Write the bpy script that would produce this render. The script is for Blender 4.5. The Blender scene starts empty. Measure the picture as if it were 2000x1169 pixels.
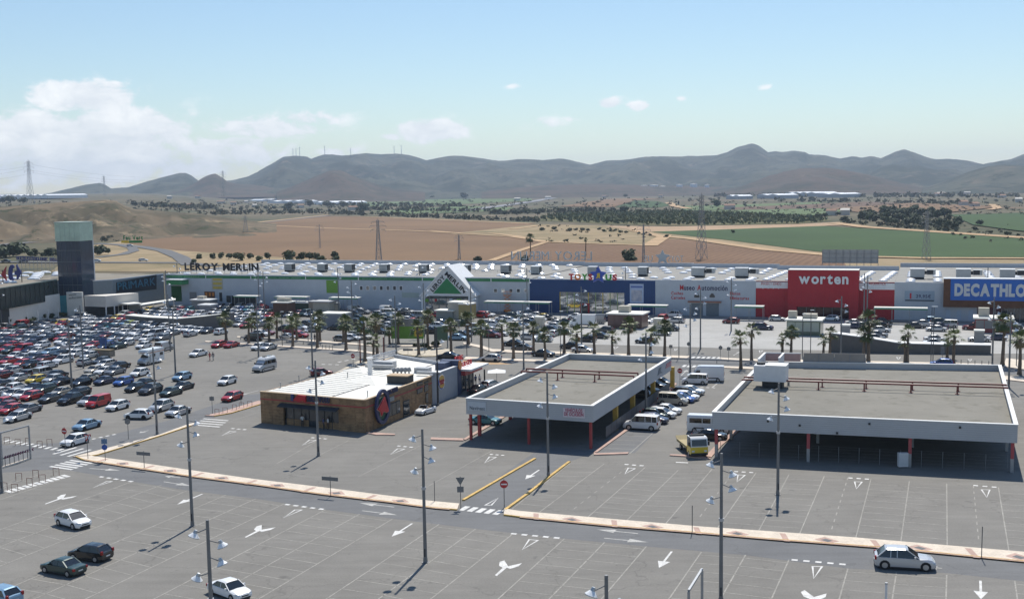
import bpy,bmesh,math,random
from mathutils import Vector,Matrix,noise
random.seed(7)
PI = math.pi
SC = bpy.context.scene
COL = SC.collection
# ------------------------------------------------------------------ camera
FOC,CX,CY,YH,RHO,HCAM = 2315.0,1000.0,631.3,366.8,0.0160,33.0
PITCH = math.atan((CY - YH) / FOC)
FWD = Vector((0,math.cos(PITCH),-math.sin(PITCH)))
R0 = Vector((1,0,0))
U0 = R0.cross(FWD)
RGT = R0 * math.cos(RHO) - U0 * math.sin(RHO)
UPV = R0 * math.sin(RHO) + U0 * math.cos(RHO)
cam = bpy.data.cameras.new('camera')
cam.sensor_width = 36.0
cam.lens = FOC / 2000.0 * 36.0
cam.shift_y = (CY - 584.5) / 2000.0
cam.clip_start = 0.5
cam.clip_end = 60000.0
camo = bpy.data.objects.new('camera',cam)
COL.objects.link(camo)
camo.matrix_world = Matrix(((RGT.x,UPV.x,-FWD.x,0),(RGT.y,UPV.y,-FWD.y,0),(RGT.z,UPV.z,-FWD.z,HCAM),(0,0,0,1)))
SC.camera = camo
# ------------------------------------------------------------------ sun, exposure
SUN_EL,SUN_AZ = math.radians(55.0),math.radians(13.0)
SUND = Vector((math.sin(SUN_AZ) * math.cos(SUN_EL),math.cos(SUN_AZ) * math.cos(SUN_EL),math.sin(SUN_EL)))
sl = bpy.data.lights.new('sun','SUN')
sl.energy = 4.2
sl.angle = math.radians(0.53)
sl.color = (1.0,0.955,0.88)
so = bpy.data.objects.new('sun',sl)
COL.objects.link(so)
so.location = (0,0,200)
so.rotation_euler = SUND.to_track_quat('Z','Y').to_euler()
SC.view_settings.view_transform = 'Standard'
SC.view_settings.look = 'None'
SC.view_settings.exposure = 0.25
SC.view_settings.gamma = 1.0
SC.view_settings.use_curve_mapping = False
def ray(x,y):
 return FWD + RGT * ((x - CX) / FOC) - UPV * ((y - CY) / FOC)
def G(x,y,z=0.0):
 """point of the place seen at photograph position (x, y) on the level z"""
 d = ray(x,y)
 t = (z - HCAM) / d.z
 return Vector((d.x * t,d.y * t,z))
# ------------------------------------------------------------------ world: sky and clouds
W = bpy.data.worlds.new('World')
SC.world = W
W.use_nodes = True
nt = W.node_tree
nt.nodes.clear()
NN = nt.nodes.new
LK = nt.links.new
def wmath(op,a,b=None,c=None):
 n = NN('ShaderNodeMath')
 n.operation = op
 for i,v in enumerate((a,b,c)):
  if v is None:
   continue
  if isinstance(v,(int,float)):
   n.inputs[i].default_value = v
  else:
   LK(v,n.inputs[i])
 return n.outputs[0]
sky = NN('ShaderNodeTexSky')
sky.sky_type = 'NISHITA'
sky.sun_disc = False
sky.sun_elevation = SUN_EL
sky.sun_rotation = SUN_AZ
sky.altitude = 50
sky.air_density = 1.15
sky.dust_density = 0.0
sky.ozone_density = 1.2
tc = NN('ShaderNodeTexCoord')
sep = NN('ShaderNodeSeparateXYZ')
LK(tc.outputs['Generated'],sep.inputs[0])
az = wmath('ARCTAN2',sep.outputs[0],sep.outputs[1])
el = wmath('ARCSINE',sep.outputs[2])
comb = NN('ShaderNodeCombineXYZ')
LK(az,comb.inputs[0])
LK(wmath('MULTIPLY',el,1.7),comb.inputs[1])
nz = NN('ShaderNodeTexNoise')
nz.inputs['Scale'].default_value = 34.0
nz.inputs['Detail'].default_value = 9.0
nz.inputs['Roughness'].default_value = 0.60
nz.inputs['Distortion'].default_value = 0.25
LK(comb.outputs[0],nz.inputs['Vector'])
nz2 = NN('ShaderNodeTexNoise')
nz2.inputs['Scale'].default_value = 9.0
nz2.inputs['Detail'].default_value = 5.0
LK(comb.outputs[0],nz2.inputs['Vector'])
def azel(x,y):
 d = ray(x,y).normalized()
 return math.atan2(d.x,d.y),math.asin(d.z)
# (photo x, y, half width, half height, weight) of the cumulus heaps seen over the left half
CLOUDS = [(165,188,88,28,1.15),(120,182,50,18,.9),(70,258,80,42,.95),(230,258,130,46,1.1),(170,310,260,50,1.0),
  (520,250,130,26,.8),(600,232,80,18,.72),(460,290,120,34,.75),(665,295,60,14,.55),(840,256,64,21,1.15),
  (770,266,32,9,.7),(1190,202,26,12,1.0),(1248,207,26,9,.85),(1060,240,46,16,.5),(1330,192,14,8,.5),
  (1495,170,22,8,.45),(1000,168,22,7,.5),(420,320,110,30,.6),(20,330,130,40,.7),(1120,232,36,8,.42)]
tot = None
for (cx_,cy_,hw,hh,wt) in CLOUDS:
 a0,e0 = azel(cx_,cy_)
 da = wmath('DIVIDE',wmath('SUBTRACT',az,a0),hw / FOC)
 de = wmath('DIVIDE',wmath('SUBTRACT',el,e0),hh / FOC)
 r2 = wmath('ADD',wmath('MULTIPLY',da,da),wmath('MULTIPLY',de,de))
 g = wmath('MULTIPLY',wmath('EXPONENT',wmath('MULTIPLY',r2,-0.75)),wt)
 tot = g if tot is None else wmath('MAXIMUM',tot,g)
# the same fair-weather cumulus goes on round the horizon beyond the left of the frame
off = wmath('SMOOTH_MIN',wmath('MAXIMUM',wmath('SUBTRACT',wmath('ABSOLUTE',az),0.46),0.0),0.4,0.2)
band = wmath('EXPONENT',wmath('MULTIPLY',wmath('POWER',wmath('DIVIDE',wmath('SUBTRACT',el,0.07),0.07),2.0),-1.0))
tot = wmath('MAXIMUM',tot,wmath('MULTIPLY',wmath('MULTIPLY',off,1.7),wmath('MULTIPLY',band,nz2.outputs[0])))
dens = wmath('ADD',tot,wmath('MULTIPLY',wmath('SUBTRACT',nz.outputs[0],0.5),2.5))
mr = NN('ShaderNodeMapRange')
mr.interpolation_type = 'SMOOTHSTEP'
mr.inputs['From Min'].default_value = 0.27
mr.inputs['From Max'].default_value = 0.72
LK(dens,mr.inputs['Value'])
gate = wmath('MULTIPLY',mr.outputs[0],wmath('MINIMUM',wmath('POWER',wmath('MULTIPLY',tot,2.2),1.5),1.0))
cl = NN('ShaderNodeMix')
cl.data_type = 'RGBA'
cr_ = NN('ShaderNodeMapRange')
cr_.inputs['From Min'].default_value = 0.35
cr_.inputs['From Max'].default_value = 0.72
LK(nz.outputs[0],cr_.inputs['Value'])
LK(cr_.outputs[0],cl.inputs[0])
cl.inputs[6].default_value = (8.2,8.5,9.0,1)
cl.inputs[7].default_value = (11.5,11.4,11.3,1)
mx = NN('ShaderNodeMix')
mx.data_type = 'RGBA'
LK(wmath('MULTIPLY',gate,0.86),mx.inputs[0])
tint = NN('ShaderNodeMix')
tint.data_type = 'RGBA'
tint.blend_type = 'MULTIPLY'
tint.inputs[0].default_value = 1.0
LK(sky.outputs[0],tint.inputs[6])
tint.inputs[7].default_value = (.88,.965,1.06,1)
LK(tint.outputs[2],mx.inputs[6])
LK(cl.outputs[2],mx.inputs[7])
bg = NN('ShaderNodeBackground')
bg.inputs['Strength'].default_value = 0.088
LK(mx.outputs[2],bg.inputs[0])
wo = NN('ShaderNodeOutputWorld')
LK(bg.outputs[0],wo.inputs[0])
# ------------------------------------------------------------------ helpers
class MB:
 """collects simple solids; build() links them as ONE mesh object"""
 def __init__(self):
  self.v,self.f,self.m = [],[],[]
 def add(self,vs,fs,mi=0):
  n = len(self.v)
  self.v += [tuple(p) for p in vs]
  for q in fs:
   self.f.append(tuple(n + i for i in q))
   self.m.append(mi)
  return self
 def box(self,x0,x1,y0,y1,z0,z1,mi=0,xf=None):
  vs = [(x,y,z) for z in (z0,z1) for y in (y0,y1) for x in (x0,x1)]
  if xf:
   vs = [xf(*p) for p in vs]
  return self.add(vs,[(0,2,3,1),(4,5,7,6),(0,1,5,4),(2,6,7,3),(0,4,6,2),(1,3,7,5)],mi)
 def tube(self,p0,p1,r0,r1=None,n=8,mi=0,cap=True):
  r1 = r0 if r1 is None else r1
  p0,p1 = Vector(p0),Vector(p1)
  d = (p1 - p0).normalized()
  a = d.orthogonal().normalized()
  b = d.cross(a)
  vs = []
  for p,r in ((p0,r0),(p1,r1)):
   for i in range(n):
    t = 2 * PI * i / n
    vs.append(p + (a * math.cos(t) + b * math.sin(t)) * r)
  fs = [(i,(i + 1) % n,n + (i + 1) % n,n + i) for i in range(n)]
  if cap:
   fs += [tuple(range(n - 1,-1,-1)),tuple(range(n,2 * n))]
  return self.add(vs,fs,mi)
 def bar(self,p0,p1,w,h=None,mi=0):
  h = w if h is None else h
  p0,p1 = Vector(p0),Vector(p1)
  d = (p1 - p0).normalized()
  s = d.cross(Vector((0,0,1)))
  s = Vector((1,0,0)) if s.length < 1e-3 else s.normalized()
  u = s.cross(d)
  vs = [p + s * (i * w / 2) + u * (j * h / 2) for p in (p0,p1) for j in (-1,1) for i in (-1,1)]
  return self.add(vs,[(0,1,3,2),(4,6,7,5),(0,4,5,1),(2,3,7,6),(0,2,6,4),(1,5,7,3)],mi)
 def prism(self,pts,z0,z1,mi=0,mis=None,xf=None):
  n = len(pts)
  ar = sum(pts[i][0] * pts[(i + 1) % n][1] - pts[(i + 1) % n][0] * pts[i][1] for i in range(n))
  pts = list(pts) if ar > 0 else list(pts)[::-1]
  vs = [(p[0],p[1],z0) for p in pts] + [(p[0],p[1],z1) for p in pts]
  if xf:
   vs = [xf(*p) for p in vs]
  k = len(self.v)
  self.add(vs,[tuple(range(n,2 * n))],mi)
  for q in [(i,(i + 1) % n,n + (i + 1) % n,n + i) for i in range(n)]:
   self.f.append(tuple(k + i for i in q))
   self.m.append(mi if mis is None else mis)
  return self
 def sheet(self,pts,mi=0):
  pts = [Vector(p) for p in pts]
  nrm = sum(((pts[i].x * pts[(i + 1) % len(pts)].y - pts[(i + 1) % len(pts)].x * pts[i].y) for i in range(len(pts))))
  if nrm < 0:
   pts = pts[::-1]
  return self.add(pts,[tuple(range(len(pts)))],mi)
 def mesh(self,name,mats,smooth=False):
  me = bpy.data.meshes.new(name)
  me.from_pydata(self.v,[],self.f)
  for m in (mats if isinstance(mats,(list,tuple)) else [mats]):
   me.materials.append(m)
  me.polygons.foreach_set('material_index',self.m)
  if smooth:
   me.polygons.foreach_set('use_smooth',[True] * len(me.polygons))
  me.update()
  return me
 def build(self,name,mats,parent=None,loc=(0,0,0),rz=0.0,smooth=False):
  return place(name,self.mesh(name,mats,smooth),parent,loc,rz)
def place(name,me,parent=None,loc=(0,0,0),rz=0.0):
 o = bpy.data.objects.new(name,me)
 COL.objects.link(o)
 o.location = loc
 o.rotation_euler = (0,0,rz)
 if parent is not None:
  o.parent = parent
 return o
def tag(o,label=None,cat=None,group=None,kind=None):
 if label:
  o['label'] = label
 if cat:
  o['category'] = cat
 if group:
  o['group'] = group
 if kind:
  o['kind'] = kind
 return o
def thing(name,label,cat,loc=(0,0,0),rz=0.0,group=None):
 return tag(place(name,None,None,loc,rz),label,cat,group)
def copy_tree(o,parent=None):
 c = o.copy()
 COL.objects.link(c)
 if parent is not None:
  c.parent = parent
 for ch in KIDS.get(o.name,[]):
  k = copy_tree(ch,c)
  KIDS.setdefault(c.name,[]).append(k)
 return c
KIDS = {}
def kid(parent,o):
 KIDS.setdefault(parent.name,[]).append(o)
 return o
# ------------------------------------------------------------------ materials
def mat(name,rgb,rough=0.8,var=0.12,scale=0.6,fine=0.0,fscale=30.0,metal=0.0,spec=0.4,bump=0.0,rgb2=None,coat=0.0,obj=False,emit=None,rnd=0.0):
 m = bpy.data.materials.new(name)
 m.use_nodes = True
 t = m.node_tree
 b = t.nodes['Principled BSDF']
 b.inputs['Roughness'].default_value = rough
 b.inputs['Metallic'].default_value = metal
 b.inputs['Specular IOR Level'].default_value = spec
 if coat:
  b.inputs['Coat Weight'].default_value = coat
  b.inputs['Coat Roughness'].default_value = 0.06
 c = (rgb[0],rgb[1],rgb[2],1)
 b.inputs['Base Color'].default_value = c
 if var or fine or rgb2:
  if obj:
   src = t.nodes.new('ShaderNodeTexCoord').outputs['Object']
  else:
   src = t.nodes.new('ShaderNodeNewGeometry').outputs['Position']
  n1 = t.nodes.new('ShaderNodeTexNoise')
  n1.inputs['Scale'].default_value = scale
  n1.inputs['Detail'].default_value = 6
  n1.inputs['Roughness'].default_value = 0.62
  t.links.new(src,n1.inputs['Vector'])
  mp = t.nodes.new('ShaderNodeMapRange')
  mp.inputs['From Min'].default_value = 0.3
  mp.inputs['From Max'].default_value = 0.7
  t.links.new(n1.outputs[0],mp.inputs['Value'])
  mi = t.nodes.new('ShaderNodeMix')
  mi.data_type = 'RGBA'
  lo = tuple(max(0,v * (1 - var)) for v in rgb)
  hi = tuple(min(1,v * (1 + var)) for v in rgb)
  if rgb2:
   lo,hi = rgb,rgb2
  mi.inputs[6].default_value = (*lo,1)
  mi.inputs[7].default_value = (*hi,1)
  t.links.new(mp.outputs[0],mi.inputs[0])
  out = mi.outputs[2]
  if fine:
   n2 = t.nodes.new('ShaderNodeTexNoise')
   n2.inputs['Scale'].default_value = fscale
   n2.inputs['Detail'].default_value = 3
   t.links.new(src,n2.inputs['Vector'])
   mm = t.nodes.new('ShaderNodeMix')
   mm.data_type = 'RGBA'
   mm.blend_type = 'MULTIPLY'
   mm.inputs[0].default_value = 1.0
   t.links.new(out,mm.inputs[6])
   mq = t.nodes.new('ShaderNodeMapRange')
   mq.inputs['From Min'].default_value = 0.3
   mq.inputs['From Max'].default_value = 0.7
   mq.inputs['To Min'].default_value = 1 - fine
   mq.inputs['To Max'].default_value = 1 + fine
   t.links.new(n2.outputs[0],mq.inputs['Value'])
   t.links.new(mq.outputs[0],mm.inputs[7])
   out = mm.outputs[2]
  if rnd:
   oi = t.nodes.new('ShaderNodeObjectInfo')
   mr_ = t.nodes.new('ShaderNodeMapRange')
   mr_.inputs['To Min'].default_value = 1 - rnd
   mr_.inputs['To Max'].default_value = 1 + rnd
   t.links.new(oi.outputs['Random'],mr_.inputs['Value'])
   m2 = t.nodes.new('ShaderNodeMix')
   m2.data_type = 'RGBA'
   m2.blend_type = 'MULTIPLY'
   m2.inputs[0].default_value = 1.0
   t.links.new(out,m2.inputs[6])
   t.links.new(mr_.outputs[0],m2.inputs[7])
   out = m2.outputs[2]
  t.links.new(out,b.inputs['Base Color'])
  if bump:
   bp = t.nodes.new('ShaderNodeBump')
   bp.inputs['Strength'].default_value = bump
   bp.inputs['Distance'].default_value = 0.05
   t.links.new(n1.outputs[0],bp.inputs['Height'])
   t.links.new(bp.outputs[0],b.inputs['Normal'])
 return m
def flat(name,rgb,rough=0.6,**k):
 return mat(name,rgb,rough,var=k.pop('var',0.06),scale=k.pop('scale',1.5),**k)
def striped(name,c1,c2,scale,ang,rough=0.9,noise_amt=0.35,nscale=0.01,dist=3.0,c3=None):
 m = bpy.data.materials.new(name)
 m.use_nodes = True
 t = m.node_tree
 b = t.nodes['Principled BSDF']
 b.inputs['Roughness'].default_value = rough
 b.inputs['Specular IOR Level'].default_value = 0.15
 g = t.nodes.new('ShaderNodeNewGeometry').outputs['Position']
 mp = t.nodes.new('ShaderNodeMapping')
 mp.inputs['Rotation'].default_value = (0,0,ang)
 t.links.new(g,mp.inputs['Vector'])
 w = t.nodes.new('ShaderNodeTexWave')
 w.inputs['Scale'].default_value = scale
 w.inputs['Distortion'].default_value = dist
 w.inputs['Detail'].default_value = 3
 w.inputs['Detail Scale'].default_value = 0.6
 t.links.new(mp.outputs[0],w.inputs['Vector'])
 n = t.nodes.new('ShaderNodeTexNoise')
 n.inputs['Scale'].default_value = nscale
 n.inputs['Detail'].default_value = 7
 n.inputs['Roughness'].default_value = 0.65
 t.links.new(g,n.inputs['Vector'])
 mi = t.nodes.new('ShaderNodeMix')
 mi.data_type = 'RGBA'
 mi.inputs[6].default_value = (*c1,1)
 mi.inputs[7].default_value = (*c2,1)
 add = t.nodes.new('ShaderNodeMath')
 add.operation = 'MULTIPLY_ADD'
 t.links.new(w.outputs[1],add.inputs[0])
 add.inputs[1].default_value = 1 - noise_amt
 nn = t.nodes.new('ShaderNodeMath')
 nn.operation = 'MULTIPLY_ADD'
 t.links.new(n.outputs[0],nn.inputs[0])
 nn.inputs[1].default_value = noise_amt * 4
 nn.inputs[2].default_value = -noise_amt * 1.5
 t.links.new(nn.outputs[0],add.inputs[2])
 add.use_clamp = True
 t.links.new(add.outputs[0],mi.inputs[0])
 out = mi.outputs[2]
 if c3:
  n3 = t.nodes.new('ShaderNodeTexNoise')
  n3.inputs['Scale'].default_value = nscale * 3.3
  n3.inputs['Detail'].default_value = 8
  t.links.new(g,n3.inputs['Vector'])
  r3 = t.nodes.new('ShaderNodeMapRange')
  r3.inputs['From Min'].default_value = 0.56
  r3.inputs['From Max'].default_value = 0.68
  t.links.new(n3.outputs[0],r3.inputs['Value'])
  m3 = t.nodes.new('ShaderNodeMix')
  m3.data_type = 'RGBA'
  m3.inputs[7].default_value = (*c3,1)
  t.links.new(out,m3.inputs[6])
  t.links.new(r3.outputs[0],m3.inputs[0])
  out = m3.outputs[2]
 t.links.new(out,b.inputs['Base Color'])
 return m
def scrub(name,cols,scales,rough=0.95):
 """several layers of patchy cover mixed by noise: cols[0] base, then (colour, lo, hi) at a scale"""
 m = bpy.data.materials.new(name)
 m.use_nodes = True
 t = m.node_tree
 b = t.nodes['Principled BSDF']
 b.inputs['Roughness'].default_value = rough
 b.inputs['Specular IOR Level'].default_value = 0.1
 g = t.nodes.new('ShaderNodeNewGeometry').outputs['Position']
 out = None
 prev = cols[0]
 for (c,lo,hi),s in zip(cols[1:],scales):
  n = t.nodes.new('ShaderNodeTexNoise')
  n.inputs['Scale'].default_value = s
  n.inputs['Detail'].default_value = 8
  n.inputs['Roughness'].default_value = 0.68
  t.links.new(g,n.inputs['Vector'])
  r = t.nodes.new('ShaderNodeMapRange')
  r.inputs['From Min'].default_value = lo
  r.inputs['From Max'].default_value = hi
  t.links.new(n.outputs[0],r.inputs['Value'])
  x = t.nodes.new('ShaderNodeMix')
  x.data_type = 'RGBA'
  if out is None:
   x.inputs[6].default_value = (*prev,1)
  else:
   t.links.new(out,x.inputs[6])
  x.inputs[7].default_value = (*c,1)
  t.links.new(r.outputs[0],x.inputs[0])
  out = x.outputs[2]
 t.links.new(out,b.inputs['Base Color'])
 return m
# ------------------------------------------------------------------ terrain
def sstep(a,b,x):
 t = min(1.0,max(0.0,(x - a) / (b - a)))
 return t * t * (3 - 2 * t)
def terr(x,y):
 r = math.hypot(x,y)
 if r < 1100:
  return 0.0
 a = math.degrees(math.atan2(x,y))
 return 42.0 * (1 - math.exp(-(r - 1100) / 2000.0)) * sstep(-10.5,-18.0,a) * sstep(-80,-60,a)
def GT(x,y,up=0.0):
 z = 0.0
 for _ in range(25):
  p = G(x,y,min(z,HCAM - 0.4))
  z = 0.6 * z + 0.4 * terr(p.x,p.y)
 return Vector((p.x,p.y,terr(p.x,p.y) + up))
MAT_PLAIN = scrub('dry_plain',[(.165,.135,.090),((.095,.095,.055),.42,.58),((.255,.20,.135),.55,.70),((.045,.055,.032),.54,.62),((.20,.13,.085),.56,.70)],
    [.004,.011,.035,.0022])
azs = [a * 1.5 for a in range(-26,27)] + [45 + 9 * k for k in range(0,31)]
azs = sorted(set(azs))
radii = [0,60,160,400,700,1100,1350,1650,2000,2500,3100,4000,5200,7000,9000,12000]
g = MB()
vs = [(0,0,-0.1)]
na = len(azs)
for r in radii[1:]:
 for a in azs:
  x,y = r * math.sin(math.radians(a)),r * math.cos(math.radians(a))
  vs.append((x,y,terr(x,y) - 0.1))
fs = [(0,1 + (i + 1) % na,1 + i) for i in range(na)]
for k in range(len(radii) - 2):
 for i in range(na):
  a0,a1 = 1 + k * na + i,1 + k * na + (i + 1) % na
  fs.append((a0,a1,a1 + na,a0 + na))
g.add(vs,fs)
tag(g.build('ground',MAT_PLAIN),kind='structure')
# hills: height fields at their own distance, crest heights read off the skyline
MAT_HILL = scrub('scrub_hillside',[(.085,.088,.062),((.038,.046,.032),.44,.56),((.150,.125,.092),.55,.68),((.030,.040,.026),.53,.60)],[.0035,.010,.022])
MAT_HILLB = scrub('bare_hillside',[(.095,.070,.050),((.045,.045,.030),.46,.58),((.155,.115,.08),.56,.70),((.040,.045,.028),.55,.62)],[.006,.012,.03])
MAT_MOUND = scrub('quarry_earth',[(.175,.135,.088),((.095,.082,.052),.42,.56),((.285,.22,.14),.56,.66),((.055,.060,.032),.55,.62)],[.012,.035,.05])
def hill(name,pts,dist,wf,wb,mat_,base=0.0,step=6.0,rough=.35,nf=.0022,rows=34):
 xs = []
 x = pts[0][0]
 while x < pts[-1][0]:
  xs.append(x)
  x += step
 xs.append(pts[-1][0])
 mb = MB()
 n = rows
 vs = []
 for px in xs:
  for i in range(len(pts) - 1):
   if pts[i][0] <= px <= pts[i + 1][0]:
    t = (px - pts[i][0]) / (pts[i + 1][0] - pts[i][0])
    py = pts[i][1] * (1 - t) + pts[i + 1][1] * t
    dd = pts[i][2] * (1 - t) + pts[i + 1][2] * t if len(pts[i]) > 2 else dist
    break
  py += .9 * noise.noise(Vector((px * .045,3.1,0))) + .45 * noise.noise(Vector((px * .17,9.1,0)))
  d = ray(px,py)
  h = math.hypot(d.x,d.y)
  ux,uy = d.x / h,d.y / h
  zc = max(base + .5,HCAM + d.z / h * dd)
  for k in range(n):
   u = -1 + 2 * k / (n - 1)
   r = dd + (u * wf if u < 0 else u * wb)
   X,Y = ux * r,uy * r
   pr = (0.5 + 0.5 * math.cos(PI * u))
   pr = pr ** 0.9 if u < 0 else pr
   nn = noise.fractal(Vector((X * nf,Y * nf,1.7)),0.9,2.1,5) - .25
   rg = abs(noise.noise(Vector((X * nf * 1.8 + 4,Y * nf * .7,7.7))))
   z = base + (zc - base) * pr + (zc - base) * rough * 3.2 * pr * (1 - pr) * (nn * .6 - rg * .9 + .1)
   if k in (0,n - 1):
    z = min(z,base) - 3
   vs.append((X,Y,z))
 fs = []
 for i in range(len(xs) - 1):
  for k in range(n - 1):
   a = i * n + k
   fs.append((a,a + n,a + n + 1,a + 1))
 mb.add(vs,fs)
 o = mb.build(name,mat_,smooth=True)
 tag(o,kind='structure')
 return o
RIDGE = [(-420,372),(-200,374),(-60,381),(20,379),(60,381),(90,378),(120,372),(165,361),(195,357),(206,361),(217,368),(250,366),(285,355),(330,343),(352,338),(363,338),(374,343),
  (387,353),(420,355),(455,352),(485,345),(510,332),(535,318),(553,307),(580,305),(600,307),(608,311),(616,308),(632,303),(650,303),(668,305),(700,302),
  (715,300),(745,302),(775,301),(800,304),(832,313),(850,311),(878,305),(915,307),(940,310),(975,315),(1005,313),(1030,311),(1060,314),(1098,310),(1118,314),
  (1152,322),(1168,319),(1180,315),(1230,312),(1275,306),(1310,307),(1350,307),(1400,305),(1418,300),(1440,290),(1462,283),(1470,282),(1482,285),(1500,299),(1516,296),
  (1530,298),(1550,295),(1572,298),(1580,302),(1612,304),(1640,310),(1666,306),(1682,309),(1703,306),(1720,310),(1745,299),(1766,292),(1780,297),(1800,304),(1826,312),
  (1862,311),(1890,314),(1920,321),(1945,316),(1975,311),(2000,301),(2060,292),(2200,303),(2420,318)]
hill('mountain_ridge',RIDGE,6800,3100,1700,MAT_HILL,base=-2,rough=.55,nf=.0024,rows=60,step=4)
hill('hill_cone',[(330,376),(352,370),(375,361),(398,346),(412,340),(420,339),(431,345),(447,356),(470,360),(520,361),(555,366),(590,374)],5200,900,700,MAT_HILLB,base=18)
hill('hill_mid',[(540,374),(565,366),(588,356),(612,346),(640,334),(654,332),(668,333),(690,344),(715,352),(740,361),(770,369),(830,374)],4300,1000,700,MAT_HILLB,base=0,nf=.004)
hill('hill_brown',[(1400,374),(1440,366),(1470,355),(1500,344),(1530,335),(1560,329),(1590,328),(1620,328),(1650,332),(1690,340),(1720,347),(1760,357),(1800,366),(1860,373)],4100,900,800,MAT_HILLB,nf=.004)
hill('hill_dark',[(1640,362),(1690,344),(1720,326),(1742,321),(1770,325),(1800,324),(1830,331),(1860,329),(1885,337),(1910,349),(1960,362)],4900,900,600,MAT_HILL,nf=.003)
hill('hill_edge',[(1800,368),(1850,352),(1885,338),(1920,327),(1955,321),(1985,322),(2030,329),(2100,325),(2300,345),(2400,360)],4000,900,700,MAT_HILL,nf=.0035)
hill('foothill',[(940,373),(1010,366),(1080,361),(1180,358),(1260,361),(1330,362),(1400,364),(1500,370)],4600,1000,700,MAT_HILLB,nf=.003)
hill('earth_mound',[(-260,412),(-120,402),(-30,405),(20,402),(60,400),(105,396),(150,394),(185,391),(210,390),(228,393),(243,402),(262,408),(300,410),(330,413),(380,417),(430,423),(480,430),(540,440)],
 1150,270,200,MAT_MOUND,base=0,step=4,rough=.75,nf=.022,rows=48)
# fields, tracks and roads of the plain
M_PLOUGH = striped('ploughed_earth',(.150,.092,.050),(.235,.145,.078),.055,math.radians(62),nscale=.006,noise_amt=.5)
M_PLOUGH2 = striped('red_earth',(.135,.076,.042),(.215,.128,.072),.09,math.radians(20),nscale=.008,noise_amt=.45)
M_CROP = striped('green_crop',(.036,.068,.020),(.054,.096,.028),.11,math.radians(-8),nscale=.010,noise_amt=.6)
M_CROP2 = striped('pale_crop',(.095,.14,.055),(.13,.17,.075),.03,math.radians(4),nscale=.006,noise_amt=.6)
M_DARKF = striped('dark_tilled_earth',(.12,.075,.05),(.16,.105,.07),.03,math.radians(4),nscale=.006)
M_SAND = mat('sandy_track',(.46,.32,.19),.95,var=.15,scale=.06,fine=.12,fscale=.7,spec=.1)
M_DRY = scrub('dry_grass',[(.33,.25,.15),((.22,.18,.10),.45,.60),((.11,.11,.06),.58,.68),((.42,.31,.19),.56,.7)],[.012,.035,.02])
M_ROAD = mat('road_asphalt',(.145,.145,.145),.9,var=.12,scale=.05,fine=.08,fscale=2.0,spec=.2)
zlay = [0.0]
def field(name,pts,m,up):
 mb = MB()
 mb.sheet([GT(x,y,up) for x,y in pts])
 return tag(mb.build(name,m),kind='structure')
field('scrub_land',[(160,482),(330,458),(640,422),(700,423),(880,431),(1050,438),(1180,441),(1300,444),(1600,442),(1700,446),(2100,473),(2100,530),(100,530)],M_DRY,.05)
field('brown_field',[(238,474),(330,456),(480,438),(640,422),(700,423),(880,431),(1050,438),(1000,447),(878,457),(1008,463),(1062,474),(1272,479),(1272,512),(1000,522),(660,524),(655,507),(560,503),(345,489)],M_PLOUGH,.12)
field('dry_meadow',[(884,456),(1050,438),(1180,441),(1280,452),(1268,468),(1274,479),(1060,472),(1008,461)],M_DRY,.16)
field('red_field',[(1062,477),(1268,481),(1290,467),(1335,468),(1500,491),(1640,502),(1660,530),(980,530)],M_PLOUGH2,.20)
field('green_field',[(1272,453),(1400,449),(1600,441),(1702,447),(1850,456),(2120,474),(2120,503),(1900,503),(1740,504),(1590,491),(1420,469)],M_CROP,.24)
field('sandy_strip',[(1170,441),(1300,443),(1420,441),(1560,438),(1640,434),(1646,440),(1600,442),(1400,449),(1272,453),(1235,449)],mat('pale_earth',(.40,.28,.18),.95,var=.15,scale=.03,fine=.1,fscale=.4,spec=.1),.28)
field('orchard_floor',[(1035,430),(1100,417),(1300,413),(1450,417),(1600,424),(1625,431),(1560,437),(1300,441),(1180,437)],scrub('orchard_grass',[(.13,.125,.06),((.20,.15,.09),.5,.65),((.07,.085,.035),.5,.62)],[.02,.05]),.14)
field('left_field',[(-160,450),(20,447),(60,447),(90,454),(116,464),(0,476),(-160,492)],M_PLOUGH2,.12)
far_fields = [
 ('far_crop_field',[(720,413),(905,402),(1005,405),(985,412),(800,418)],M_CROP2),('far_crop_field',[(700,389),(880,379),(1035,384),(1040,392),(880,400),(720,403)],M_CROP2),
 ('far_crop_field',[(1202,405),(1240,392),(1285,393),(1312,401),(1282,406)],M_CROP),('far_crop_field',[(1330,403),(1600,395),(1610,401),(1420,410),(1330,412)],M_CROP2),
 ('far_crop_field',[(1370,412),(1620,405),(1660,415),(1620,422),(1450,418)],M_CROP2),('far_crop_field',[(1856,420),(2120,414),(2120,462),(1990,452),(1900,440)],M_CROP),
 ('far_tilled_field',[(1400,407),(1690,395),(1760,397),(1640,407),(1430,411)],M_DARKF),('far_tilled_field',[(1090,404),(1190,388),(1300,388),(1240,392),(1198,405)],M_PLOUGH),
 ('far_tilled_field',[(1620,408),(1780,397),(1960,404),(1860,415),(1680,416)],M_PLOUGH)]
for i,(nm,pts,m) in enumerate(far_fields):
 field(nm,pts,m,.3 + .07 * i)
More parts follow.
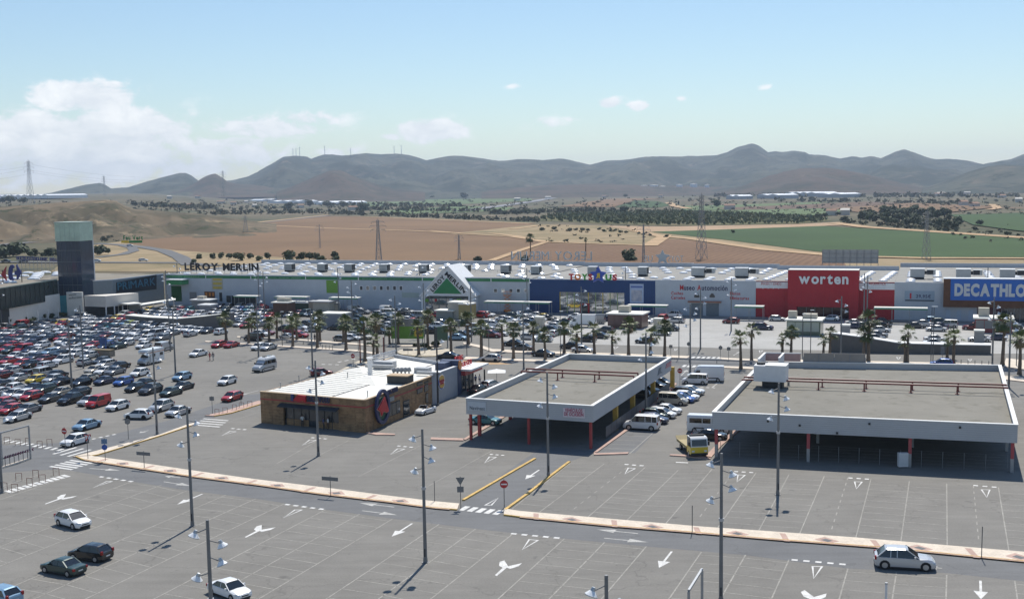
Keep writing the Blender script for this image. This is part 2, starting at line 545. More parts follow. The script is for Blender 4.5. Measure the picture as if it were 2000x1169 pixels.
def strip(name,pts,width,m,up=.3,conv=None):
 """a track or road of constant width along ground points"""
 P = [(conv or GT)(x,y) if not isinstance(x,Vector) else x for x,y in pts]
 L,R_ = [],[]
 for i,p in enumerate(P):
  a,b = P[max(0,i - 1)],P[min(len(P) - 1,i + 1)]
  d = Vector((b.x - a.x,b.y - a.y,0)).normalized()
  s = Vector((-d.y,d.x,0)) * (width / 2)
  L.append(p + s + Vector((0,0,up)))
  R_.append(p - s + Vector((0,0,up)))
 mb = MB()
 mb.add(L + R_,[(i + len(P),i + 1 + len(P),i + 1,i) for i in range(len(P) - 1)])
 return tag(mb.build(name,m),kind='structure')
strip('farm_track',[(480,438.5),(640,446),(800,451),(880,455),(960,456),(1010,462),(1062,473),(1150,476),(1270,480)],6,M_SAND,.40)
strip('farm_track',[(840,451),(905,457),(1000,463),(1070,472.5)],5,M_SAND,.42)
strip('farm_track',[(1000,448),(1052,441),(1100,440)],7,M_SAND,.42)
strip('farm_track',[(960,510),(1010,492),(1065,474)],4,M_SAND,.44)
strip('farm_track',[(1235,450),(1290,462),(1350,467),(1500,489),(1640,501),(1800,505),(2100,506)],8,M_SAND,.46)
strip('farm_track',[(1268,481),(1292,466),(1300,460)],9,M_SAND,.48)
strip('farm_track',[(1630,436),(1690,444),(1850,455),(2000,465),(2120,473)],12,M_SAND,.50)
strip('farm_track',[(480,437),(640,420),(800,427),(900,431),(1040,437)],10,M_SAND,.38)
strip('farm_track',[(1305,396),(1320,404),(1345,408)],14,M_SAND,.9)
strip('motorway',[(-60,486),(0,479),(120,467),(190,462),(330,449),(400,445),(520,434),(640,421)],13,M_ROAD,.36)
strip('slip_road',[(186,476),(230,478),(280,483),(320,490),(352,503),(372,518)],8,M_ROAD,.34)
strip('slip_road',[(190,503),(240,497),(262,490),(258,484),(240,480)],6,M_ROAD,.30)
strip('service_road',[(-40,512),(180,513),(360,514),(420,520)],8,M_ROAD,.32)
strip('far_motorway',[(900,413),(960,405),(1040,394),(1100,383),(1150,377),(1190,374)],26,mat('pale_road',(.27,.27,.28),.9,spec=.1),.9)
strip('far_lane',[(1930,411),(1948,408),(1944,403),(1935,400)],10,M_SAND,1.1)
# haze: the air of the place
hz = MB().box(-12600,12600,-12600,12600,-1.3,330)
mh = bpy.data.materials.new('haze_air')
mh.use_nodes = True
t = mh.node_tree
t.nodes.clear()
pv = t.nodes.new('ShaderNodeVolumePrincipled')
pv.inputs['Color'].default_value = (.66,.80,1.0,1)
pv.inputs['Density'].default_value = 0.000075
pv.inputs['Anisotropy'].default_value = 0.25
mo = t.nodes.new('ShaderNodeOutputMaterial')
t.links.new(pv.outputs[0],mo.inputs['Volume'])
tag(hz.build('haze',mh),kind='stuff')
# ------------------------------------------------------------------ the retail park: asphalt, roads, pavements, markings
A1,A2 = math.radians(-21.0),math.radians(69.4)
E1 = Vector((math.cos(A1),math.sin(A1),0))
E2 = Vector((math.cos(A2),math.sin(A2),0))
FO = Vector((0,315.15,0))
FA = math.radians(-19.372)
FD = Vector((math.cos(FA),math.sin(FA),0))
FN = Vector((-FD.y,FD.x,0))
def FP(x,y,off=0.0):
 """(along, height) on the shop front plane seen at photograph position (x, y)"""
 r = ray(x,y)
 t = (FO + FN * off).dot(FN) / (r.x * FN.x + r.y * FN.y)
 w = Vector((0,0,HCAM)) + r * t
 return (w - FO).dot(FD),w.z
def FW(a,b,z=0.0):
 p = FO + FD * a + FN * b
 return Vector((p.x,p.y,z))
def asphalt(name,base,patch,stain,streak=A1,fine=.16):
 m = bpy.data.materials.new(name)
 m.use_nodes = True
 t = m.node_tree
 N,L = t.nodes.new,t.links.new
 b = t.nodes['Principled BSDF']
 b.inputs['Roughness'].default_value = .88
 b.inputs['Specular IOR Level'].default_value = .25
 g = N('ShaderNodeNewGeometry').outputs['Position']
 def noi(scale,det,src=g,rough=.6):
  n = N('ShaderNodeTexNoise')
  n.inputs['Scale'].default_value = scale
  n.inputs['Detail'].default_value = det
  n.inputs['Roughness'].default_value = rough
  L(src,n.inputs['Vector'])
  return n.outputs[0]
 def rng(v,a,b_,c=0.0,d=1.0):
  r = N('ShaderNodeMapRange')
  for k,q in (('From Min',a),('From Max',b_),('To Min',c),('To Max',d)):
   r.inputs[k].default_value = q
  L(v,r.inputs['Value'])
  return r.outputs[0]
 def mixc(f,c1,c2,blend='MIX'):
  x = N('ShaderNodeMix')
  x.data_type = 'RGBA'
  x.blend_type = blend
  if isinstance(f,float):
   x.inputs[0].default_value = f
  else:
   L(f,x.inputs[0])
  for s,c in ((6,c1),(7,c2)):
   if isinstance(c,tuple):
    x.inputs[s].default_value = (*c,1)
   else:
    L(c,x.inputs[s])
  return x.outputs[2]
 mp = N('ShaderNodeMapping')
 mp.inputs['Rotation'].default_value = (0,0,-streak)
 mp.inputs['Scale'].default_value = (.10,1.0,1)
 L(g,mp.inputs['Vector'])
 c = mixc(rng(noi(.035,6),.32,.68),base,patch)
 c = mixc(1.0,c,rng(noi(.9,5,mp.outputs[0]),.3,.7,.92,1.07),'MULTIPLY')
 c = mixc(1.0,c,rng(noi(.25,7,g,.7),.25,.75,.90,1.10),'MULTIPLY')
 c = mixc(1.0,c,rng(noi(6.0,4,g,.7),.25,.75,1 - fine,1 + fine),'MULTIPLY')
 st = rng(noi(.42,4,g,.55),.66,.74)
 c = mixc(st,c,stain)
 sp = rng(noi(1.5,2),.735,.77,0,.55)
 c = mixc(sp,c,(stain[0] * .6,stain[1] * .6,stain[2] * .6))
 vo = N('ShaderNodeTexVoronoi')
 vo.feature = 'DISTANCE_TO_EDGE'
 vo.inputs['Scale'].default_value = .07
 n3 = N('ShaderNodeTexNoise')
 n3.inputs['Scale'].default_value = .4
 n3.inputs['Detail'].default_value = 5
 L(g,n3.inputs['Vector'])
 ad = N('ShaderNodeVectorMath')
 ad.operation = 'MULTIPLY_ADD'
 L(n3.outputs['Color'],ad.inputs[0])
 ad.inputs[1].default_value = (5,5,0)
 L(g,ad.inputs[2])
 L(ad.outputs[0],vo.inputs['Vector'])
 ck = rng(vo.outputs['Distance'],0.0,.006,.45,0)
 c = mixc(ck,c,(stain[0] * .7,stain[1] * .7,stain[2] * .7))
 L(c,b.inputs['Base Color'])
 return m
M_LOT = asphalt('worn_lot_asphalt',(.185,.176,.158),(.220,.209,.188),(.14,.134,.122))
M_LANE = asphalt('blue_lane_asphalt',(.150,.152,.154),(.172,.173,.172),(.13,.13,.128))
M_DECK = asphalt('pale_concrete',(.37,.36,.335),(.43,.42,.395),(.32,.31,.29))
M_PAINT = mat('worn_white_paint',(.42,.41,.38),.8,var=.30,scale=1.2,fine=.2,fscale=8)
M_LINE = mat('faded_line_paint',(.315,.30,.265),.85,var=.18,scale=.5,fine=.2,fscale=4)
M_WHITEP = mat('white_road_paint',(.62,.61,.58),.75,var=.18,scale=1.5,fine=.2,fscale=9)
M_YELLOWK = mat('yellow_kerb_paint',(.58,.37,.10),.7,var=.25,scale=1.2,fine=.15,fscale=8)
M_CREAM = mat('cream_paving',(.66,.57,.46),.85,var=.12,scale=.7,fine=.10,fscale=5)
M_PINK = mat('pink_paving',(.47,.32,.26),.85,var=.15,scale=.7,fine=.10,fscale=5)
M_KERB = mat('kerb_stone',(.50,.36,.22),.85,var=.2,scale=1.3,fine=.12,fscale=7)
ap = [(-300,-200),(300,-200),(300,150),(150,262.5),(-99.4,350.1),(-108,372),(-140,380),(-300,330)]
tag(MB().sheet([(x,y,0) for x,y in ap]).build('car_park_asphalt',M_LOT),kind='structure')
def gsheet(name,px,m,z):
 return tag(MB().sheet([G(x,y,0) + Vector((0,0,z)) for x,y in px]).build(name,m),kind='structure')
# lane between the kerb and the front lot, the cross lanes and the pale lot before the shops
OUT = [(148,892),(162,898),(250,912),(375,931),(500,947),(625,965),(750,979.5),(844,992),(893,996)]
INN = [(176,890),(184,892),(250,901),(375,919.5),(500,937),(625,952),(750,968),(844,979.5),(897,984.5)]
OUT2 = [(984,1006),(1015,1010),(1187,1027),(1375,1042),(1500,1053),(1719,1069.5),(2000,1097),(2150,1110)]
INN2 = [(985,994),(1015,999),(1187,1014),(1375,1030),(1500,1038.5),(1671,1051),(2000,1079),(2150,1091)]
LBOT = [(-40,925),(120,915),(258,939.5),(367,957),(500,973),(636,994.5),(767,1012),(929,1032),(1102,1051),(1262,1066),(1456,1083),(1656,1109),(1849,1118),(2150,1150)]
gsheet('front_lane',[(-60,885)] + OUT + [(984,1006)] + OUT2[1:] + LBOT[::-1],M_LANE,.004)
gsheet('side_lane',[(-60,905),(140,890),(310,850),(440,808),(520,783),(560,762),(470,772),(330,820),(165,862),(-60,872)],M_LANE,.0035)
gsheet('exit_lane',[(897,996),(984,1006),(1113,901),(1165,880),(1060,872),(905,977)],M_LANE,.0045)
gsheet('canopy_lane',[(1165,884),(1240,884),(1420,700),(1350,690),(1290,760)],M_LANE,.0045)
gsheet('pale_lot',[(985,622),(1030,614),(1400,619),(2000,634),(2120,640),(2120,690),(1940,690),(1620,684),(1430,680),(1310,676),(1150,672),(1000,668),(940,650)],M_DECK,.004)
gsheet('boulevard',[(380,672),(420,663),(560,672),(700,684),(1000,697),(1300,702),(1640,712),(1900,716),(2100,722),(2100,738),(1900,726),(1300,713),(1000,709),(740,700),(560,680),(400,673)],M_LANE,.0035)
def pavement(name,outer,inner,h=.13,m=M_CREAM,mk=M_PINK):
 mb = MB()
 pts = [G(x,y) for x,y in outer] + [G(x,y) for x,y in inner[::-1]]
 mb.prism([(p.x,p.y) for p in pts],-.05,h,0,1)
 return tag(mb.build(name,[m,mk]),kind='structure')
def kerbs(par,pts,h=.15,w=.16,step=1.0):
 """kerb stones of one metre set along the outer edge"""
 P = [G(x,y) for x,y in pts]
 proto = MB().box(-.48,.48,-w / 2,w / 2,-.02,h,0).mesh('kerb_stone',M_YELLOWK)
 for a,b in zip(P,P[1:]):
  d = b - a
  n = max(1,round(d.length / step))
  for i in range(n):
   p = a + d * ((i + .5) / n)
   o = place('kerb_stone',proto,par,(p.x,p.y,random.uniform(-.006,.006)),math.atan2(d.y,d.x))
   o.scale = (d.length / n,1,1)
def bands(par,outer,inner,every=8.2,off=0.0):
 """pink cross bands, diamonds and border of the cream pavement"""
 O = [G(x,y,.13) for x,y in outer]
 I = [G(x,y,.13) for x,y in inner]
 def at(P,s):
  for a,b in zip(P,P[1:]):
   l = (b - a).length
   if s <= l:
    return a + (b - a) * (s / l)
   s -= l
  return P[-1]
 tl = min(sum((b - a).length for a,b in zip(P,P[1:])) for P in (O,I))
 up = Vector((0,0,.005))
 s,k = off,0
 band,dia,core = MB(),MB(),MB()
 while s < tl - 3:
  a,b,c,d = at(O,s),at(O,s + .55),at(I,s + .55),at(I,s)
  MB().sheet([a + up,b + up,c + up,d + up]).build('paving_band',M_PINK,par)
  m = s + every / 2
  if m + 1.2 < tl:
   ce = (at(O,m) + at(I,m)) / 2
   hw = (at(O,m) - at(I,m)) * .42
   al = (at(O,m + .9) - at(O,m - .9)) * .62
   MB().sheet([ce + hw + up,ce + al + up,ce - hw + up,ce - al + up]).build('paving_diamond',M_PINK,par)
   MB().sheet([ce + hw * .5 + up * 2,ce + al * .5 + up * 2,ce - hw * .5 + up * 2,ce - al * .5 + up * 2]).build('diamond_core',M_LANE,par)
  s += every
 mb = MB()
 n = int(tl / 1.5)
 for i in range(n):
  s0,s1 = i * tl / n,(i + 1) * tl / n
  o0,o1,i0,i1 = at(O,s0),at(O,s1),at(I,s0),at(I,s1)
  mb.add([o0 + (i0 - o0) * .05 + up * .8,o1 + (i1 - o1) * .05 + up * .8,o1 + (i1 - o1) * .19 + up * .8,o0 + (i0 - o0) * .19 + up * .8],[(0,1,2,3)])
 mb.build('paving_border',M_PINK,par)
pv1 = pavement('pavement',OUT,INN)
kerbs(pv1,OUT)
bands(pv1,OUT[1:],INN[1:],off=2.0)
pv2 = pavement('pavement',OUT2,INN2)
kerbs(pv2,OUT2)
bands(pv2,OUT2[1:],INN2[1:],off=1.5)
pv3 = pavement('pavement',[(142,893),(185,882),(310,850),(368,829),(380,826)],[(176,891),(190,889),(312,852),(372,832),(382,829)])
pv3b = pavement('pavement',[(400,812),(430,806),(505,783),(512,784)],[(418,813),(452,807),(508,790),(513,790)],m=M_PINK)
for par,pts in ((pv3,[(176,891),(190,889),(312,852),(372,832)]),(pv3b,[(418,813),(452,807),(508,790)])):
 kerbs(par,pts)
# yellow kerbed dividers of the exit lane
for pts in ([(905,977),(960,945),(1010,916),(1045,896)],[(987,996),(1030,965),(1075,930),(1112,902)]):
 P = [G(x,y) for x,y in pts]
 mb = MB()
 for a,b in zip(P,P[1:]):
  mb.bar(a,b,.32,.3)
 par = tag(mb.build('lane_divider',M_YELLOWK),kind='structure')
# palm pavements of the boulevard, the little islands
for nm,o,i in [('pavement',[(400,668),(480,673),(620,682),(700,687),(740,694)],[(402,666),(482,671),(620,679),(700,684),(742,690)]),
    ('pavement',[(462,659),(520,663),(620,668),(700,674),(735,677)],[(464,657),(520,660),(620,665),(700,671),(735,674)]),
    ('pavement',[(752,676),(800,676.5),(862,676)],[(752,674),(800,674),(862,673)]),
    ('pavement',[(905,672),(935,679),(960,687),(1000,689),(1150,693),(1342,700)],[(905,669),(940,675),(962,682),(1000,684),(1150,689),(1348,696)]),
    ('pavement',[(1405,702),(1480,706),(1620,708),(1850,713),(1940,716)],[(1405,699),(1480,702),(1620,704),(1850,709),(1940,712)]),
    ('pavement',[(905,702),(1000,705),(1100,708),(1200,711)],[(910,697),(1000,701),(1100,704),(1200,707)]),
    ('pavement',[(1400,718),(1480,722),(1520,723)],[(1400,715),(1480,718),(1520,719)]),
    ('pavement',[(1945,740),(2000,746),(2060,750)],[(1945,733),(2000,738),(2060,742)]),
    ('pavement',[(1960,716),(2000,722),(2060,727)],[(1965,700),(2000,704),(2060,708)])]:
 pavement(nm,o,i)
M_ISL = mat('pale_gravel',(.52,.46,.36),.95,var=.2,scale=.5,fine=.2,fscale=5)
rb = []
for k in range(28):
 t = 2 * PI * k / 28
 rb.append((832 + 56 * math.cos(t),688 + 8.5 * math.sin(t)))
pts = [G(x,y) for x,y in rb]
tag(MB().prism([(p.x,p.y) for p in pts],-.05,.16,0,1).build('roundabout',[M_ISL,M_YELLOWK]),kind='structure')
gsheet('dry_verge',[(735,690),(790,701),(760,706),(700,712),(640,735),(700,704)],M_ISL,.02)
gsheet('dry_verge',[(905,703),(960,705),(1000,711),(900,712)],M_SAND,.02)
# pavements between the canopies
for o,i in [([(1160,884),(1165,886),(1228,884),(1226,887),(1160,889)],[(1160,884),(1160,884)]),
   ([(1160,884),(1220,840),(1300,765),(1318,748)],[(1166,884),(1226,841),(1305,767),(1322,750)]),
   ([(905,857),(842,855),(841,859),(905,861)],[(905,858),(905,857)]),
   ([(905,858),(960,825),(1000,800)],[(909,860),(968,826),(1008,801)]),
   ([(1308,890),(1340,892),(1388,897),(1388,893),(1340,889),(1310,888)],[(1308,889),(1308,889)]),
   ([(1376,893),(1400,868),(1440,836)],[(1388,895),(1410,870),(1448,838)]),
   ([(715,845),(740,846),(772,848),(771,850),(735,850)],[(715,847),(715,846)])]:
 pavement('pavement',o,i,m=M_PINK)
# ---- painted lines
lines = MB()
def line(p,q,w,mb=lines,z=.008):
 d = (q - p)
 d.z = 0
 s = Vector((-d.y,d.x,0)).normalized() * (w / 2)
 u = Vector((0,0,z))
 mb.add([p + s + u,q + s + u,q - s + u,p - s + u],[(3,2,1,0)])
def bays(tops,length,first=0.9,pitch=2.38,lw=.12,dirv=-E2):
 T = [G(*t) for t in tops]
 for p in T:
  line(p,p + dirv * length,lw)
 for a,b in zip(T,T[1:]):
  k = first
  while k < length:
   line(a + dirv * (k + random.uniform(-.03,.03)),b + dirv * (k + (a - b).dot(-dirv) * 0 + random.uniform(-.03,.03)),lw * .8)
   k += pitch
for tops in ([(80,925),(130,932)],[(258.7,939.5),(316,946),(367,957)],[(441,966),(500,973),(555,983)],[(636,994.5),(702.5,1003),(767.5,1012)],[(857.5,1023),(929,1032),(1000,1043)],
   [(1102.5,1051),(1181,1058),(1262.5,1066)],[(1370,1077),(1456,1083),(1541,1092)],[(1656,1109.5),(1751,1116),(1849,1122)],[(1982,1133),(2080,1142)]):
 bays(tops,75)
bays([(-60,960),(20,948)],60)
def bays2(cols,n):
 for (t0,b0),(t1,b1) in zip(cols,cols[1:]):
  p0,q0,p1,q1 = G(*t0),G(*b0),G(*t1),G(*b1)
  for k in range(1,n):
   line(p0 + (q0 - p0) * (k / n),p1 + (q1 - p1) * (k / n),.10)
 for t0,b0 in cols:
  line(G(*t0),G(*b0),.11)
bays2([((1180,905),(1054,999)),((1113,904),(1000,993))],10)
bays2([((1260,912),(1147.5,1009.5)),((1325,917),(1222.5,1017)),((1391,915),(1300,1022))],11)
bays2([((1477,922),(1401,1031)),((1541,926),(1481,1037)),((1610,929),(1561,1043))],11)
bays2([((1701,935),(1671,1051)),((1776,939),(1759,1059.5)),((1849,944),(1850,1067))],10)
bays2([((1950,951),(1971,1077)),((2030,956),(2075,1085))],10)
bays2([((1165,884),(1166,883)),((1230,884),(1228,883))],1)
for t0,b0 in (((1656,932),(1622,1040)),((1901,948),(1912,1060)),((1433,921),(1362,1015)),((1225,912),(1112,1000))):
 a,b = G(*t0),G(*b0)
 for k in range(9):
  line(a + (b - a) * (k / 9),a + (b - a) * (k / 9 + .05),.11)
for k in range(5):   # bays beside the sales canopy
 y0 = 848 + k * 8.2
 line(G(1207 - k * 11,y0 + 2),G(1272 - k * 11.5,y0 + 4),.10)
line(G(1275,845),G(1230,885),.11)
for x0,y0,x1,y1,n in ((420,832,500,806,5),(540,905,700,815,1),(700,930,860,850,1),(825,955,960,880,1),(600,900,680,860,1)):
 line(G(x0,y0),G(x1,y1),.08)
tag(lines.build('parking_lines',M_LINE),kind='structure')
marks = MB()
def gway(a,b,c,z=.009,k=.17):
 P = [G(*a),G(*b),G(*c)]
 ce = (P[0] + P[1] + P[2]) / 3
 u = Vector((0,0,z))
 ins = []
 for i in range(3):
  p,q,r = P[i - 1],P[i],P[(i + 1) % 3]
  n1 = Vector((-(q - p).y,(q - p).x,0)).normalized()
  n2 = Vector((-(r - q).y,(r - q).x,0)).normalized()
  if n1.dot(ce - q) < 0:
   n1 = -n1
  if n2.dot(ce - q) < 0:
   n2 = -n2
  bis = (n1 + n2)
  ins.append(q + bis * (k / max(.25,bis.dot(n1))))
 for i in range(3):
  j = (i + 1) % 3
  marks.sheet([P[i] + u,P[j] + u,ins[j] + u,ins[i] + u])
for t in [((181,952),(207.5,939),(221,939)),((552.5,1011),(575,994.5),(592,994.5)),((1019.5,1073),(1032.5,1052),(1053,1054)),((1589,1129.5),(1585,1104.5),(1608,1105)),
  ((1220,925),(1226,912.5),(1242.5,914)),((1439,941),(1440,926),(1457,927)),((1672.5,954.5),(1667.5,939.5),(1685.5,940)),((1927.5,971),(1915,955),(1935,955.5)),
  ((762,887),(776,875),(792,876)),((945.5,904),(955,891),(971,892)),((590,869),(604,858),(619.5,859)),((945,986),(974,971),(961,986)),((432.5,850),(449,841),(462.5,842))]:
 gway(*t)
for t in [((1754.5,702),(1750,697),(1760,697)),((1894.5,705.5),(1890,701),(1899,701)),((1484,689),(1482,684),(1491,684)),((1318,685),(1317,681),(1324,681)),((1200,682),(1198,677),(1208,677))]:
 gway(*t,k=.2)
def dashes(a,b,n,w=.42,duty=.52):
 p,q = G(*a),G(*b)
 for i in range(n):
  s = i / n
  line(p + (q - p) * s,p + (q - p) * (s + duty / n),w,marks,.009)
for a,b,n in [((557,984),(640,995),5),((998,1041),(1103,1051),5),((1546,1092),(1663,1102.5),5),((1220,906),(1264,909.5),3),((1434,920),(1478,922.5),3),((1657,932.5),(1705,935.5),3),((1901,947),(1955,951.5),3),
    ((776,870),(812,873.5),3),((957,886.5),(990,889),3),((608,854),(644,857),3),((195,930),(266,941),5),((452,836),(486,839),3),((180,857),(232,846),4),((628,711),(668,712),3),((660,707),(700,699),3),
    ((1368,756),(1402,757),3),((1320,902),(1366,904),1)]:
 dashes(a,b,n)
def arrow(tail,tip,w=.2,hw=.55,hl=1.9,mb=marks):
 p,q = G(*tail),G(*tip)
 d = (q - p).normalized()
 s = Vector((-d.y,d.x,0))
 u = Vector((0,0,.009))
 h = q - d * min(hl,(q - p).length * .45)
 line(p,h,w,mb,.009)
 mb.sheet([h + s * hw + u,q + u,h - s * hw + u])
for tail,tip in [((1312,1076),(1287,1108)),((805,1021.5),(765,1047)),((1053,917),(1026,935)),((395,964),(346,984.5)),((1915,1133),(1916,1169))]:
 arrow(tail,tip)
faint = MB()
for tail,tip in [((770,989.5),(702.5,981.5)),((707.5,996.5),(776,1005)),((1246,1041),(1165,1033)),((1180,1050),(1266,1058)),((320,940),(372,948)),((352,932),(322,929)),((175,914),(235,918)),((1840,1109),(1822,1107)),
    ((1215,714),(1180,712)),((1432,694),(1446,686)),((1390,757),(1405,745)),((290,840),(272,845)),((505,762),(465,772)),((1330,733),(1342,722))]:
 arrow(tail,tip,mb=faint)
tag(faint.build('faded_lane_arrows',M_PAINT),kind='structure')
FORK = [(87.5,983),(113,973.5),(111,971),(119,966),(129,964),(126,968.5),(124,971.5),(151,967.5),(140,971.5),(122.5,974.8),(119,973.5),(89,984)]
f0 = [G(*p) for p in FORK]
c0 = G(119,971)
for cpx in ((119,971),(505,1033),(985,1104),(1581,1164)):
 o = G(*cpx) - c0 + Vector((0,0,.009))
 marks.sheet([p + o for p in f0])
def zebra(a,b,n,half,w=.5,duty=None):
 """n bars between ground points a and b, each bar running along the vector half"""
 p,q = (G(*a),G(*b))
 h = G(*half[1]) - G(*half[0])
 for i in range(n):
  c = p + (q - p) * (i / max(1,n - 1))
  line(c,c + h,w,marks,.009)
zebra((900,996),(966,1004),5,((900,996),(914,988)),.62)
zebra((104,886),(147,893),4,((104,886),(149,873)),.45)
zebra((137,898),(98,910),5,((137,898),(180,904)),.45)
zebra((12,957),(122,927),11,((12,957),(24,961)),.55)
zebra((8,862),(112,880),10,((8,866),(20,862)),.5)
zebra((397,817),(379,829),4,((397,817),(446,821)),.45)
zebra((1352,699),(1402,700),6,((1352,699),(1356,696)),.6)
zebra((1334,716),(1382,718),6,((1334,716),(1339,712.5)),.6)
tag(marks.build('road_markings',M_WHITEP),kind='structure')
# ------------------------------------------------------------------ lettering
GLY = {}
def glyph(ch,bold=.0,ext=.08):
 key = (ch,bold,ext)
 if key in GLY:
  return GLY[key]
 cu = bpy.data.curves.new('glyph','FONT')
 cu.body = ch
 cu.size = 1.0
 cu.offset = bold
 cu.extrude = ext
 cu.resolution_u = 3
 ob = bpy.data.objects.new('glyph',cu)
 me = bpy.data.meshes.new_from_object(ob)
 bpy.data.objects.remove(ob)
 v = [0.0] * (len(me.vertices) * 3)
 me.vertices.foreach_get('co',v)
 x = v[0::3]
 y = v[1::3]
 GLY[key] = (me,min(x) if x else 0,max(x) if x else .3,min(y) if y else 0,max(y) if y else .7)
 return GLY[key]
def text_on(par,s,p0,p1,up,height,m,normal,bold=.0,ext=.08,gap=.10,name='letter',single=None,cols=None,mirror=False):
 """writes s from p0 towards p1 (coordinates of the parent), cap height `height`"""
 p0,p1,up = Vector(p0),Vector(p1),Vector(up).normalized()
 X = (p1 - p0)
 width = X.length
 X.normalize()
 Z = Vector(normal).normalized()
 x = 0.0
 items = []
 for i,ch in enumerate(s):
  if ch == ' ':
   x += .38
   continue
  me,x0,x1,y0,y1 = glyph(ch,bold,ext)
  items.append((ch,me,x - x0,i))
  x += (x1 - x0) + gap
 total = x - gap
 capH = glyph('H',bold,ext)[4]
 sx,sy = width / total,height / capH
 if single:
  mb = MB()
  for ch,me,ox,i in items:
   vs = [p0 + X * ((v.co.x + ox) * sx) + up * (v.co.y * sy) + Z * (v.co.z) for v in me.vertices]
   mb.add(vs,[tuple(p.vertices) for p in me.polygons])
  return mb.build(single,m,par)
 for ch,me,ox,i in items:
  mm = cols[i] if cols else m
  key = (me.name,mm.name)
  if key not in GLY:
   c = me.copy()
   c.name = name
   c.materials.clear()
   c.materials.append(mm)
   GLY[key] = c
  o = place(name,GLY[key],par)
  pos = p0 + X * (ox * sx)
  o.matrix_local = Matrix(((X.x * sx,up.x * sy,Z.x,pos.x),(X.y * sx,up.y * sy,Z.y,pos.y),(X.z * sx,up.z * sy,Z.z,pos.z),(0,0,0,1)))
# ------------------------------------------------------------------ building materials
def ribbed(name,rgb,axis,scale,rough=.55,depth=.5,var=.06,dark=.85,vscale=.3):
 """metal cladding with pressed ribs: wave bump along an axis rotated with the building"""
 m = mat(name,rgb,rough,var=var,scale=vscale,spec=.4)
 t = m.node_tree
 b = t.nodes['Principled BSDF']
 g = t.nodes.new('ShaderNodeNewGeometry').outputs['Position']
 vm = t.nodes.new('ShaderNodeVectorMath')
 vm.operation = 'DOT_PRODUCT'
 t.links.new(g,vm.inputs[0])
 vm.inputs[1].default_value = axis
 sn = t.nodes.new('ShaderNodeMath')
 sn.operation = 'MULTIPLY'
 t.links.new(vm.outputs['Value'],sn.inputs[0])
 sn.inputs[1].default_value = scale
 fr = t.nodes.new('ShaderNodeMath')
 fr.operation = 'FRACT'
 t.links.new(sn.outputs[0],fr.inputs[0])
 st = t.nodes.new('ShaderNodeMapRange')
 st.inputs['From Min'].default_value = .04
 st.inputs['From Max'].default_value = .12
 st.inputs['To Min'].default_value = dark
 st.inputs['To Max'].default_value = 1.0
 t.links.new(fr.outputs[0],st.inputs['Value'])
 src = b.inputs['Base Color'].links[0].from_socket if b.inputs['Base Color'].links else None
 mx_ = t.nodes.new('ShaderNodeMix')
 mx_.data_type = 'RGBA'
 mx_.blend_type = 'MULTIPLY'
 mx_.inputs[0].default_value = 1.0
 if src:
  t.links.new(src,mx_.inputs[6])
 else:
  mx_.inputs[6].default_value = (*rgb,1)
 t.links.new(st.outputs[0],mx_.inputs[7])
 t.links.new(mx_.outputs[2],b.inputs['Base Color'])
 bp = t.nodes.new('ShaderNodeBump')
 bp.inputs['Strength'].default_value = depth
 bp.inputs['Distance'].default_value = .03
 t.links.new(fr.outputs[0],bp.inputs['Height'])
 t.links.new(bp.outputs[0],b.inputs['Normal'])
 return m
fd = tuple(FD)
M_WCLAD = ribbed('white_wall_cladding',(.48,.52,.56),fd,.9,dark=.965)
M_BCLAD = ribbed('blue_wall_cladding',(.016,.055,.17),fd,.9,dark=.9)
M_RCLAD = ribbed('red_wall_cladding',(.42,.018,.028),fd,.9,dark=.9)
M_GBAND = flat('green_band',(.035,.20,.075),.5)
M_ROOFG = scrub('gravel_roof',[(.31,.30,.275),((.36,.35,.32),.45,.65),((.25,.24,.22),.55,.70)],[.08,.4])
M_PARA = flat('pale_parapet',(.50,.53,.57),.6)
M_SKYL = mat('skylight_acrylic',(.92,.92,.92),.25,var=.04,spec=.6,coat=.3)
M_CURB = flat('skylight_kerb',(.62,.62,.61),.7)
M_HVAC = flat('air_unit_grey',(.42,.44,.44),.5,metal=.2)
M_DARK = flat('dark_grille',(.035,.038,.04),.6)
M_MID = flat('grey_metal',(.25,.26,.27),.5,metal=.4)
M_GLASS = flat('dark_glass',(.03,.04,.05),.08,spec=.8,var=0)
M_MIRR = mat('reflecting_glass',(.42,.44,.46),.06,var=0,metal=.85)
M_WHITE = flat('white_enamel',(.80,.80,.79),.45)
M_CREAMR = mat('cream_canopy_top',(.80,.78,.70),.6,var=.08,scale=.8)
M_GREENT = flat('green_trim',(.05,.26,.10),.5)
M_STEEL = flat('galvanised_steel',(.36,.37,.38),.45,metal=.5)
M_BLACK = flat('black_letter',(.012,.012,.016),.45)
M_RED = flat('red_letter',(.50,.02,.03),.4)
M_NAVYL = flat('navy_letter',(.03,.035,.10),.4)
M_BROWN = mat('brown_wood_panel',(.14,.062,.03),.7,var=.2,scale=.8)
M_BLUEP = flat('bright_blue_panel',(.025,.14,.50),.45)
M_YELLOW = flat('yellow_enamel',(.72,.50,.05),.45)
M_PGREEN = flat('pale_green_letter',(.22,.42,.26),.5)
M_GREEN = flat('leaf_green_panel',(.16,.34,.04),.5)
M_ORANGE = flat('orange_enamel',(.65,.22,.04),.45)
N_VIEW = (0,-1,0)
ROOFZ = 9.1
def store(name,label):
 return thing(name,label,'store',FO,FA)
def fbox(name,par,px0,px1,py0,py1,m,off0,off1,smooth=False):
 """box on the shop front covering photo rectangle, from offset off0 (out) to off1"""
 a0,z1 = FP(px0,py0,off0)
 a1,z0 = FP(px1,py1,off0)
 return MB().box(a0,a1,off0,off1,max(z0,0),z1).build(name,m,par)
dome_me = None
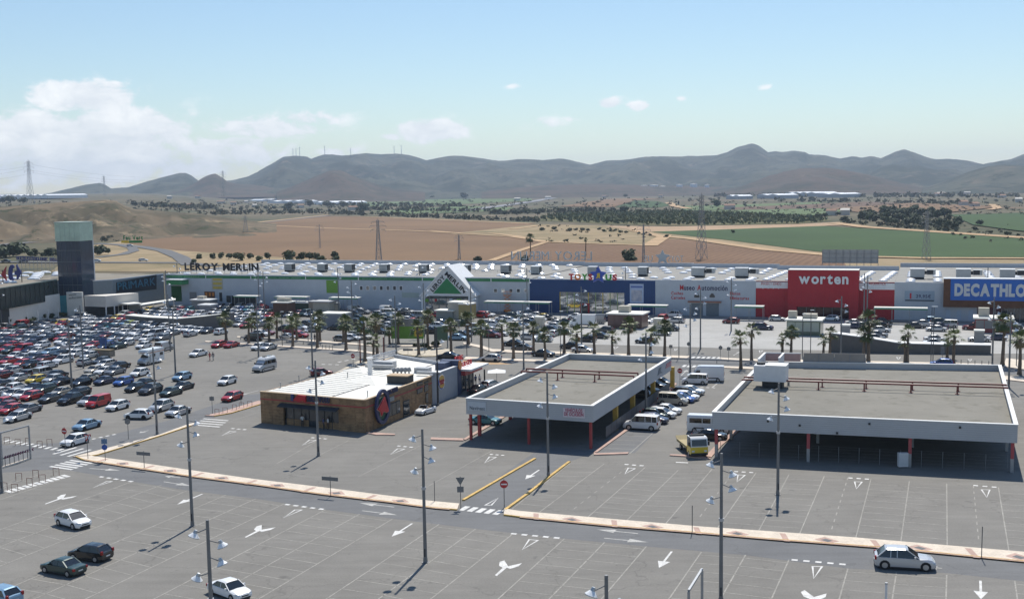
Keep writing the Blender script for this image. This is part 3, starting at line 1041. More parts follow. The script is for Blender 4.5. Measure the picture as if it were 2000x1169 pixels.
def dome_mesh():
 mb = MB()
 n,h = 8,.34
 rings = [(1.0,0,.0),(1.0,0,.13),(.86,0,.34),(.5,0,.52),(0.0,0,.58)]
 vs = []
 for r,_,z in rings[:-1]:
  for i in range(n):
   t = 2 * PI * (i + .5) / n
   k = 1 / max(abs(math.cos(t)),abs(math.sin(t))) ** .7
   vs.append((r * math.cos(t) * k * 1.15,r * math.sin(t) * k * .9,z))
 vs.append((0,0,.58))
 fs,ms = [],[]
 for j in range(3):
  for i in range(n):
   fs.append((j * n + i,j * n + (i + 1) % n,(j + 1) * n + (i + 1) % n,(j + 1) * n + i))
   ms.append(1 if j == 0 else 0)
 for i in range(n):
  fs.append((3 * n + i,3 * n + (i + 1) % n,4 * n))
  ms.append(0)
 mb.add(vs,fs)
 mb.m = ms
 return mb.mesh('skylight',[M_SKYL,M_CURB])
DOME = dome_mesh()
def skylights(par,spots,z,sc=1.0):
 for a,b in spots:
  o = place('skylight',DOME,par,(a,b,z))
  o.scale = (sc,sc,sc)
def unit_mesh(w,d,h,fan):
 mb = MB()
 mb.box(-w / 2,w / 2,-d / 2,d / 2,.5,.5 + h,0)
 mb.box(-w / 2 + .1,w / 2 - .1,-d / 2 + .1,d / 2 - .1,0,.5,1)
 mb.box(-w / 2 - .05,w / 2 + .05,-d / 2 - .05,d / 2 + .05,.5 + h,.62 + h,2)
 if fan:
  mb.box(w / 2 + .5,w / 2 + 2.6,-d / 2,d / 2,1.1,.4 + h,0)
  mb.box(w / 2 + .55,w / 2 + 2.0,-d / 2 - .04,-d / 2,1.25,.3 + h,1)
  mb.box(w / 2,w / 2 + .5,-.6,.6,1.2,h,1)
 else:
  mb.box(w / 2,w / 2 + .12,-d / 2 + .1,d / 2 - .1,.7,.4 + h,1)
  for k in range(4):
   mb.box(-w / 2 + .2,w / 2 - .2,-d / 2 - .03,-d / 2,.75 + k * h / 4.6,.82 + k * h / 4.6,1)
 return mb.mesh('air_unit',[M_HVAC,M_DARK,M_WHITE])
UNIT,UNIT2 = unit_mesh(2.5,2.2,1.9,False),unit_mesh(3.4,2.2,2.0,True)
def roof(par,a0,a1,b1,z,back=1.15):
 mb = MB()
 mb.box(a0,a1,.35,b1,z - .4,z,0)
 mb.build('roof',M_ROOFG,par)
 MB().box(a0,a1,b1,b1 + .35,z - .5,z + back,0).build('parapet',M_PARA,par)
# ---- hardware store (green band, gable)
hs = store('hardware_store','long white hardware store with a green band and a gabled entrance')
aL,aR = -108.8,5.08
MB().box(aL,aR,0,.35,0,8.15).build('wall',M_WCLAD,hs)
MB().box(aL,aR,.0,.35,8.95,9.25).build('coping',M_PARA,hs)
edges = [322,402,490,597,700,825,959,1034]
for x0,x1 in zip(edges,edges[1:]):
 a0,a1 = FP(x0,540)[0],FP(x1,540)[0]
 MB().box(a0 + .12,a1 - .12,-.06,.35,8.152,8.948).build('green_band',M_GBAND,hs)
 MB().box(a1 - .12,a1 + .12,-.09,.35,8.152,8.948).build('band_joint',M_WHITE,hs)
for x0,x1 in ((492,597),(704,818),(322,398)):
 a0,a1 = FP(x0,540)[0],FP(x1,540)[0]
 words = 'BRICOLAJE   CONSTRUCCIÓN   DECORACIÓN   JARDINERÍA' if x0 > 330 else 'DECORACIÓN   JARDINERÍA'
 words = words.split()
 sh = [len(w) + 2 for w in words]
 s_ = a0 + .6
 for w,k in zip(words,sh):
  e_ = s_ + (a1 - a0 - 1.2) * k / sum(sh)
  text_on(hs,w,(s_,-.07,8.38),(e_ - .9,-.07,8.38),(0,0,1),.38,M_PGREEN,N_VIEW,ext=.01,single='band_lettering')
  s_ = e_
MB().box(aL - .3,aL,0,54,0,9.25).build('side_wall',M_WCLAD,hs)
roof(hs,aL,aR,54,9.0)
random.seed(11)
sk = []
for r,b in enumerate((3.6,8.5,15.5,25.5,34,42,50)):
 a = aL + 4 + (r % 2) * 2.6 + random.uniform(0,1.5)
 while a < aR - 2:
  if random.random() < .93:
   sk.append((a + random.uniform(-.5,.5),b + random.uniform(-.5,.5)))
  a += 5.6 if r < 4 else 5.0
gl_,gr_ = FP(832,560)[0],FP(933,560)[0]
sk = [(a,b) for a,b in sk if not (gl_ - 1 < a < gr_ + 2 and b < 16)]
units = [566,630,683,751,828,909,988]
ua = []
for px in units:
 a,z = FP(px,531,17)
 ua.append(a)
 place('air_unit',UNIT,hs,(a,17,9.0),random.uniform(-.03,.03))
skylights(hs,[(a,b) for a,b in sk if all(abs(a - u) > 2.4 or abs(b - 17) > 3 for u in ua)],9.0)
# walkway rail line across the roof
mb = MB()
for k in range(48):
 a = aL + 3 + k * (aR - aL - 6) / 47
 mb.bar((a,21.5,9.0),(a,21.5,9.7),.06)
mb.bar((aL + 3,21.5,9.7),(aR - 3,21.5,9.7),.07)
mb.bar((aL + 3,21.5,9.35),(aR - 3,21.5,9.35),.05)
mb.build('roof_rail',M_STEEL,hs)
def window(par,px0,px1,py0,py1,off=-.03,mg=M_GLASS,frame=M_WHITE):
 a0,z1 = FP(px0,py0)
 a1,z0 = FP(px1,py1)
 w = MB()
 w.box(a0 - .12,a0,off - .05,.05,z0 - .12,z1 + .12)
 w.box(a1,a1 + .12,off - .05,.05,z0 - .12,z1 + .12)
 w.box(a0,a1,off - .05,.05,z1,z1 + .12)
 w.box(a0,a1,off - .05,.05,z0 - .12,z0)
 f_ = w.build('window',frame,par)
 MB().box(a0,a1,off,.04,z0,z1).build('pane',mg,f_)
 return f_
for k,px in enumerate((703,715.5,729,742,755,768,780.5)):
 window(hs,px,px + 5.5,558.5,566,mg=M_GLASS if k in (0,3,5,6) else M_MIRR)
for k,px in enumerate((965,979.5,995,1009.5,1024)):
 window(hs,px,px + 6,564,570.5,mg=M_GLASS if k in (0,2,3) else M_MIRR)
fbox('green_poster',hs,637,661,547,572,M_GREEN,-.10,-.01)
fbox('yellow_poster',hs,413,435.5,542.5,565,flat('buff_panel',(.42,.40,.33),.6),-.10,-.01)
for y0,y1 in ((543.5,548),(551,556),(559,564)):
 fbox('poster_stripe',hs,416,433,y0,y1,flat('ochre',(.52,.40,.08),.6),-.13,-.102)
fbox('wall_poster',hs,785,818,571,581,flat('grey_green_poster',(.40,.46,.42),.6),-.08,-.01)
# garden entrance on the far left
fbox('entrance_box',hs,324,356,547.5,556,M_GREENT,-3.2,-.02)
fbox('entrance_trim',hs,324,356,545.5,547.3,M_WHITE,-3.3,-.02)
fbox('door',hs,334,355,558,588,flat('dark_green_glass',(.02,.10,.03),.2),-.12,-.01)
for x0,x1,y0,y1,m in ((399,420,569,585,M_BROWN),(428,434,571,588,M_DARK),(452,500,577,598,M_DARK),(370,384,570,588,M_MID),(442,451,577,590,M_DARK)):
 fbox('door',hs,x0,x1,y0,y1,m,-.10,-.01)
for k in range(3):
 fbox('orange_panel',hs,401 + k * 6.6,405 + k * 6.6,571,578,M_ORANGE,-.14,-.102)
# gabled entrance
B0 = -3.4
gp = [FP(x,y,B0) for x,y in [(823,606),(823,577),(873.5,520),(926,577),(926,610)]]
gp = [(a,max(0,z)) for a,z in gp]
zc = 2.7
def fprism(poly,b0,b1,name,m,par,ms=None):
 n = len(poly)
 ar = sum(poly[i][0] * poly[(i + 1) % n][1] - poly[(i + 1) % n][0] * poly[i][1] for i in range(n))
 poly = poly if ar > 0 else poly[::-1]
 vs = [(a,b0,z) for a,z in poly] + [(a,b1,z) for a,z in poly]
 mb = MB()
 mb.add(vs,[tuple(range(n)),tuple(range(2 * n - 1,n - 1,-1))])
 mb.add(vs,[(i,n + i,n + (i + 1) % n,(i + 1) % n) for i in range(n)])
 return mb.build(name,m,par)
az_,gz_ = gp[2]
zl = gp[1][1]
fprism([(gp[0][0],zl - .001),gp[1],gp[2],gp[3],(gp[4][0],zl - .001)],B0,B0 + .3,'gable',M_WHITE,hs)
for a0,a1 in ((gp[0][0],gp[0][0] + 1.1),(gp[4][0] - 1.6,gp[4][0])):
 MB().box(a0,a1,B0 + .003,0,0,zl - .004).build('gable_pillar',M_WHITE,hs)
# sloping roof slabs behind the gable
for s,e in ((gp[1],gp[2]),(gp[2],gp[3])):
 d = Vector((e[0] - s[0],0,e[1] - s[1])).normalized()
 nn_ = Vector((-d.z,0,d.x))
 nn_ = nn_ if nn_.z > 0 else -nn_
 ext_ = d * .5
 p,q = Vector((s[0],0,s[1])),Vector((e[0],0,e[1]))
 if e is gp[3]:
  q = q + ext_
 else:
  p = p - ext_
 vs = []
 for pt in (p,q):
  for b in (B0 - .25,6.5):
   for t_ in (0.01,.35):
    w = pt + nn_ * t_
    vs.append((w.x,b,w.z))
 MB().add(vs,[(0,1,3,2),(4,6,7,5),(0,4,5,1),(2,3,7,6),(0,2,6,4),(1,5,7,3)]).build('gable_roof',M_WHITE,hs)
fprism([FP(x,y,B0 - .12) for x,y in [(846,572.5),(872.5,543),(901,573.5)]],B0 - .14,B0 - .005,'green_triangle',flat('signal_green',(.03,.24,.08),.4),hs)
def slope_text(s,pa,pb,h,off):
 a,za = FP(*pa,off)
 b,zb = FP(*pb,off)
 d = Vector((b - a,0,zb - za)).normalized()
 up = Vector((-d.z,0,d.x))
 text_on(hs,s,(a,off,za),(b,off,zb),up,h,M_BLACK,N_VIEW,bold=.02,ext=.06)
slope_text('LEROY',(845.5,570),(869.5,542.5),1.15,B0 - .1)
slope_text('MERLIN',(868,536),(906,572.5),1.15,B0 - .1)
gx = [829,843,857,871,885,899,913,922]
for x0,x1 in zip(gx,gx[1:]):
 a0,z1 = FP(x0,583,B0 + .3)
 a1,z0 = FP(x1,606,B0 + .3)
 f_ = MB().box(a0,a0 + .14,B0 + .2,B0 + .5,.05,z1).build('window',M_MID,hs)
 MB().box(a0 + .15,a1,B0 + .3,B0 + .4,.05,z1).build('pane',M_MIRR,f_)
for x0,x1,c in ((830,837,M_GREEN),(892,901,M_GREEN),(849,853,M_RED),(878,884,M_WHITE)):
 a0,z1 = FP(x0,583,B0 + .2)
 a1,z0 = FP(x1,589,B0 + .2)
 MB().box(a0,a1,B0 + .14,B0 + .19,z0,z1).build('shop_poster',c,hs)
# roof signs
rs = tag(place('roof_sign',None,None,FO,FA),'tall black letters LEROY MERLIN standing on the roof edge, read from the car park','sign')
a0,z0 = FP(361,527,7)
a1,_ = FP(505,529,7)
text_on(rs,'LEROY MERLIN',(a0,7,z0),(a1,7,z0),(0,0,1),2.15,M_BLACK,N_VIEW,bold=.035,ext=.1)
mb = MB()
for k in range(14):
 a = a0 + (a1 - a0) * k / 13
 mb.bar((a,7.3,9.0),(a,7.3,z0 + 1.6),.09)
mb.bar((a0,7.3,z0 + .4),(a1,7.3,z0 + .4),.1)
mb.bar((a0,7.3,z0 + 1.5),(a1,7.3,z0 + 1.5),.1)
mb.build('frame',M_MID,rs)
rs2 = tag(place('roof_sign',None,None,FO,FA),'pale grey backs of mirrored letters on the rear edge of the roof','sign')
a0,z0 = FP(1156,508,56)
a1,_ = FP(999,508,56)
M_PALEG = flat('pale_letter_back',(.42,.45,.47),.6)
text_on(rs2,'LEROY MERLIN',(a0,56,10.5),(a1,56,10.5),(0,0,1),2.6,M_PALEG,(0,1,0),bold=.0,ext=.1)
mb = MB()
for k in range(13):
 a = a1 + (a0 - a1) * k / 12
 mb.bar((a,55.8,9.0),(a,55.8,13.0),.1)
mb.build('frame',M_STEEL,rs2)
rs3 = tag(place('roof_sign',None,None,FO,FA),'pale grey back of a star and letters on the rear parapet of the roof','sign')
a0,_ = FP(1335,505,53)
a1,_ = FP(1258,505,53)
text_on(rs3,'TOYS',(a0,53,10.3),(a0 - 4.6,53,10.3),(0,0,1),1.8,M_PALEG,(0,1,0),ext=.1)
text_on(rs3,'US',(a1 + 2.6,53,10.3),(a1,53,10.3),(0,0,1),1.8,M_PALEG,(0,1,0),ext=.1)
def star(cx_,cz_,r,ri,n=5,rot=PI / 2):
 return [(cx_ + (r if k % 2 == 0 else ri) * math.cos(rot + k * PI / n),cz_ + (r if k % 2 == 0 else ri) * math.sin(rot + k * PI / n)) for k in range(2 * n)]
fprism(star((a0 + a1) / 2 - .4,11.6,2.3,1.15),53,53.2,'star',M_PALEG,rs3)
# ---- toy store
ts = store('toy_store','blue toy store with a wide glazed front and coloured letters')
a0t,a1t = 5.12,38.98
wa0,wz1 = FP(1093,570)
wa1,_ = FP(1219.5,612)
W_ = MB()
W_.box(a0t,wa0,0,.35,0,8.85)
W_.box(wa1,a1t,0,.35,0,8.85)
W_.box(wa0,wa1,0,.35,wz1,8.85)
W_.build('wall',M_BCLAD,ts)
MB().box(a0t,a1t,.0,.36,8.852,9.05).build('coping',M_PARA,ts)
roof(ts,a0t,a1t,53,8.8)
nb = 9
for k in range(nb):
 a,b = wa0 + (wa1 - wa0) * k / nb,wa0 + (wa1 - wa0) * (k + 1) / nb
 f_ = MB().box(a,a + .16,-.02,.28,0,wz1 - .003).build('window',M_YELLOW if k in (0,4,6) else flat('pale_green_frame',(.42,.50,.20),.5),ts)
 MB().box(a + .163,b,.1,.16,wz1 * .52,wz1 - .06).build('upper_pane',M_MIRR,f_)
 MB().box(a + .163,b,.1,.16,.05,wz1 * .50).build('lower_pane',M_MIRR,f_)
fbox('entrance_frame',ts,1133,1151,592,611,M_RED,-.25,.05)
fbox('sliding_door',ts,1136,1148,595,611,M_GLASS,-.30,-.252)
fbox('poster',ts,1230,1257,554,592,flat('pale_blue_poster',(.42,.50,.66),.5),-.12,-.005)
fbox('poster_picture',ts,1233,1254,566,588,mat('poster_print',(.30,.34,.45),.6,scale=1.1,var=.6,rgb2=(.62,.58,.58)),-.15,-.122)
fbox('poster_title',ts,1232,1255,558,562,flat('poster_blue',(.10,.16,.42),.5),-.15,-.122)
sk = []
for r,b in enumerate((3.6,8.5,17,27,35,44)):
 a = a0t + 2 + (r % 2) * 2.5
 while a < a1t - 1.5:
  sk.append((a + random.uniform(-.4,.4),b))
  a += 5.4
ua = []
for px in (1047,1158,1256):
 a,z = FP(px,534,16)
 ua.append(a)
 place('air_unit',UNIT,ts,(a,16,8.8))
skylights(ts,[(a,b) for a,b in sk if all(abs(a - u) > 2.4 or abs(b - 16) > 2.5 for u in ua)],8.8)
tsn = tag(place('store_sign',None,None,FO,FA),'coloured toy store letters with a blue star above the blue wall','sign')
RD,OR,GN = flat('sign_red',(.55,.02,.03),.35),flat('sign_orange',(.72,.20,.02),.35),flat('sign_green',(.06,.34,.05),.35)
p0,p1 = FP(1111,545,-.3),FP(1157,546,-.3)
text_on(tsn,'TOYS',(p0[0],-.3,p0[1] - .05),(p1[0],-.3,p0[1] - .05),(0,0,1),1.5,RD,N_VIEW,bold=.05,ext=.15,cols=[RD,OR,GN,RD])
q0,q1 = FP(1182.5,546,-.3),FP(1205,546,-.3)
text_on(tsn,'US',(q0[0],-.3,q0[1] - .05),(q1[0],-.3,q0[1] - .05),(0,0,1),1.5,GN,N_VIEW,bold=.05,ext=.15,cols=[GN,RD])
sc_ = FP(1168,537,-.4)
fprism(star(sc_[0],sc_[1],2.15,1.05),-.45,-.2,'star',flat('star_blue',(.05,.10,.45),.35),tsn)
fprism(star(sc_[0],sc_[1] - .02,2.45,1.25),-.19,-.1,'star_edge',flat('star_edge',(.20,.24,.55),.4),tsn)
text_on(tsn,'R',(sc_[0] + .52,-.56,sc_[1] - .75),(sc_[0] - .52,-.56,sc_[1] - .75),(0,0,1),1.3,M_YELLOW,N_VIEW,bold=.05,ext=.1)
# ---- motor museum
mu = store('museum_hall','white hall of the motor museum with two grey shutters')
a0m,a1m = 39.02,64.4
MB().box(a0m,a1m,0,.35,0,8.9).build('wall',M_WCLAD,mu)
MB().box(a0m,a1m,.0,.36,8.902,9.1).build('coping',M_PARA,mu)
roof(mu,a0m,a1m,50,8.85)
for x0,x1 in ((1350,1373),(1379,1404)):
 fbox('shutter',mu,x0,x1,592,616.5,flat('grey_shutter',(.17,.20,.22),.5),-.06,-.003)
fbox('awning',mu,1343,1408,587.5,591.5,mat('terracotta_awning',(.34,.16,.11),.7),-.7,-.003)
for (x0,x1,y,yt,w) in ((1311,1334,575,568,'Coches'),(1311,1338,583.5,576.5,'Carteles'),(1426,1446,575.5,569,'Motos'),(1426,1463,584.5,577.5,'Miniaturas')):
 p,q = FP(x0,y),FP(x1,y)
 text_on(mu,w,(p[0],-.03,p[1]),(q[0],-.03,p[1]),(0,0,1),.78,M_RED,N_VIEW,bold=.015,ext=.02,single='red_lettering')
p,q = FP(1328,566),FP(1421,567.5)
text_on(mu,'Museo Automoción',(p[0],-.04,p[1]),(q[0],-.04,p[1]),(0,0,1),1.3,M_NAVYL,N_VIEW,bold=.02,ext=.03,cols=[M_RED if c in 'MA' else M_NAVYL for c in 'Museo Automoción'])
for px in (1361,1391):   # emblem of an old car
 c,z = FP(px,580)
 poly = [(c - .7,z),(c - .62,z + .5),(c - .45,z + .55),(c - .3,z + .95),(c + .3,z + .95),(c + .45,z + .55),(c + .62,z + .5),(c + .7,z),(c + .45,z - .1),(c - .45,z - .1)]
 fprism(poly,-.06,-.003,'car_emblem',flat('sepia_print',(.10,.09,.08),.6),mu)
sk = [(a0m + 2.2 + k * 5.3,b) for b in (3.6,8.6,26,34,42) for k in range(5)]
ua = []
for px in (1364,1449):
 a,z = FP(px,535,13)
 place('air_unit',UNIT2,mu,(a,13,8.85))
skylights(mu,sk,8.85)
# ---- electronics store (red)
es = store('electronics_store','red electronics store with a tall red block and white lettering')
a0e,a1e = 64.44,97.28
ta0,ta1 = FP(1540,560)[0],FP(1678,560)[0]
for i,(x,y) in enumerate(((a0e,ta0 - .002),(ta1 + .002,a1e))):
 MB().box(x,y,0,.35,0,7.3).build('wall',M_RCLAD,es)
 MB().box(x,y,-.03,.35,7.302,8.85).build('white_fascia',M_WHITE,es)
 MB().box(x,y,0,.36,8.852,9.1).build('coping',flat('dark_red_coping',(.22,.02,.03),.6),es)
MB().box(ta0,ta1,-1.6,2.5,3.0,11.95).build('red_block',M_RCLAD,es)
MB().box(ta0 + .02,ta1 - .02,-1.58,2.5,11.952,12.1).build('block_coping',M_CREAMR,es)
MB().box(ta0,ta0 + 2.2,-1.58,2.5,0,2.998).build('block_pier',M_RCLAD,es)
MB().box(ta1 - 2.2,ta1,-1.58,2.5,0,2.998).build('block_pier',M_RCLAD,es)
for k in range(6):
 a = ta0 + 2.21 + k * (ta1 - ta0 - 4.42) / 6
 f_ = MB().box(a,a + .12,.3,.6,0,2.99).build('window',M_MID,es)
 MB().box(a + .12,a + (ta1 - ta0 - 4.42) / 6,.4,.5,0,2.99).build('pane',flat('dark_red_glass',(.05,.012,.015),.1),f_)
roof(es,a0e,a1e,44,8.85)
p,q = FP(1560,553,-1.7),FP(1657,554,-1.7)
text_on(es,'worten',(p[0],-1.75,p[1]),(q[0],-1.75,p[1]),(0,0,1),2.55,M_WHITE,N_VIEW,bold=.03,ext=.12)
for x0,x1,w in ((1487,1526,'IMAGEN Y SONIDO'),(1697,1730,'INFORMÁTICA')):
 p,q = FP(x0,556),FP(x1,556.5)
 text_on(es,w,(p[0],-.06,p[1]),(q[0],-.06,p[1]),(0,0,1),.6,M_RED,N_VIEW,ext=.02,single='red_lettering')
for px in (1490.5,1500.5,1510.5,1521,1696,1707,1719,1729):
 a,z = FP(px,562.5,-.4)
 l = MB().tube((a,-.02,z),(a,-.7,z + .1),.05,n=6)
 l.tube((a,-.7,z + .18),(a,-.75,z - .12),.16,.10,n=8)
 l.build('wall_lamp',M_WHITE,es)
sk = []
for r in range(6):
 for k in range(6):
  sk.append((a0e + 3 + k * 5.6 + (r - 3) * .35,6 + r * 5.4))
skylights(es,sk,8.85)
# ---- sports store
sp = store('sports_store','sports store with a white wall and a brown and blue sign box')
a0s,a1s = 97.32,150.0
MB().box(a0s,a1s,0,.35,0,8.95).build('wall',M_WCLAD,sp)
MB().box(a0s,a1s,0,.36,8.952,9.15).build('coping',M_PARA,sp)
roof(sp,a0s,a1s,57,8.9)
bx0 = FP(1843,560,-1.2)[0]
MB().box(bx0,a1s,-1.2,1.5,3.5,10.1).build('brown_box',M_BROWN,sp)
MB().box(bx0 - .05,a1s,-1.25,1.6,10.102,10.3).build('box_coping',M_WHITE,sp)
p,q = FP(1856,585,-1.3),FP(2046,585,-1.3)
MB().box(p[0],q[0],-1.35,-1.203,5.15,10.08).build('blue_panel',M_BLUEP,sp)
p,q = FP(1864,572.5,-1.4),FP(2023,573,-1.4)
text_on(sp,'DECATHLON',(p[0],-1.42,6.35),(q[0],-1.42,6.35),(0,0,1),2.75,flat('dull_white_letter',(.62,.64,.64),.5),N_VIEW,bold=.06,ext=.06,gap=.05)
fbox('poster',sp,1767,1825,567.5,589,flat('blue_grey_poster',(.30,.38,.46),.5),-.10,-.003)
p,q = FP(1789,581,-.1),FP(1818,581,-.1)
text_on(sp,'29,95€',(p[0],-.115,p[1]),(q[0],-.115,p[1]),(0,0,1),.75,M_NAVYL,N_VIEW,bold=.02,ext=.012,single='price_lettering')
fbox('poster_figure',sp,1777,1780,572,583,M_RED,-.13,-.102)
fbox('poster_strip',sp,1768,1824,585,588,M_DARK,-.13,-.102)
for x0,x1 in ((1848,1856),(1869,1877),(1892,1900)):
 fbox('door',sp,x0,x1,605,625,flat('pale_blue_door',(.45,.52,.60),.4),-.08,-.003)
gx = [1908 + k * 12 for k in range(12)]
for x0,x1 in zip(gx,gx[1:]):
 a,z1 = FP(x0,601,-.1)
 b,_ = FP(x1,601,-.1)
 f_ = MB().box(a,a + .15,-.2,.0,0,3.4).build('window',M_MID,sp)
 MB().box(a + .153,b,-.12,-.004,0,3.4).build('pane',M_GLASS,f_)
sk = []
for k in range(9):
 for r in range(7):
  sk.append((a0s + 3.5 + k * 6.2,4 + r * 5.2 + (k % 2)))
ua = []
for px in (1800,1890,1976):
 a,z = FP(px,538,14)
 ua.append(a)
 place('air_unit',UNIT2,sp,(a - 1,14,8.9))
skylights(sp,[(a,b) for a,b in sk if all(abs(a - u) > 4.4 or abs(b - 14) > 3 for u in ua)],8.9)
# billboard back on the rear parapet
bb = tag(place('billboard',None,None,FO,FA),'grey back of a long billboard frame standing behind the red block','billboard')
p,q = FP(1606,512,48),FP(1715,513,48)
MB().box(p[0],q[0],48,48.15,10.5,14.2).build('panel',flat('weathered_grey_board',(.36,.36,.35),.7),bb)
for k in range(9):
 a = p[0] + (q[0] - p[0]) * k / 8
 MB().bar((a,47.9,8.8),(a,47.9,14.3),.14).build('post',M_MID,bb)
for z in (10.6,12,13.2,14.25):
 MB().bar((p[0],47.85,z),(q[0],47.85,z),.1).build('rail',M_MID,bb)
# dark paved walkway before the shops
tag(MB().prism([tuple(FW(a,b).xy) for a,b in ((-108,-4.6),(150,-4.6),(150,0),(-108,0))],-.05,.13).build('shop_front_pavement',mat('grey_paving',(.24,.235,.23),.8,var=.1,scale=.4,fine=.1,fscale=3)),kind='structure')
# ---- trolley shelters in front of the shops
SHE = [(535,597,577,'trolley shelter before the long white wall, left of the green poster'),(642,698,580,'trolley shelter right below the square green poster'),
 (945,1073,588,'longest trolley shelter, reaching from the white wall to the blue wall'),(1224,1302,595,'trolley shelter under the tall blue wall poster'),
 (1434,1491,597,'trolley shelter between the museum lettering and the red wall'),(1707,1812,600,'trolley shelter across the corner of the red and white walls'),
 (456,501,573.5,'small trolley shelter left, by the dark loading doors')]
for x0,x1,y,lb in SHE:
 b0 = -7.5
 a0,z = FP(x0,y,b0)
 a1,_ = FP(x1,y,b0)
 z = min(max(z,2.7),3.9)
 t_ = thing('trolley_shelter','flat white ' + lb,'shelter',FW(a0,b0),FA,'trolley shelters along the shop fronts')
 L_ = a1 - a0
 MB().box(0,L_,0,2.6,z - .12,z).build('roof',M_CREAMR,t_)
 MB().box(-.02,L_ + .02,-.05,-.003,z - .42,z - .05).build('green_edge',M_GREENT,t_)
 MB().box(-.02,L_ + .02,-.09,-.052,z - .18,z + .06).build('white_edge',M_WHITE,t_)
 n = max(2,round(L_ / 4))
 for k in range(n + 1):
  a = .15 + (L_ - .3) * k / n
  for b in (.2,2.4):
   MB().tube((a,b,0),(a,b,z - .122),.06,n=6).build('post',M_STEEL,t_)
# scissor lift with yellow platform by the white wall
lf = thing('scissor_lift','yellow scissor lift raised beside the row of small windows','lift',FW(FP(994,575)[0],-1.4),FA)
m = MB()
m.box(-.9,.9,-.5,.5,.25,.8)
m.build('chassis',M_ORANGE,lf)
m = MB()
z = .8
for k in range(4):
 for b in (-.4,.4):
  m.bar((-.8,b,z),(.8,b,z + .95),.08)
  m.bar((.8,b,z),(-.8,b,z + .95),.08)
 z += .95
m.build('scissor',M_ORANGE,lf)
m = MB()
m.box(-1,1,-.5,.5,z,z + .12)
for a in (-.95,0,.95):
 for b in (-.45,.45):
  m.bar((a,b,z),(a,b,z + 1.1),.05)
for b in (-.45,.45):
 m.bar((-.95,b,z + 1.1),(.95,b,z + 1.1),.05)
m.build('platform',M_ORANGE,lf)
for a,b in ((-.7,-.5),(.7,-.5),(-.7,.5),(.7,.5)):
 MB().tube((a,b - .1,.25),(a,b + .1,.25),.25,n=10).build('wheel',M_DARK,lf)
# ------------------------------------------------------------------ walls on ground points
class Wall:
 """a vertical plane over two ground points; at() reads (along, height), xf() goes back to the place"""
 def __init__(self,p0,p1):
  self.o = Vector((p0.x,p0.y,0))
  self.d = Vector((p1.x - p0.x,p1.y - p0.y,0))
  self.len = self.d.length
  self.d.normalize()
  self.n = Vector((-self.d.y,self.d.x,0))
  c = Vector((0,0,0))
  if (c - self.o).dot(self.n) < 0:
   self.n = -self.n          # towards the viewer's side
 def at(self,x,y,off=0.0):
  r = ray(x,y)
  o = self.o + self.n * off
  t = (o.x * self.n.x + o.y * self.n.y) / (r.x * self.n.x + r.y * self.n.y)
  w = Vector((0,0,HCAM)) + r * t
  return (w - self.o).dot(self.d),w.z
 def xf(self,u,off,z,org=None):
  p = self.o + self.d * u + self.n * off
  if org is not None:
   p = p - org
  return Vector((p.x,p.y,z))
 def box(self,mb,u0,u1,o0,o1,z0,z1,org,mi=0):
  return mb.box(u0,u1,o0,o1,z0,z1,mi,xf=lambda a,b,c: self.xf(a,b,c,org))
 def rect(self,par,org,name,px0,px1,py0,py1,m,o0=.01,o1=.08):
  u0,za = self.at(px0,py0)
  u1,zb = self.at(px1,py1)
  return self.box(MB(),min(u0,u1),max(u0,u1),o0,o1,max(0,min(za,zb)),max(za,zb),org).build(name,m,par)
 def quad(self,par,org,name,pts,m,o0=.01,o1=.08):
  q = [self.at(*p) for p in pts]
  n = len(q)
  vs = [self.xf(u,o,max(0,z),org) for o in (o0,o1) for u,z in q]
  return MB().add(vs,[tuple(range(n))[::-1],tuple(range(n,2 * n))] + [(i,(i + 1) % n,n + (i + 1) % n,n + i) for i in range(n)]).build(name,m,par)
 def text(self,par,org,s,pa,pb,h,m,off=.1,**k):
  (u0,z0),(u1,z1) = self.at(*pa,off),self.at(*pb,off)
  return text_on(par,s,self.xf(u0,off,z0,org),self.xf(u1,off,z1,org),(0,0,1),h,m,self.n,**k)
class Quad:
 """a building plan given by four corners; xf(u, v, z) in metres from the first corner"""
 def __init__(self,A,B,C,D):
  self.c = [Vector((p.x,p.y,0)) for p in (A,B,C,D)]
  self.w = (self.c[1] - self.c[0]).length
  self.l = (self.c[3] - self.c[0]).length
 def p(self,u,v):
  s,t = u / self.w,v / self.l
  A,B,C,D = self.c
  return A * (1 - s) * (1 - t) + B * s * (1 - t) + C * s * t + D * (1 - s) * t
 def xf(self,u,v,z):
  q = self.p(u,v) - self.c[0]
  return (q.x,q.y,z)
 def inv(self,P):
  u,v = self.w / 2,self.l / 2
  for _ in range(30):
   e = Vector((P.x,P.y,0)) - self.p(u,v)
   du,dv = (self.p(u + .1,v) - self.p(u,v)) * 10,(self.p(u,v + .1) - self.p(u,v)) * 10
   det = du.x * dv.y - du.y * dv.x
   u += (e.x * dv.y - e.y * dv.x) / det
   v += (du.x * e.y - du.y * e.x) / det
  return u,v
 def box(self,u0,u1,v0,v1,z0,z1,mb=None):
  return (mb or MB()).box(u0,u1,v0,v1,z0,z1,xf=self.xf)
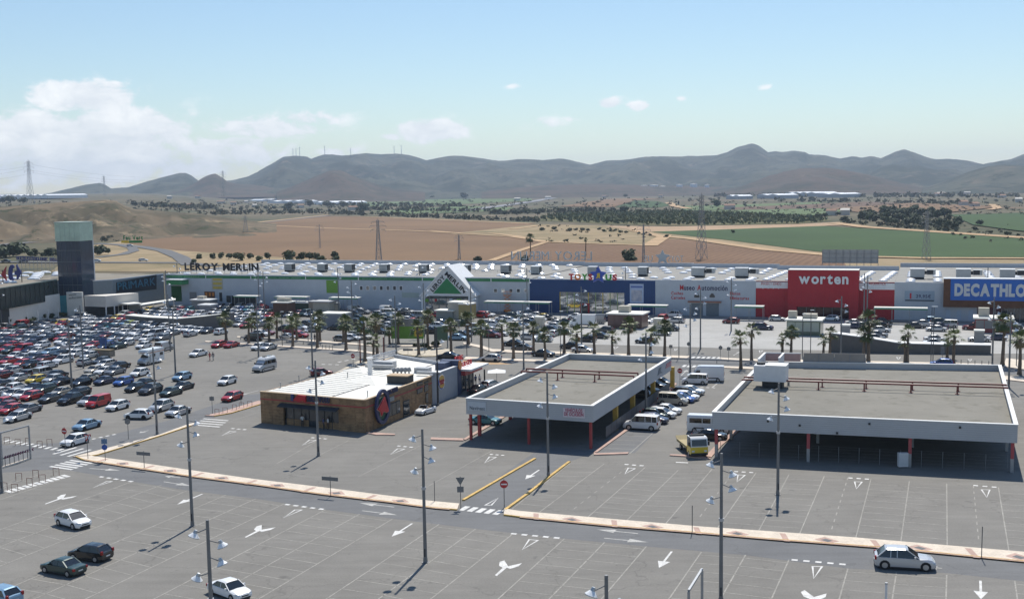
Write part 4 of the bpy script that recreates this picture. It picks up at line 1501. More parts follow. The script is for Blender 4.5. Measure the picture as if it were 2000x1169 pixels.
# ------------------------------------------------------------------ the two open canopies
M_FASCIA = ribbed('white_fascia_boards',(.47,.49,.51),(0,0,1),4.0,dark=.80,depth=.8,rough=.5)
M_CANROOF = scrub('canopy_felt_roof',[(.235,.222,.19),((.265,.25,.215),.45,.65),((.19,.18,.15),.54,.66)],[.10,.5])
M_CANWHITE = mat('white_parapet_cap',(.78,.77,.74),.55,var=.06,scale=1.0)
M_REDPOST = mat('red_post',(.38,.05,.05),.5,var=.15,scale=1)
M_YELPOST = mat('ochre_pillar',(.50,.33,.06),.6,var=.15,scale=1)
M_PIPE = mat('maroon_pipe',(.17,.035,.03),.5,var=.15,scale=1)
M_BEIGEW = flat('beige_render',(.50,.46,.38),.8)
M_SIGNW = flat('white_sign',(.72,.72,.72),.5)
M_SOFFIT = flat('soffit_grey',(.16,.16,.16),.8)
def canopy(name,label,q,top,fz):
 t = thing(name,label,'canopy',q.c[0])
 w,l = q.w,q.l
 q.box(.35,w - .35,.35,l - .35,top - 1.15,top - .85).build('roof',M_CANROOF,t)
 for nm,(u0,u1,v0,v1) in (('f',(0,w,0,.3)),('b',(0,w,l - .3,l)),('l',(0,.3,.302,l - .302)),('r',(w - .3,w,.302,l - .302))):
  q.box(u0,u1,v0,v1,top - fz,top - .002).build('fascia',M_FASCIA,t)
  e = .06
  q.box(u0 - e if nm != 'r' else u0 - .12,u1 + e if nm != 'l' else u1 + .12,v0 - e if nm in 'fb' else v0 + e + .002,v1 + e if nm in 'fb' else v1 - e - .002,top,top + .10).build('parapet_cap',M_CANWHITE,t)
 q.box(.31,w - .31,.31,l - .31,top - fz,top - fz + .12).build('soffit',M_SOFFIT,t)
 return t
def pipes(q,par,a,b,z,posts,zr):
 """maroon pipe frame on the roof between two photo points on the level z"""
 P,Q = G(*a,z),G(*b,z)
 o = q.c[0]
 m = MB()
 m.tube(P - o,Q - o,.13,n=8)
 for e,s in ((P,-1),(Q,1)):
  m.tube(e - o,Vector((e.x,e.y,zr - .8)) - o,.11,n=8)
 f_ = m.build('roof_pipe',M_PIPE,par)
 for k in posts:
  p = P + (Q - P) * k
  MB().tube((p.x - o.x,p.y - o.y,zr),(p.x - o.x,p.y - o.y,z - .12),.10,n=6).tube((p.x - o.x,p.y - o.y,zr),(p.x - o.x,p.y - o.y,zr + .08),.3,n=8).build('pipe_post',M_PIPE,par)
q1 = Quad(G(910,778,5.55),G(1158,793,5.55),G(1311,698,5.55),G(1110,691,5.55))
c1 = canopy('sales_canopy','long open sales canopy with a used vehicle sign and yellow side pillars',q1,5.55,2.05)
zd = 4.70
pipes(q1,c1,(1018,724.5),(1238,734),zd + 1.1,(.33,.66),zd)
pipes(q1,c1,(1028,719.5),(1246,728),zd + 1.1,(.33,.66),zd)
for px,py in ((913,859),(1030,868.5),(1154,877)):
 u,v = q1.inv(G(px,py))
 v = max(v,.45)
 u = min(max(u,.45),q1.w - .45)
 q1.box(u - .16,u + .16,v - .16,v + .16,0,3.49).build('front_post',M_REDPOST,c1)
for px,py in ((1199,838),(1239,814),(1277,785),(1308,757)):
 u,v = q1.inv(G(px,py))
 q1.box(q1.w - .95,q1.w - .32,v - .32,v + .32,0,3.49).build('side_pillar',M_YELPOST,c1)
for k in range(4):
 q1.box(.35,.75,3 + k * 11.5,3.4 + k * 11.5,0,3.49).build('side_pillar',M_REDPOST,c1)
w1 = Wall(q1.c[0],q1.c[1])
w1.rect(c1,q1.c[0],'sign_board',913.5,949.5,783,802.5,flat('pale_blue_sign',(.52,.56,.60),.5))
w1.text(c1,q1.c[0],'Navirent',(917.5,799),(947,801),.48,flat('grey_letter',(.10,.12,.14),.5),single='sign_lettering',ext=.012,bold=.01)
w1.rect(c1,q1.c[0],'sign_board',1100,1142.5,795,816,flat('pink_white_sign',(.66,.60,.62),.5))
M_PINKL = flat('magenta_letter',(.42,.06,.12),.5)
w1.text(c1,q1.c[0],'VEHÍCULOS',(1103.5,803.3),(1137.5,805.2),.46,M_PINKL,single='sign_lettering',ext=.012,bold=.02)
w1.text(c1,q1.c[0],'DE OCASIÓN',(1102,810.8),(1139.5,812.8),.46,M_PINKL,single='sign_lettering',ext=.012,bold=.02)
ws = Wall(q1.c[1],q1.c[2])
ws.quad(c1,q1.c[0],'logo_mark',[(1284,733),(1287,719),(1291,716),(1290,725),(1294,727),(1288,729)],flat('grey_logo',(.16,.18,.20),.5))
ws.quad(c1,q1.c[0],'red_stripe_sign',[(1301,714),(1310.5,708),(1310.5,704),(1301,710)],flat('pale_red_print',(.55,.22,.22),.5))
ws.quad(c1,q1.c[0],'red_stripe_sign',[(1300,719),(1310.5,713),(1310.5,710),(1300,716)],flat('pale_red_print',(.55,.22,.22),.5))
for k in range(14):     # low fence along the right side
 v = 6 + k * 2.6
 q1.box(q1.w - .12,q1.w - .06,v,v + 2.5,.3,1.7).build('fence_panel',flat('fence_grey',(.11,.12,.13),.6),c1)
q2 = Quad(G(1391,805,5.55),G(1988,830,5.55),G(1955,713,5.55),G(1488,706,5.55))
c2 = canopy('parking_canopy','very wide open canopy with a pale flat roof and white fascia',q2,5.55,2.05)
pipes(q2,c2,(1450,740.5),(1968,756.5),zd + 1.1,(.30,.475,.65,.82),zd)
pipes(q2,c2,(1454,735.5),(1966,751),zd + 1.1,(.31,.48,.655,.825),zd)
for px,py in ((1393,895),(1577,904),(1776,916),(1985,927)):
 u,v = q2.inv(G(px,py))
 v = max(v,.45)
 u = min(max(u,.45),q2.w - .45)
 p = q2.box(u - .18,u + .18,v - .18,v + .18,0,1.6).build('front_post',M_STEEL,c2)
 q2.box(u - .185,u + .185,v - .185,v + .185,1.602,3.49).build('painted_post_top',mat('red_white_post',(.46,.07,.08),.6,scale=7,var=.1,rgb2=(.42,.10,.10)),c2)
for vv in (11,22,33,q2.l - .7):
 for uu in (.5,q2.w / 3,q2.w * 2 / 3,q2.w - .5):
  q2.box(uu - .17,uu + .17,vv - .17,vv + .17,0,3.49).build('inner_post',M_STEEL,c2)
for k in range(15):     # wire fence posts round the canopy
 u = .9 + k * (q2.w - 1.8) / 14
 MB().tube(q2.xf(u,.75,0),q2.xf(u,.75,1.9),.03,n=5).build('fence_post',M_MID,c2)
m = MB()
for z in (.4,.8,1.2,1.6,1.88):
 m.bar(q2.xf(.9,.75,z),q2.xf(q2.w - .9,.75,z),.008)
m.build('fence_wires',M_MID,c2)
wq = Wall(q2.c[0],q2.c[1])
for px,py in ((1562,830),(1698,827),(1875,834),(1635,845),(1500,822)):
 u,z = wq.at(px,py)
 wq.box(MB(),u - .12,u + .12,.0,.12,z - .12,z + .12,q2.c[0]).build('fascia_vent',M_DARK,c2)
cb = thing('meter_cabinet','small white cabinet standing in the dark under the wide canopy','cabinet',G(1763,912))
MB().box(-.55,.55,-.3,.3,.12,1.75).build('body',M_SIGNW,cb)
MB().box(-.5,.5,-.34,-.302,.3,1.65).build('door',flat('cabinet_door',(.60,.62,.62),.5),cb)
MB().box(-.45,.45,-.25,.25,0,.12).build('plinth',M_DARK,cb)
# roof unit on its dark stand
u,v = q2.inv(G(1510,756,zd))
ac = thing('roof_unit','large white cooling unit on a dark stand on the wide canopy roof','cooling unit',Vector((*q2.xf(u,v,0)[:2],0)) + q2.c[0] + Vector((0,0,zd)),A1)
MB().box(-1.4,1.4,-.9,.9,0,1.0).build('stand',M_DARK,ac)
MB().box(-2.5,1.9,-1.4,1.4,1.0,3.2).build('casing',M_SIGNW,ac)
MB().box(-.9,1.95,-1.45,1.45,3.2,3.3).build('lid',M_CANWHITE,ac)
MB().tube((-1.7,0,3.2),(-1.7,0,3.5),.6,n=12).build('fan_cowl',M_DARK,ac)
vt = thing('roof_vent','tiny white mushroom vent beside the maroon pipes','vent',G(1540,752,zd))
MB().tube((0,0,0),(0,0,.5),.16,n=8).build('stem',M_MID,vt)
MB().tube((0,0,.5),(0,0,.72),.3,.26,n=8).build('cap',M_CANWHITE,vt)
# back of the sign boards on the far edge of the wide canopy
b0,b1 = q2.inv(G(1568,708,5.6))[0],q2.inv(G(1690,709,5.6))[0]
sbd = thing('roof_billboard','grey brown back of a long sign standing on the far roof edge','sign',q2.c[0])
for k in range(2):
 q2.box(b0 + (b1 - b0) * k / 2,b0 + (b1 - b0) * (k + 1) / 2 - .04,q2.l + .1,q2.l + .22,4.9,7.0).build('panel',flat('taupe_board',(.30,.27,.24),.75),sbd)
for k in range(5):
 u = b0 + (b1 - b0) * k / 4
 q2.box(u - .06,u + .06,q2.l - .02 + .03,q2.l + .098,4.6,6.4 + .5 * (k % 2)).build('post',M_MID,sbd)
sv = thing('sign_board','white edged folded sign with a pink face at the left roof corner','sign',q2.c[0])
for u0,u1,v0,v1 in ((.2,5.6,q2.l + 1.2,q2.l + 1.4),(.2,.42,q2.l - 6,q2.l + 1.19),(3.0,3.2,q2.l - 4.5,q2.l + 1.19)):
 q2.box(u0,u1,v0,v1,4.4,6.7).build('panel',flat('rose_board',(.42,.28,.26),.7) if u1 > 5 else M_SIGNW,sv)
 q2.box(u0 - .05,u1 + .05,v0,v1 - .002,6.702,6.85).build('edge',M_CANWHITE,sv)
# ------------------------------------------------------------------ restaurant and burger house
qr = Quad(G(508,765,4.5),G(713,782,4.5),G(893,717,4.5),G(772,697,4.5))
OR_ = qr.c[0]
def cladding(name,c1,c2,mort,sc):
 m = bpy.data.materials.new(name)
 m.use_nodes = True
 t = m.node_tree
 b = t.nodes['Principled BSDF']
 b.inputs['Roughness'].default_value = .8
 ge = t.nodes.new('ShaderNodeNewGeometry')
 sp_ = t.nodes.new('ShaderNodeSeparateXYZ')
 t.links.new(ge.outputs['Position'],sp_.inputs[0])
 ad = t.nodes.new('ShaderNodeMath')
 ad.operation = 'ADD'
 t.links.new(sp_.outputs[0],ad.inputs[0])
 t.links.new(sp_.outputs[1],ad.inputs[1])
 cb_ = t.nodes.new('ShaderNodeCombineXYZ')
 t.links.new(ad.outputs[0],cb_.inputs[0])
 t.links.new(sp_.outputs[2],cb_.inputs[1])
 br = t.nodes.new('ShaderNodeTexBrick')
 br.inputs['Scale'].default_value = sc
 br.inputs['Color1'].default_value = (*c1,1)
 br.inputs['Color2'].default_value = (*c2,1)
 br.inputs['Mortar'].default_value = (*mort,1)
 br.inputs['Mortar Size'].default_value = .012
 br.inputs['Brick Width'].default_value = 1.1
 br.inputs['Row Height'].default_value = .22
 t.links.new(cb_.outputs[0],br.inputs['Vector'])
 n = t.nodes.new('ShaderNodeTexNoise')
 n.inputs['Scale'].default_value = 1.1
 n.inputs['Detail'].default_value = 7
 t.links.new(ge.outputs['Position'],n.inputs['Vector'])
 r = t.nodes.new('ShaderNodeMapRange')
 r.inputs['From Min'].default_value = .3
 r.inputs['From Max'].default_value = .7
 r.inputs['To Min'].default_value = .65
 r.inputs['To Max'].default_value = 1.35
 t.links.new(n.outputs[0],r.inputs['Value'])
 mx_ = t.nodes.new('ShaderNodeMix')
 mx_.data_type = 'RGBA'
 mx_.blend_type = 'MULTIPLY'
 mx_.inputs[0].default_value = 1
 t.links.new(br.outputs['Color'],mx_.inputs[6])
 t.links.new(r.outputs[0],mx_.inputs[7])
 t.links.new(mx_.outputs[2],b.inputs['Base Color'])
 bp = t.nodes.new('ShaderNodeBump')
 bp.inputs['Strength'].default_value = .6
 bp.inputs['Distance'].default_value = .02
 t.links.new(br.outputs['Fac'],bp.inputs['Height'])
 bp.invert = True
 t.links.new(bp.outputs[0],b.inputs['Normal'])
 return m
M_CLAD = cladding('brown_stone_cladding',(.26,.155,.075),(.33,.205,.105),(.12,.07,.035),1.0)
M_WROOF = ribbed('white_metal_roof',(.80,.77,.69),tuple(E2),.72,dark=.80,depth=.7,rough=.5,var=.05)
rt = thing('restaurant','brown clad restaurant with a white metal roof and a red star sign','restaurant',OR_)
wf = Wall(qr.c[0],qr.c[1])
wsd = Wall(qr.c[1],qr.c[2])
vs_ = 0
uA = wsd.at(843,735)[0]        # end of the brown part along the side
zt = 4.5
fr = qr.w
# walls as thick slabs, the front one with its opening left out
o0u,_ = wf.at(553,800)
o1u,_ = wf.at(661,800)
for u0,u1 in ((0,o0u),(o1u,wf.len)):
 wf.box(MB(),u0,u1,-.3,0,0,zt - .002,OR_).build('wall',M_CLAD,rt)
wf.box(MB(),o0u + .001,o1u - .001,-.3,0,2.75,zt - .002,OR_).build('wall',M_CLAD,rt)
wsd.box(MB(),.32,uA,-.3,0,0,zt - .002,OR_).build('wall',M_CLAD,rt)
wl = Wall(qr.c[0],qr.c[3])
MB().box(.0,.3,.32,qr.l - .4,0,zt - .002,xf=qr.xf).build('wall',M_CLAD,rt)
wf.box(MB(),-.05,wf.len + .05,-.34,.06,zt,zt + .12,OR_).build('roof_edge',flat('tan_edge',(.55,.40,.25),.6),rt)
wsd.box(MB(),.1,uA,-.34,.06,zt,zt + .12,OR_).build('roof_edge',flat('tan_edge',(.55,.40,.25),.6),rt)
wf.box(MB(),0,wf.len,.0,.05,3.45,3.62,OR_).build('red_band',M_REDPOST,rt)
wsd.box(MB(),0,uA,.0,.05,3.45,3.62,OR_).build('red_band',M_REDPOST,rt)
# front recess: dark glazing, bench wall, awning
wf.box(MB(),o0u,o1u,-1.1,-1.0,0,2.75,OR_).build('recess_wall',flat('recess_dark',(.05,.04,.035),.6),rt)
nw = 7
for k in range(nw):
 u0 = o0u + .15 + (o1u - o0u - .3) * k / nw
 u1 = o0u + .15 + (o1u - o0u - .3) * (k + 1) / nw
 door_ = k in (3,)
 f_ = wf.box(MB(),u0,u0 + .12,-.55,-.40,0,2.74,OR_).build('window' if not door_ else 'door',M_DARK,rt)
 wf.box(MB(),u0 + .125,u1,-.5,-.45,.1 if door_ else .95,2.7,OR_).build('pane',M_GLASS,f_)
 if not door_:
  wf.box(MB(),u0 + .125,u1,-.55,-.40,0,.94,OR_).build('sill_wall',M_CLAD,f_)
a0u,_ = wf.at(549,790)
a1u,_ = wf.at(663,790)
vs = [wf.xf(u,o,z,OR_) for u in (a0u,a1u) for o,z in ((.02,3.2),(.02,3.05),(1.0,2.75),(1.0,2.88))]
MB().add(vs,[(0,1,2,3),(7,6,5,4),(0,3,7,4),(1,5,6,2),(3,2,6,7),(0,4,5,1)]).build('awning',flat('dark_awning',(.035,.04,.045),.7),rt)
wf.rect(rt,OR_,'sign_block',570,575.5,768.5,782,flat('sign_navy',(.04,.06,.16),.5),.06,.3)
wf.quad(rt,OR_,'star',[(575,780),(584,769.5),(599,772),(599.5,784),(594,781.5),(586,783),(580,781)],M_RED,.1,.35)
wf.text(rt,OR_,'HOLLYWOOD',(600,783),(644,786.5),.78,M_NAVYL,off=.2,single='sign_lettering',ext=.05,bold=.03)
# side wall: oval sign, windows, doors
us,zs = wsd.at(742,786)
ue,_ = wsd.at(755.5,780)
ru = abs(ue - us)
rz = 2.45
zs = 2.95
def ellipse(cu,cz,a,b,n=28):
 return [(cu + a * math.cos(2 * PI * k / n),cz + b * math.sin(2 * PI * k / n)) for k in range(n)]
def ring(wall,par,org,name,cu,cz,a,b,a2,b2,m,o0,o1):
 n = 28
 e1,e2 = ellipse(cu,cz,a,b),ellipse(cu,cz,a2,b2)
 vs = [wall.xf(u,o,z,org) for o in (o0,o1) for u,z in e1 + e2]
 fs = []
 for k in range(n):
  j = (k + 1) % n
  fs += [(k,j,n + j,n + k),(2 * n + k,3 * n + k,3 * n + j,2 * n + j),(k,2 * n + k,2 * n + j,j),(n + k,n + j,3 * n + j,3 * n + k)]
 return MB().add(vs,fs).build(name,m,par)
def disc(wall,par,org,name,pts,m,o0,o1):
 n = len(pts)
 vs = [wall.xf(u,o,z,org) for o in (o0,o1) for u,z in pts]
 return MB().add(vs,[tuple(range(n))[::-1],tuple(range(n,2 * n))] + [(k,(k + 1) % n,n + (k + 1) % n,n + k) for k in range(n)]).build(name,m,par)
sg = thing('oval_sign','dark blue oval ring sign with a red star pointing up, on the brown side wall','sign',OR_)
NAVYR = flat('ring_navy',(.035,.045,.12),.45)
ring(wsd,sg,OR_,'oval_ring',us,zs,ru,rz,ru * .72,rz * .80,NAVYR,.25,.55)
GREENB = flat('palm_green_print',(.06,.12,.07),.6)
disc(wsd,sg,OR_,'oval_board',[(u,z) for u,z in ellipse(us,zs - .35,ru * .74,rz * .68)],GREENB,.20,.30)
STA = [(743.2,774.4),(747,786),(751.2,801),(747,804.2),(741,801.6),(737.6,811),(735.5,802.5),(730,798.6),(736.5,786)]
wsd.quad(sg,OR_,'star',STA,M_RED,.56,.72)
ctr = (740.5,793)
wsd.quad(sg,OR_,'star_edge',[(ctr[0] + (x - ctr[0]) * 1.14,ctr[1] + (y - ctr[1]) * 1.12) for x,y in STA],flat('pale_star_edge',(.50,.36,.30),.5),.551,.558)
for px0,px1,py0,py1,nm in ((756,781,785,810,'window'),(787,799.5,781,812,'door'),(814,825,745.5,751.5,'window'),(814,825,757.5,767,'window'),(828.5,836,744,747.5,'window'),(828.5,836,750,764,'window'),(831,836,767,786,'door')):
 uu = [wsd.at(px0,(py0 + py1) / 2),wsd.at(px1,(py0 + py1) / 2)]
 ym = (wsd.at((px0 + px1) / 2,py0)[1],wsd.at((px0 + px1) / 2,py1)[1])
 f_ = wsd.box(MB(),uu[0][0],uu[1][0],.0,.06,max(.02,ym[1]),ym[0],OR_).build(nm,M_DARK,rt)
 n = 3 if px0 == 756 else 1
 for k in range(n):
  d_ = (uu[1][0] - uu[0][0]) / n
  wsd.box(MB(),uu[0][0] + d_ * k + .08,uu[0][0] + d_ * (k + 1) - .08,.062,.09,max(.1,ym[1] + .1),ym[0] - .1,OR_).build('pane',M_GLASS,f_)
wsd.text(rt,OR_,'HOLLYWOOD',(757,771),(777,763),.7,M_NAVYL,off=.15,single='sign_lettering',ext=.05,bold=.03)
wsd.rect(rt,OR_,'menu_board',757,769,777,781,flat('menu_grey',(.30,.31,.30),.6),.02,.1)
# white metal roof in two falls with a gutter, the raised lantern, ducts and fans
g0,_ = qr.inv(G(641,776,zt))
g1 = qr.inv(G(707,751,zt))
qr.box(.3,g0 - .15,.3,qr.l - .5,zt - .22,zt - .02).build('roof',M_WROOF,rt)
qr.box(g0 + .15,qr.w - .3,.3,qr.l - .5,zt - .26,zt - .06).build('roof',M_WROOF,rt)
qr.box(g0 - .148,g0 + .148,.3,qr.l - .5,zt - .45,zt - .3).build('gutter',flat('rust_gutter',(.30,.20,.12),.7),rt)
for k in range(22):
 v = .9 + k * 1.42
 qr.box(.35,g0 - .2,v,v + .07,zt - .018,zt + .05).build('roof_seam',M_WROOF,rt)
def lantern(c,hw,hl,h,name):
 u,v = qr.inv(G(*c,zt))
 b = [qr.xf(u + a * hw,v + d * hl,zt - .05) for a,d in ((-1,-1),(1,-1),(1,1),(-1,1))]
 t_ = [qr.xf(u + a * .2,v + d * (hl - hw) * .5,zt + h) for a,d in ((-1,-1),(1,-1),(1,1),(-1,1))]
 mb = MB()
 mb.add(b + t_,[(0,1,5,4),(1,2,6,5),(2,3,7,6),(3,0,4,7),(4,5,6,7)])
 return mb.build(name,M_WROOF,rt)
lantern((722,742),3.4,3.4,.75,'roof_lantern')
lantern((700,722),3.0,2.4,.6,'roof_lantern')
lantern((790,722),4.2,4.2,.3,'roof_lantern')
def onroof(px,py,name,w,d,h,m,z0=0.0,lab=None):
 p = G(px,py,zt)
 return MB().box(-w / 2,w / 2,-d / 2,d / 2,z0,h).build(name,m,rt,tuple(p - OR_),A2 - PI / 2)
onroof(782,747,'cooling_unit',3.4,2.0,1.1,M_DARK)
onroof(782,747,'cooling_unit_top',3.5,2.1,1.24,flat('tan_lid',(.48,.34,.20),.6),1.1)
for k in range(5):
 p = G(769 + k * 7.5,733 - k * .2,zt)
 m = MB().tube((0,0,.0),(0,0,.55),.12,n=6)
 m.tube((-.25,0,.75),(.3,.1,.95),.42,.34,n=10)
 m.build('exhaust_fan',M_MID,rt,tuple(p - OR_))
p = G(723,734,zt)
MB().tube((0,0,0),(0,0,2.5),.38,n=10).tube((0,0,2.5),(0,0,2.9),.3,.55,n=10).build('chimney',M_SIGNW,rt,tuple(p - OR_))
onroof(752,718,'roof_cabin',3.4,1.6,1.1,flat('pale_grey_cabin',(.42,.43,.44),.6))
onroof(742,721,'duct',5.0,.8,.75,M_STEEL,.3)
onroof(735,716,'duct',3.0,.7,.7,M_STEEL,.3)
onroof(826,727,'roof_cabin',2.4,1.4,.8,flat('pale_grey_cabin',(.42,.43,.44),.6))
onroof(838,733,'duct',4.0,.6,.6,M_STEEL,.2)
for px,py in ((718,774),(548,757),(584,743),(679,737)):
 p = G(px,py,zt)
 MB().tube((0,0,-.1),(0,0,.7),.06,n=6).tube((0,0,.7),(0,0,.8),.12,n=6).build('roof_pipe',M_MID,rt,tuple(p - OR_))
# sign rails seen from behind on the far left parapet
for k in range(3):
 qr.box(.2 + k * .3,.3 + k * .3,qr.l - 9,qr.l - .6,zt + .3 + .45 * k,zt + .55 + .45 * k).build('parapet_rail',flat('pale_rail',(.50,.51,.53),.5),rt)
qr.box(0,qr.w * .9,qr.l - .35,qr.l,0,zt + .5).build('parapet',flat('pale_blue_parapet',(.44,.46,.49),.6),rt)
bk = thing('burger_house','grey burger house wing with a round bun logo and a white entrance canopy','restaurant',OR_)
wsd.box(MB(),uA + .002,wsd.len,-.32,.06,0,zt + .2,OR_).build('wall',flat('grey_wall_panel',(.34,.36,.39),.6),bk)
wsd.box(MB(),uA + .002,wsd.len,-.40,.12,zt + .202,zt + .30,OR_).build('roof_edge',M_SIGNW,bk)
wb = Wall(qr.c[2],qr.c[3])
lu,lz = wsd.at(860.5,745)
BUN = flat('bun_orange',(.62,.36,.06),.4)
lr = abs(wsd.at(866.5,745)[0] - lu)
LZ = 1.12
lg = thing('bun_logo','round burger emblem with BURGER KING lettering on the grey wall','emblem',OR_)
disc(wsd,lg,OR_,'white_disc',ellipse(lu,lz,lr * 1.12,LZ * 1.1),M_SIGNW,.08,.18)
disc(wsd,lg,OR_,'bun_top',[(lu + lr * .86 * math.cos(t * PI / 10),lz + .36 + LZ * .58 * math.sin(t * PI / 10)) for t in range(11)],BUN,.182,.24)
disc(wsd,lg,OR_,'bun_bottom',[(lu + lr * .80 * math.cos(t * PI / 10),lz - .42 - LZ * .50 * math.sin(t * PI / 10)) for t in range(11)][::-1],BUN,.182,.24)
cr = [(lu + lr * 1.05 * math.cos(t),lz + LZ * 1.04 * math.sin(t)) for t in [math.radians(150 + k * 17) for k in range(9)]]
cr += [(lu + lr * .90 * math.cos(t),lz + LZ * .90 * math.sin(t)) for t in [math.radians(150 + (8 - k) * 17) for k in range(9)]]
disc(wsd,lg,OR_,'blue_crescent',cr,flat('emblem_blue',(.04,.12,.42),.4),.183,.22)
text_on(lg,'BURGER',wsd.xf(lu - lr * .80,.25,lz + .0,OR_),wsd.xf(lu + lr * .80,.25,lz + .0,OR_),(0,0,1),.34,M_RED,wsd.n,bold=.03,ext=.02,single='emblem_lettering')
text_on(lg,'KING',wsd.xf(lu - lr * .62,.25,lz - .38,OR_),wsd.xf(lu + lr * .62,.25,lz - .38,OR_),(0,0,1),.34,M_RED,wsd.n,bold=.03,ext=.02,single='emblem_lettering')
# blue tower block at the corner and the entrance canopy beyond it
uT,_ = wsd.at(868,740)
wsd.box(MB(),wsd.len - .1,wsd.len + 1.1,-3.0,.2,0,zt + 1.1,OR_).build('blue_tower',flat('slate_blue_panel',(.055,.075,.14),.5),bk)
wsd.box(MB(),wsd.len - 2.8,wsd.len - .102,-2.6,-1.0,zt - .3,zt + 1.0,OR_).build('sign_backing',flat('slate_blue_panel',(.055,.075,.14),.5),bk)
eb = wsd.len + 1.1
wsd.box(MB(),eb + .002,eb + 7.0,-6.4,-.6,0,3.0,OR_).build('glazed_hall',M_GLASS,bk)
for k in range(5):
 wsd.box(MB(),eb + .2 + k * 1.6,eb + .36 + k * 1.6,-.62,-.5,0,3.0,OR_).build('glazing_bar',M_MID,bk)
wsd.box(MB(),eb + .002,eb + 7.2,-6.5,.9,3.002,3.75,OR_).build('red_fascia',M_REDPOST,bk)
wsd.box(MB(),eb - .0,eb + 7.6,-6.9,1.9,3.752,4.05,OR_).build('canopy_roof',M_CANWHITE,bk)
for u in (.5,7.0):
 wsd.box(MB(),eb + u,eb + u + .2,1.2,1.4,0,3.0,OR_).build('canopy_post',M_DARK,bk)
disc(wsd,bk,OR_,'round_logo',ellipse(wsd.len + .5,zt + .3,.62,.75),M_ORANGE,.21,.34)
text_on(bk,'BURGER',wsd.xf(eb + .6,-.2,4.25,OR_),wsd.xf(eb + 5.4,-.2,4.25,OR_),(0,0,1),.75,M_RED,wsd.n,bold=.03,ext=.06)
text_on(bk,'KING',wsd.xf(eb + .6,-1.2,5.1,OR_),wsd.xf(eb + 4.0,-1.2,5.1,OR_),(0,0,1),.75,M_RED,wsd.n,bold=.03,ext=.06)
ORD = ['first','second','third','fourth','fifth','sixth','seventh','eighth','ninth','tenth']
p = wsd.xf(eb + 9.3,2.6,0)
um = thing('parasol','white square parasol beside the burger house entrance','parasol',p)
MB().tube((0,0,0),(0,0,2.7),.04,n=6).build('pole',M_STEEL,um)
MB().add([(-1.5,-1.5,2.35),(1.5,-1.5,2.35),(1.5,1.5,2.35),(-1.5,1.5,2.35),(0,0,2.8),(0,0,2.6)],[(0,1,4),(1,2,4),(2,3,4),(3,0,4),(1,0,5),(2,1,5),(3,2,5),(0,3,5)]).build('canopy',M_WHITE,um)
MB().tube((0,0,0),(0,0,.12),.35,n=10).build('base',M_MID,um)
for k,(du,do) in enumerate(((2.5,2.8),(4.6,3.0),(6.6,2.9),(8.8,1.6))):
 p = wsd.xf(eb + du,do,0)
 tb = thing('cafe_table',ORD[k] + ' small round terrace table counted from the glass front of the burger house','table',p,0,'terrace tables of the burger house')
 MB().tube((0,0,.7),(0,0,.74),.45,n=12).build('table_top',M_STEEL,tb)
 MB().tube((0,0,0),(0,0,.7),.05,n=6).build('leg',M_MID,tb)
 for s in range(3):
  t_ = s * 2.1 + k
  ch = thing('cafe_chair',f'{ORD[s]} dark terrace chair at the {ORD[k]} round table of the burger house','chair',p + Vector((.85 * math.cos(t_),.85 * math.sin(t_),0)),t_ + PI,'terrace chairs of the burger house')
  MB().box(-.22,.22,-.22,.22,.42,.46).build('seat',M_DARK,ch)
  MB().box(-.24,-.20,-.22,.22,.46,.88).build('backrest',M_DARK,ch)
  for a in (-.19,.19):
   for b in (-.19,.19):
    MB().box(a - .02,a + .02,b - .02,b + .02,0,.42).build('leg',M_MID,ch)
# ------------------------------------------------------------------ shopping centre on the left
M_SLATE = flat('slate_wall_panel',(.20,.235,.26),.5,metal=.1)
M_BEIGE = mat('beige_centre_wall',(.70,.65,.58),.8,var=.06,scale=.3)
M_DKGL = mat('dark_tower_glass',(.045,.062,.095),.12,var=.2,scale=.25,spec=.7)
M_GREENGL = mat('pale_green_glass',(.46,.58,.46),.3,var=.15,scale=.5,spec=.5)
M_CROOF = scrub('brown_roof',[(.25,.225,.185),((.29,.265,.22),.45,.65),((.20,.18,.15),.56,.72)],[.06,.25])
def pbuild(name,pts,z0,z1,m,par,org):
 return MB().prism([((p - org).x,(p - org).y) for p in pts],z0,z1).build(name,m,par)
C0,C1,C2 = G(181,609),G(223,606),G(322,591)
far = (C2 - C1).normalized()
back = Vector((-far.y,far.x,0))
if back.y < 0 and back.x > 0:
 back = -back
back = Vector((-abs(back.x),abs(back.y),0)).normalized()
fs_ = thing('fashion_store','slate grey fashion store with a dark sign panel on its long wall','store',C1)
zP = 8.9
Bk = [C0 + back * 34 - far * 4,C2 + back * 34]
pbuild('wall',[C0,C1,C2,C2 + back * 34,C0 + back * 40],0,zP - .25,M_SLATE,fs_,C1)
pbuild('roof',[C0 + (C1 - C0) * .02 + back * .4,C1 + back * .4,C2 + back * .5 - far * .4,C2 + back * 33.5,C0 + back * 39.5],zP - .249,zP - .15,M_CROOF,fs_,C1)
for a,b in ((C0,C1),(C1,C2)):
 w_ = Wall(a,b)
 w_.box(MB(),0,w_.len,-.35,.05,zP - .248,zP + .02,C1).build('coping',M_PARA,fs_)
wp = Wall(C1,C2)
wp.quad(fs_,C1,'sign_panel',[(227,551.5),(305,536),(305,564.5),(227,573)],flat('dark_sign_panel',(.012,.018,.026),.5),.02,.16)
wp.text(fs_,C1,'PRIMARK',(230,567),(303.5,556),2.2,flat('deep_teal_letter',(.045,.17,.26),.4),off=.2,bold=.0,ext=.05)
pod = thing('podium_wall','long low beige wall before the slate grey store','wall',C1)
P0,P1,P2,P3 = G(184,617),G(208,618),G(272,611),G(270,606)
pbuild('wall',[P0,P1,P2,P2 + back * 3,P0 + back * 3],2.6,5.6,M_BEIGE,pod,C1)
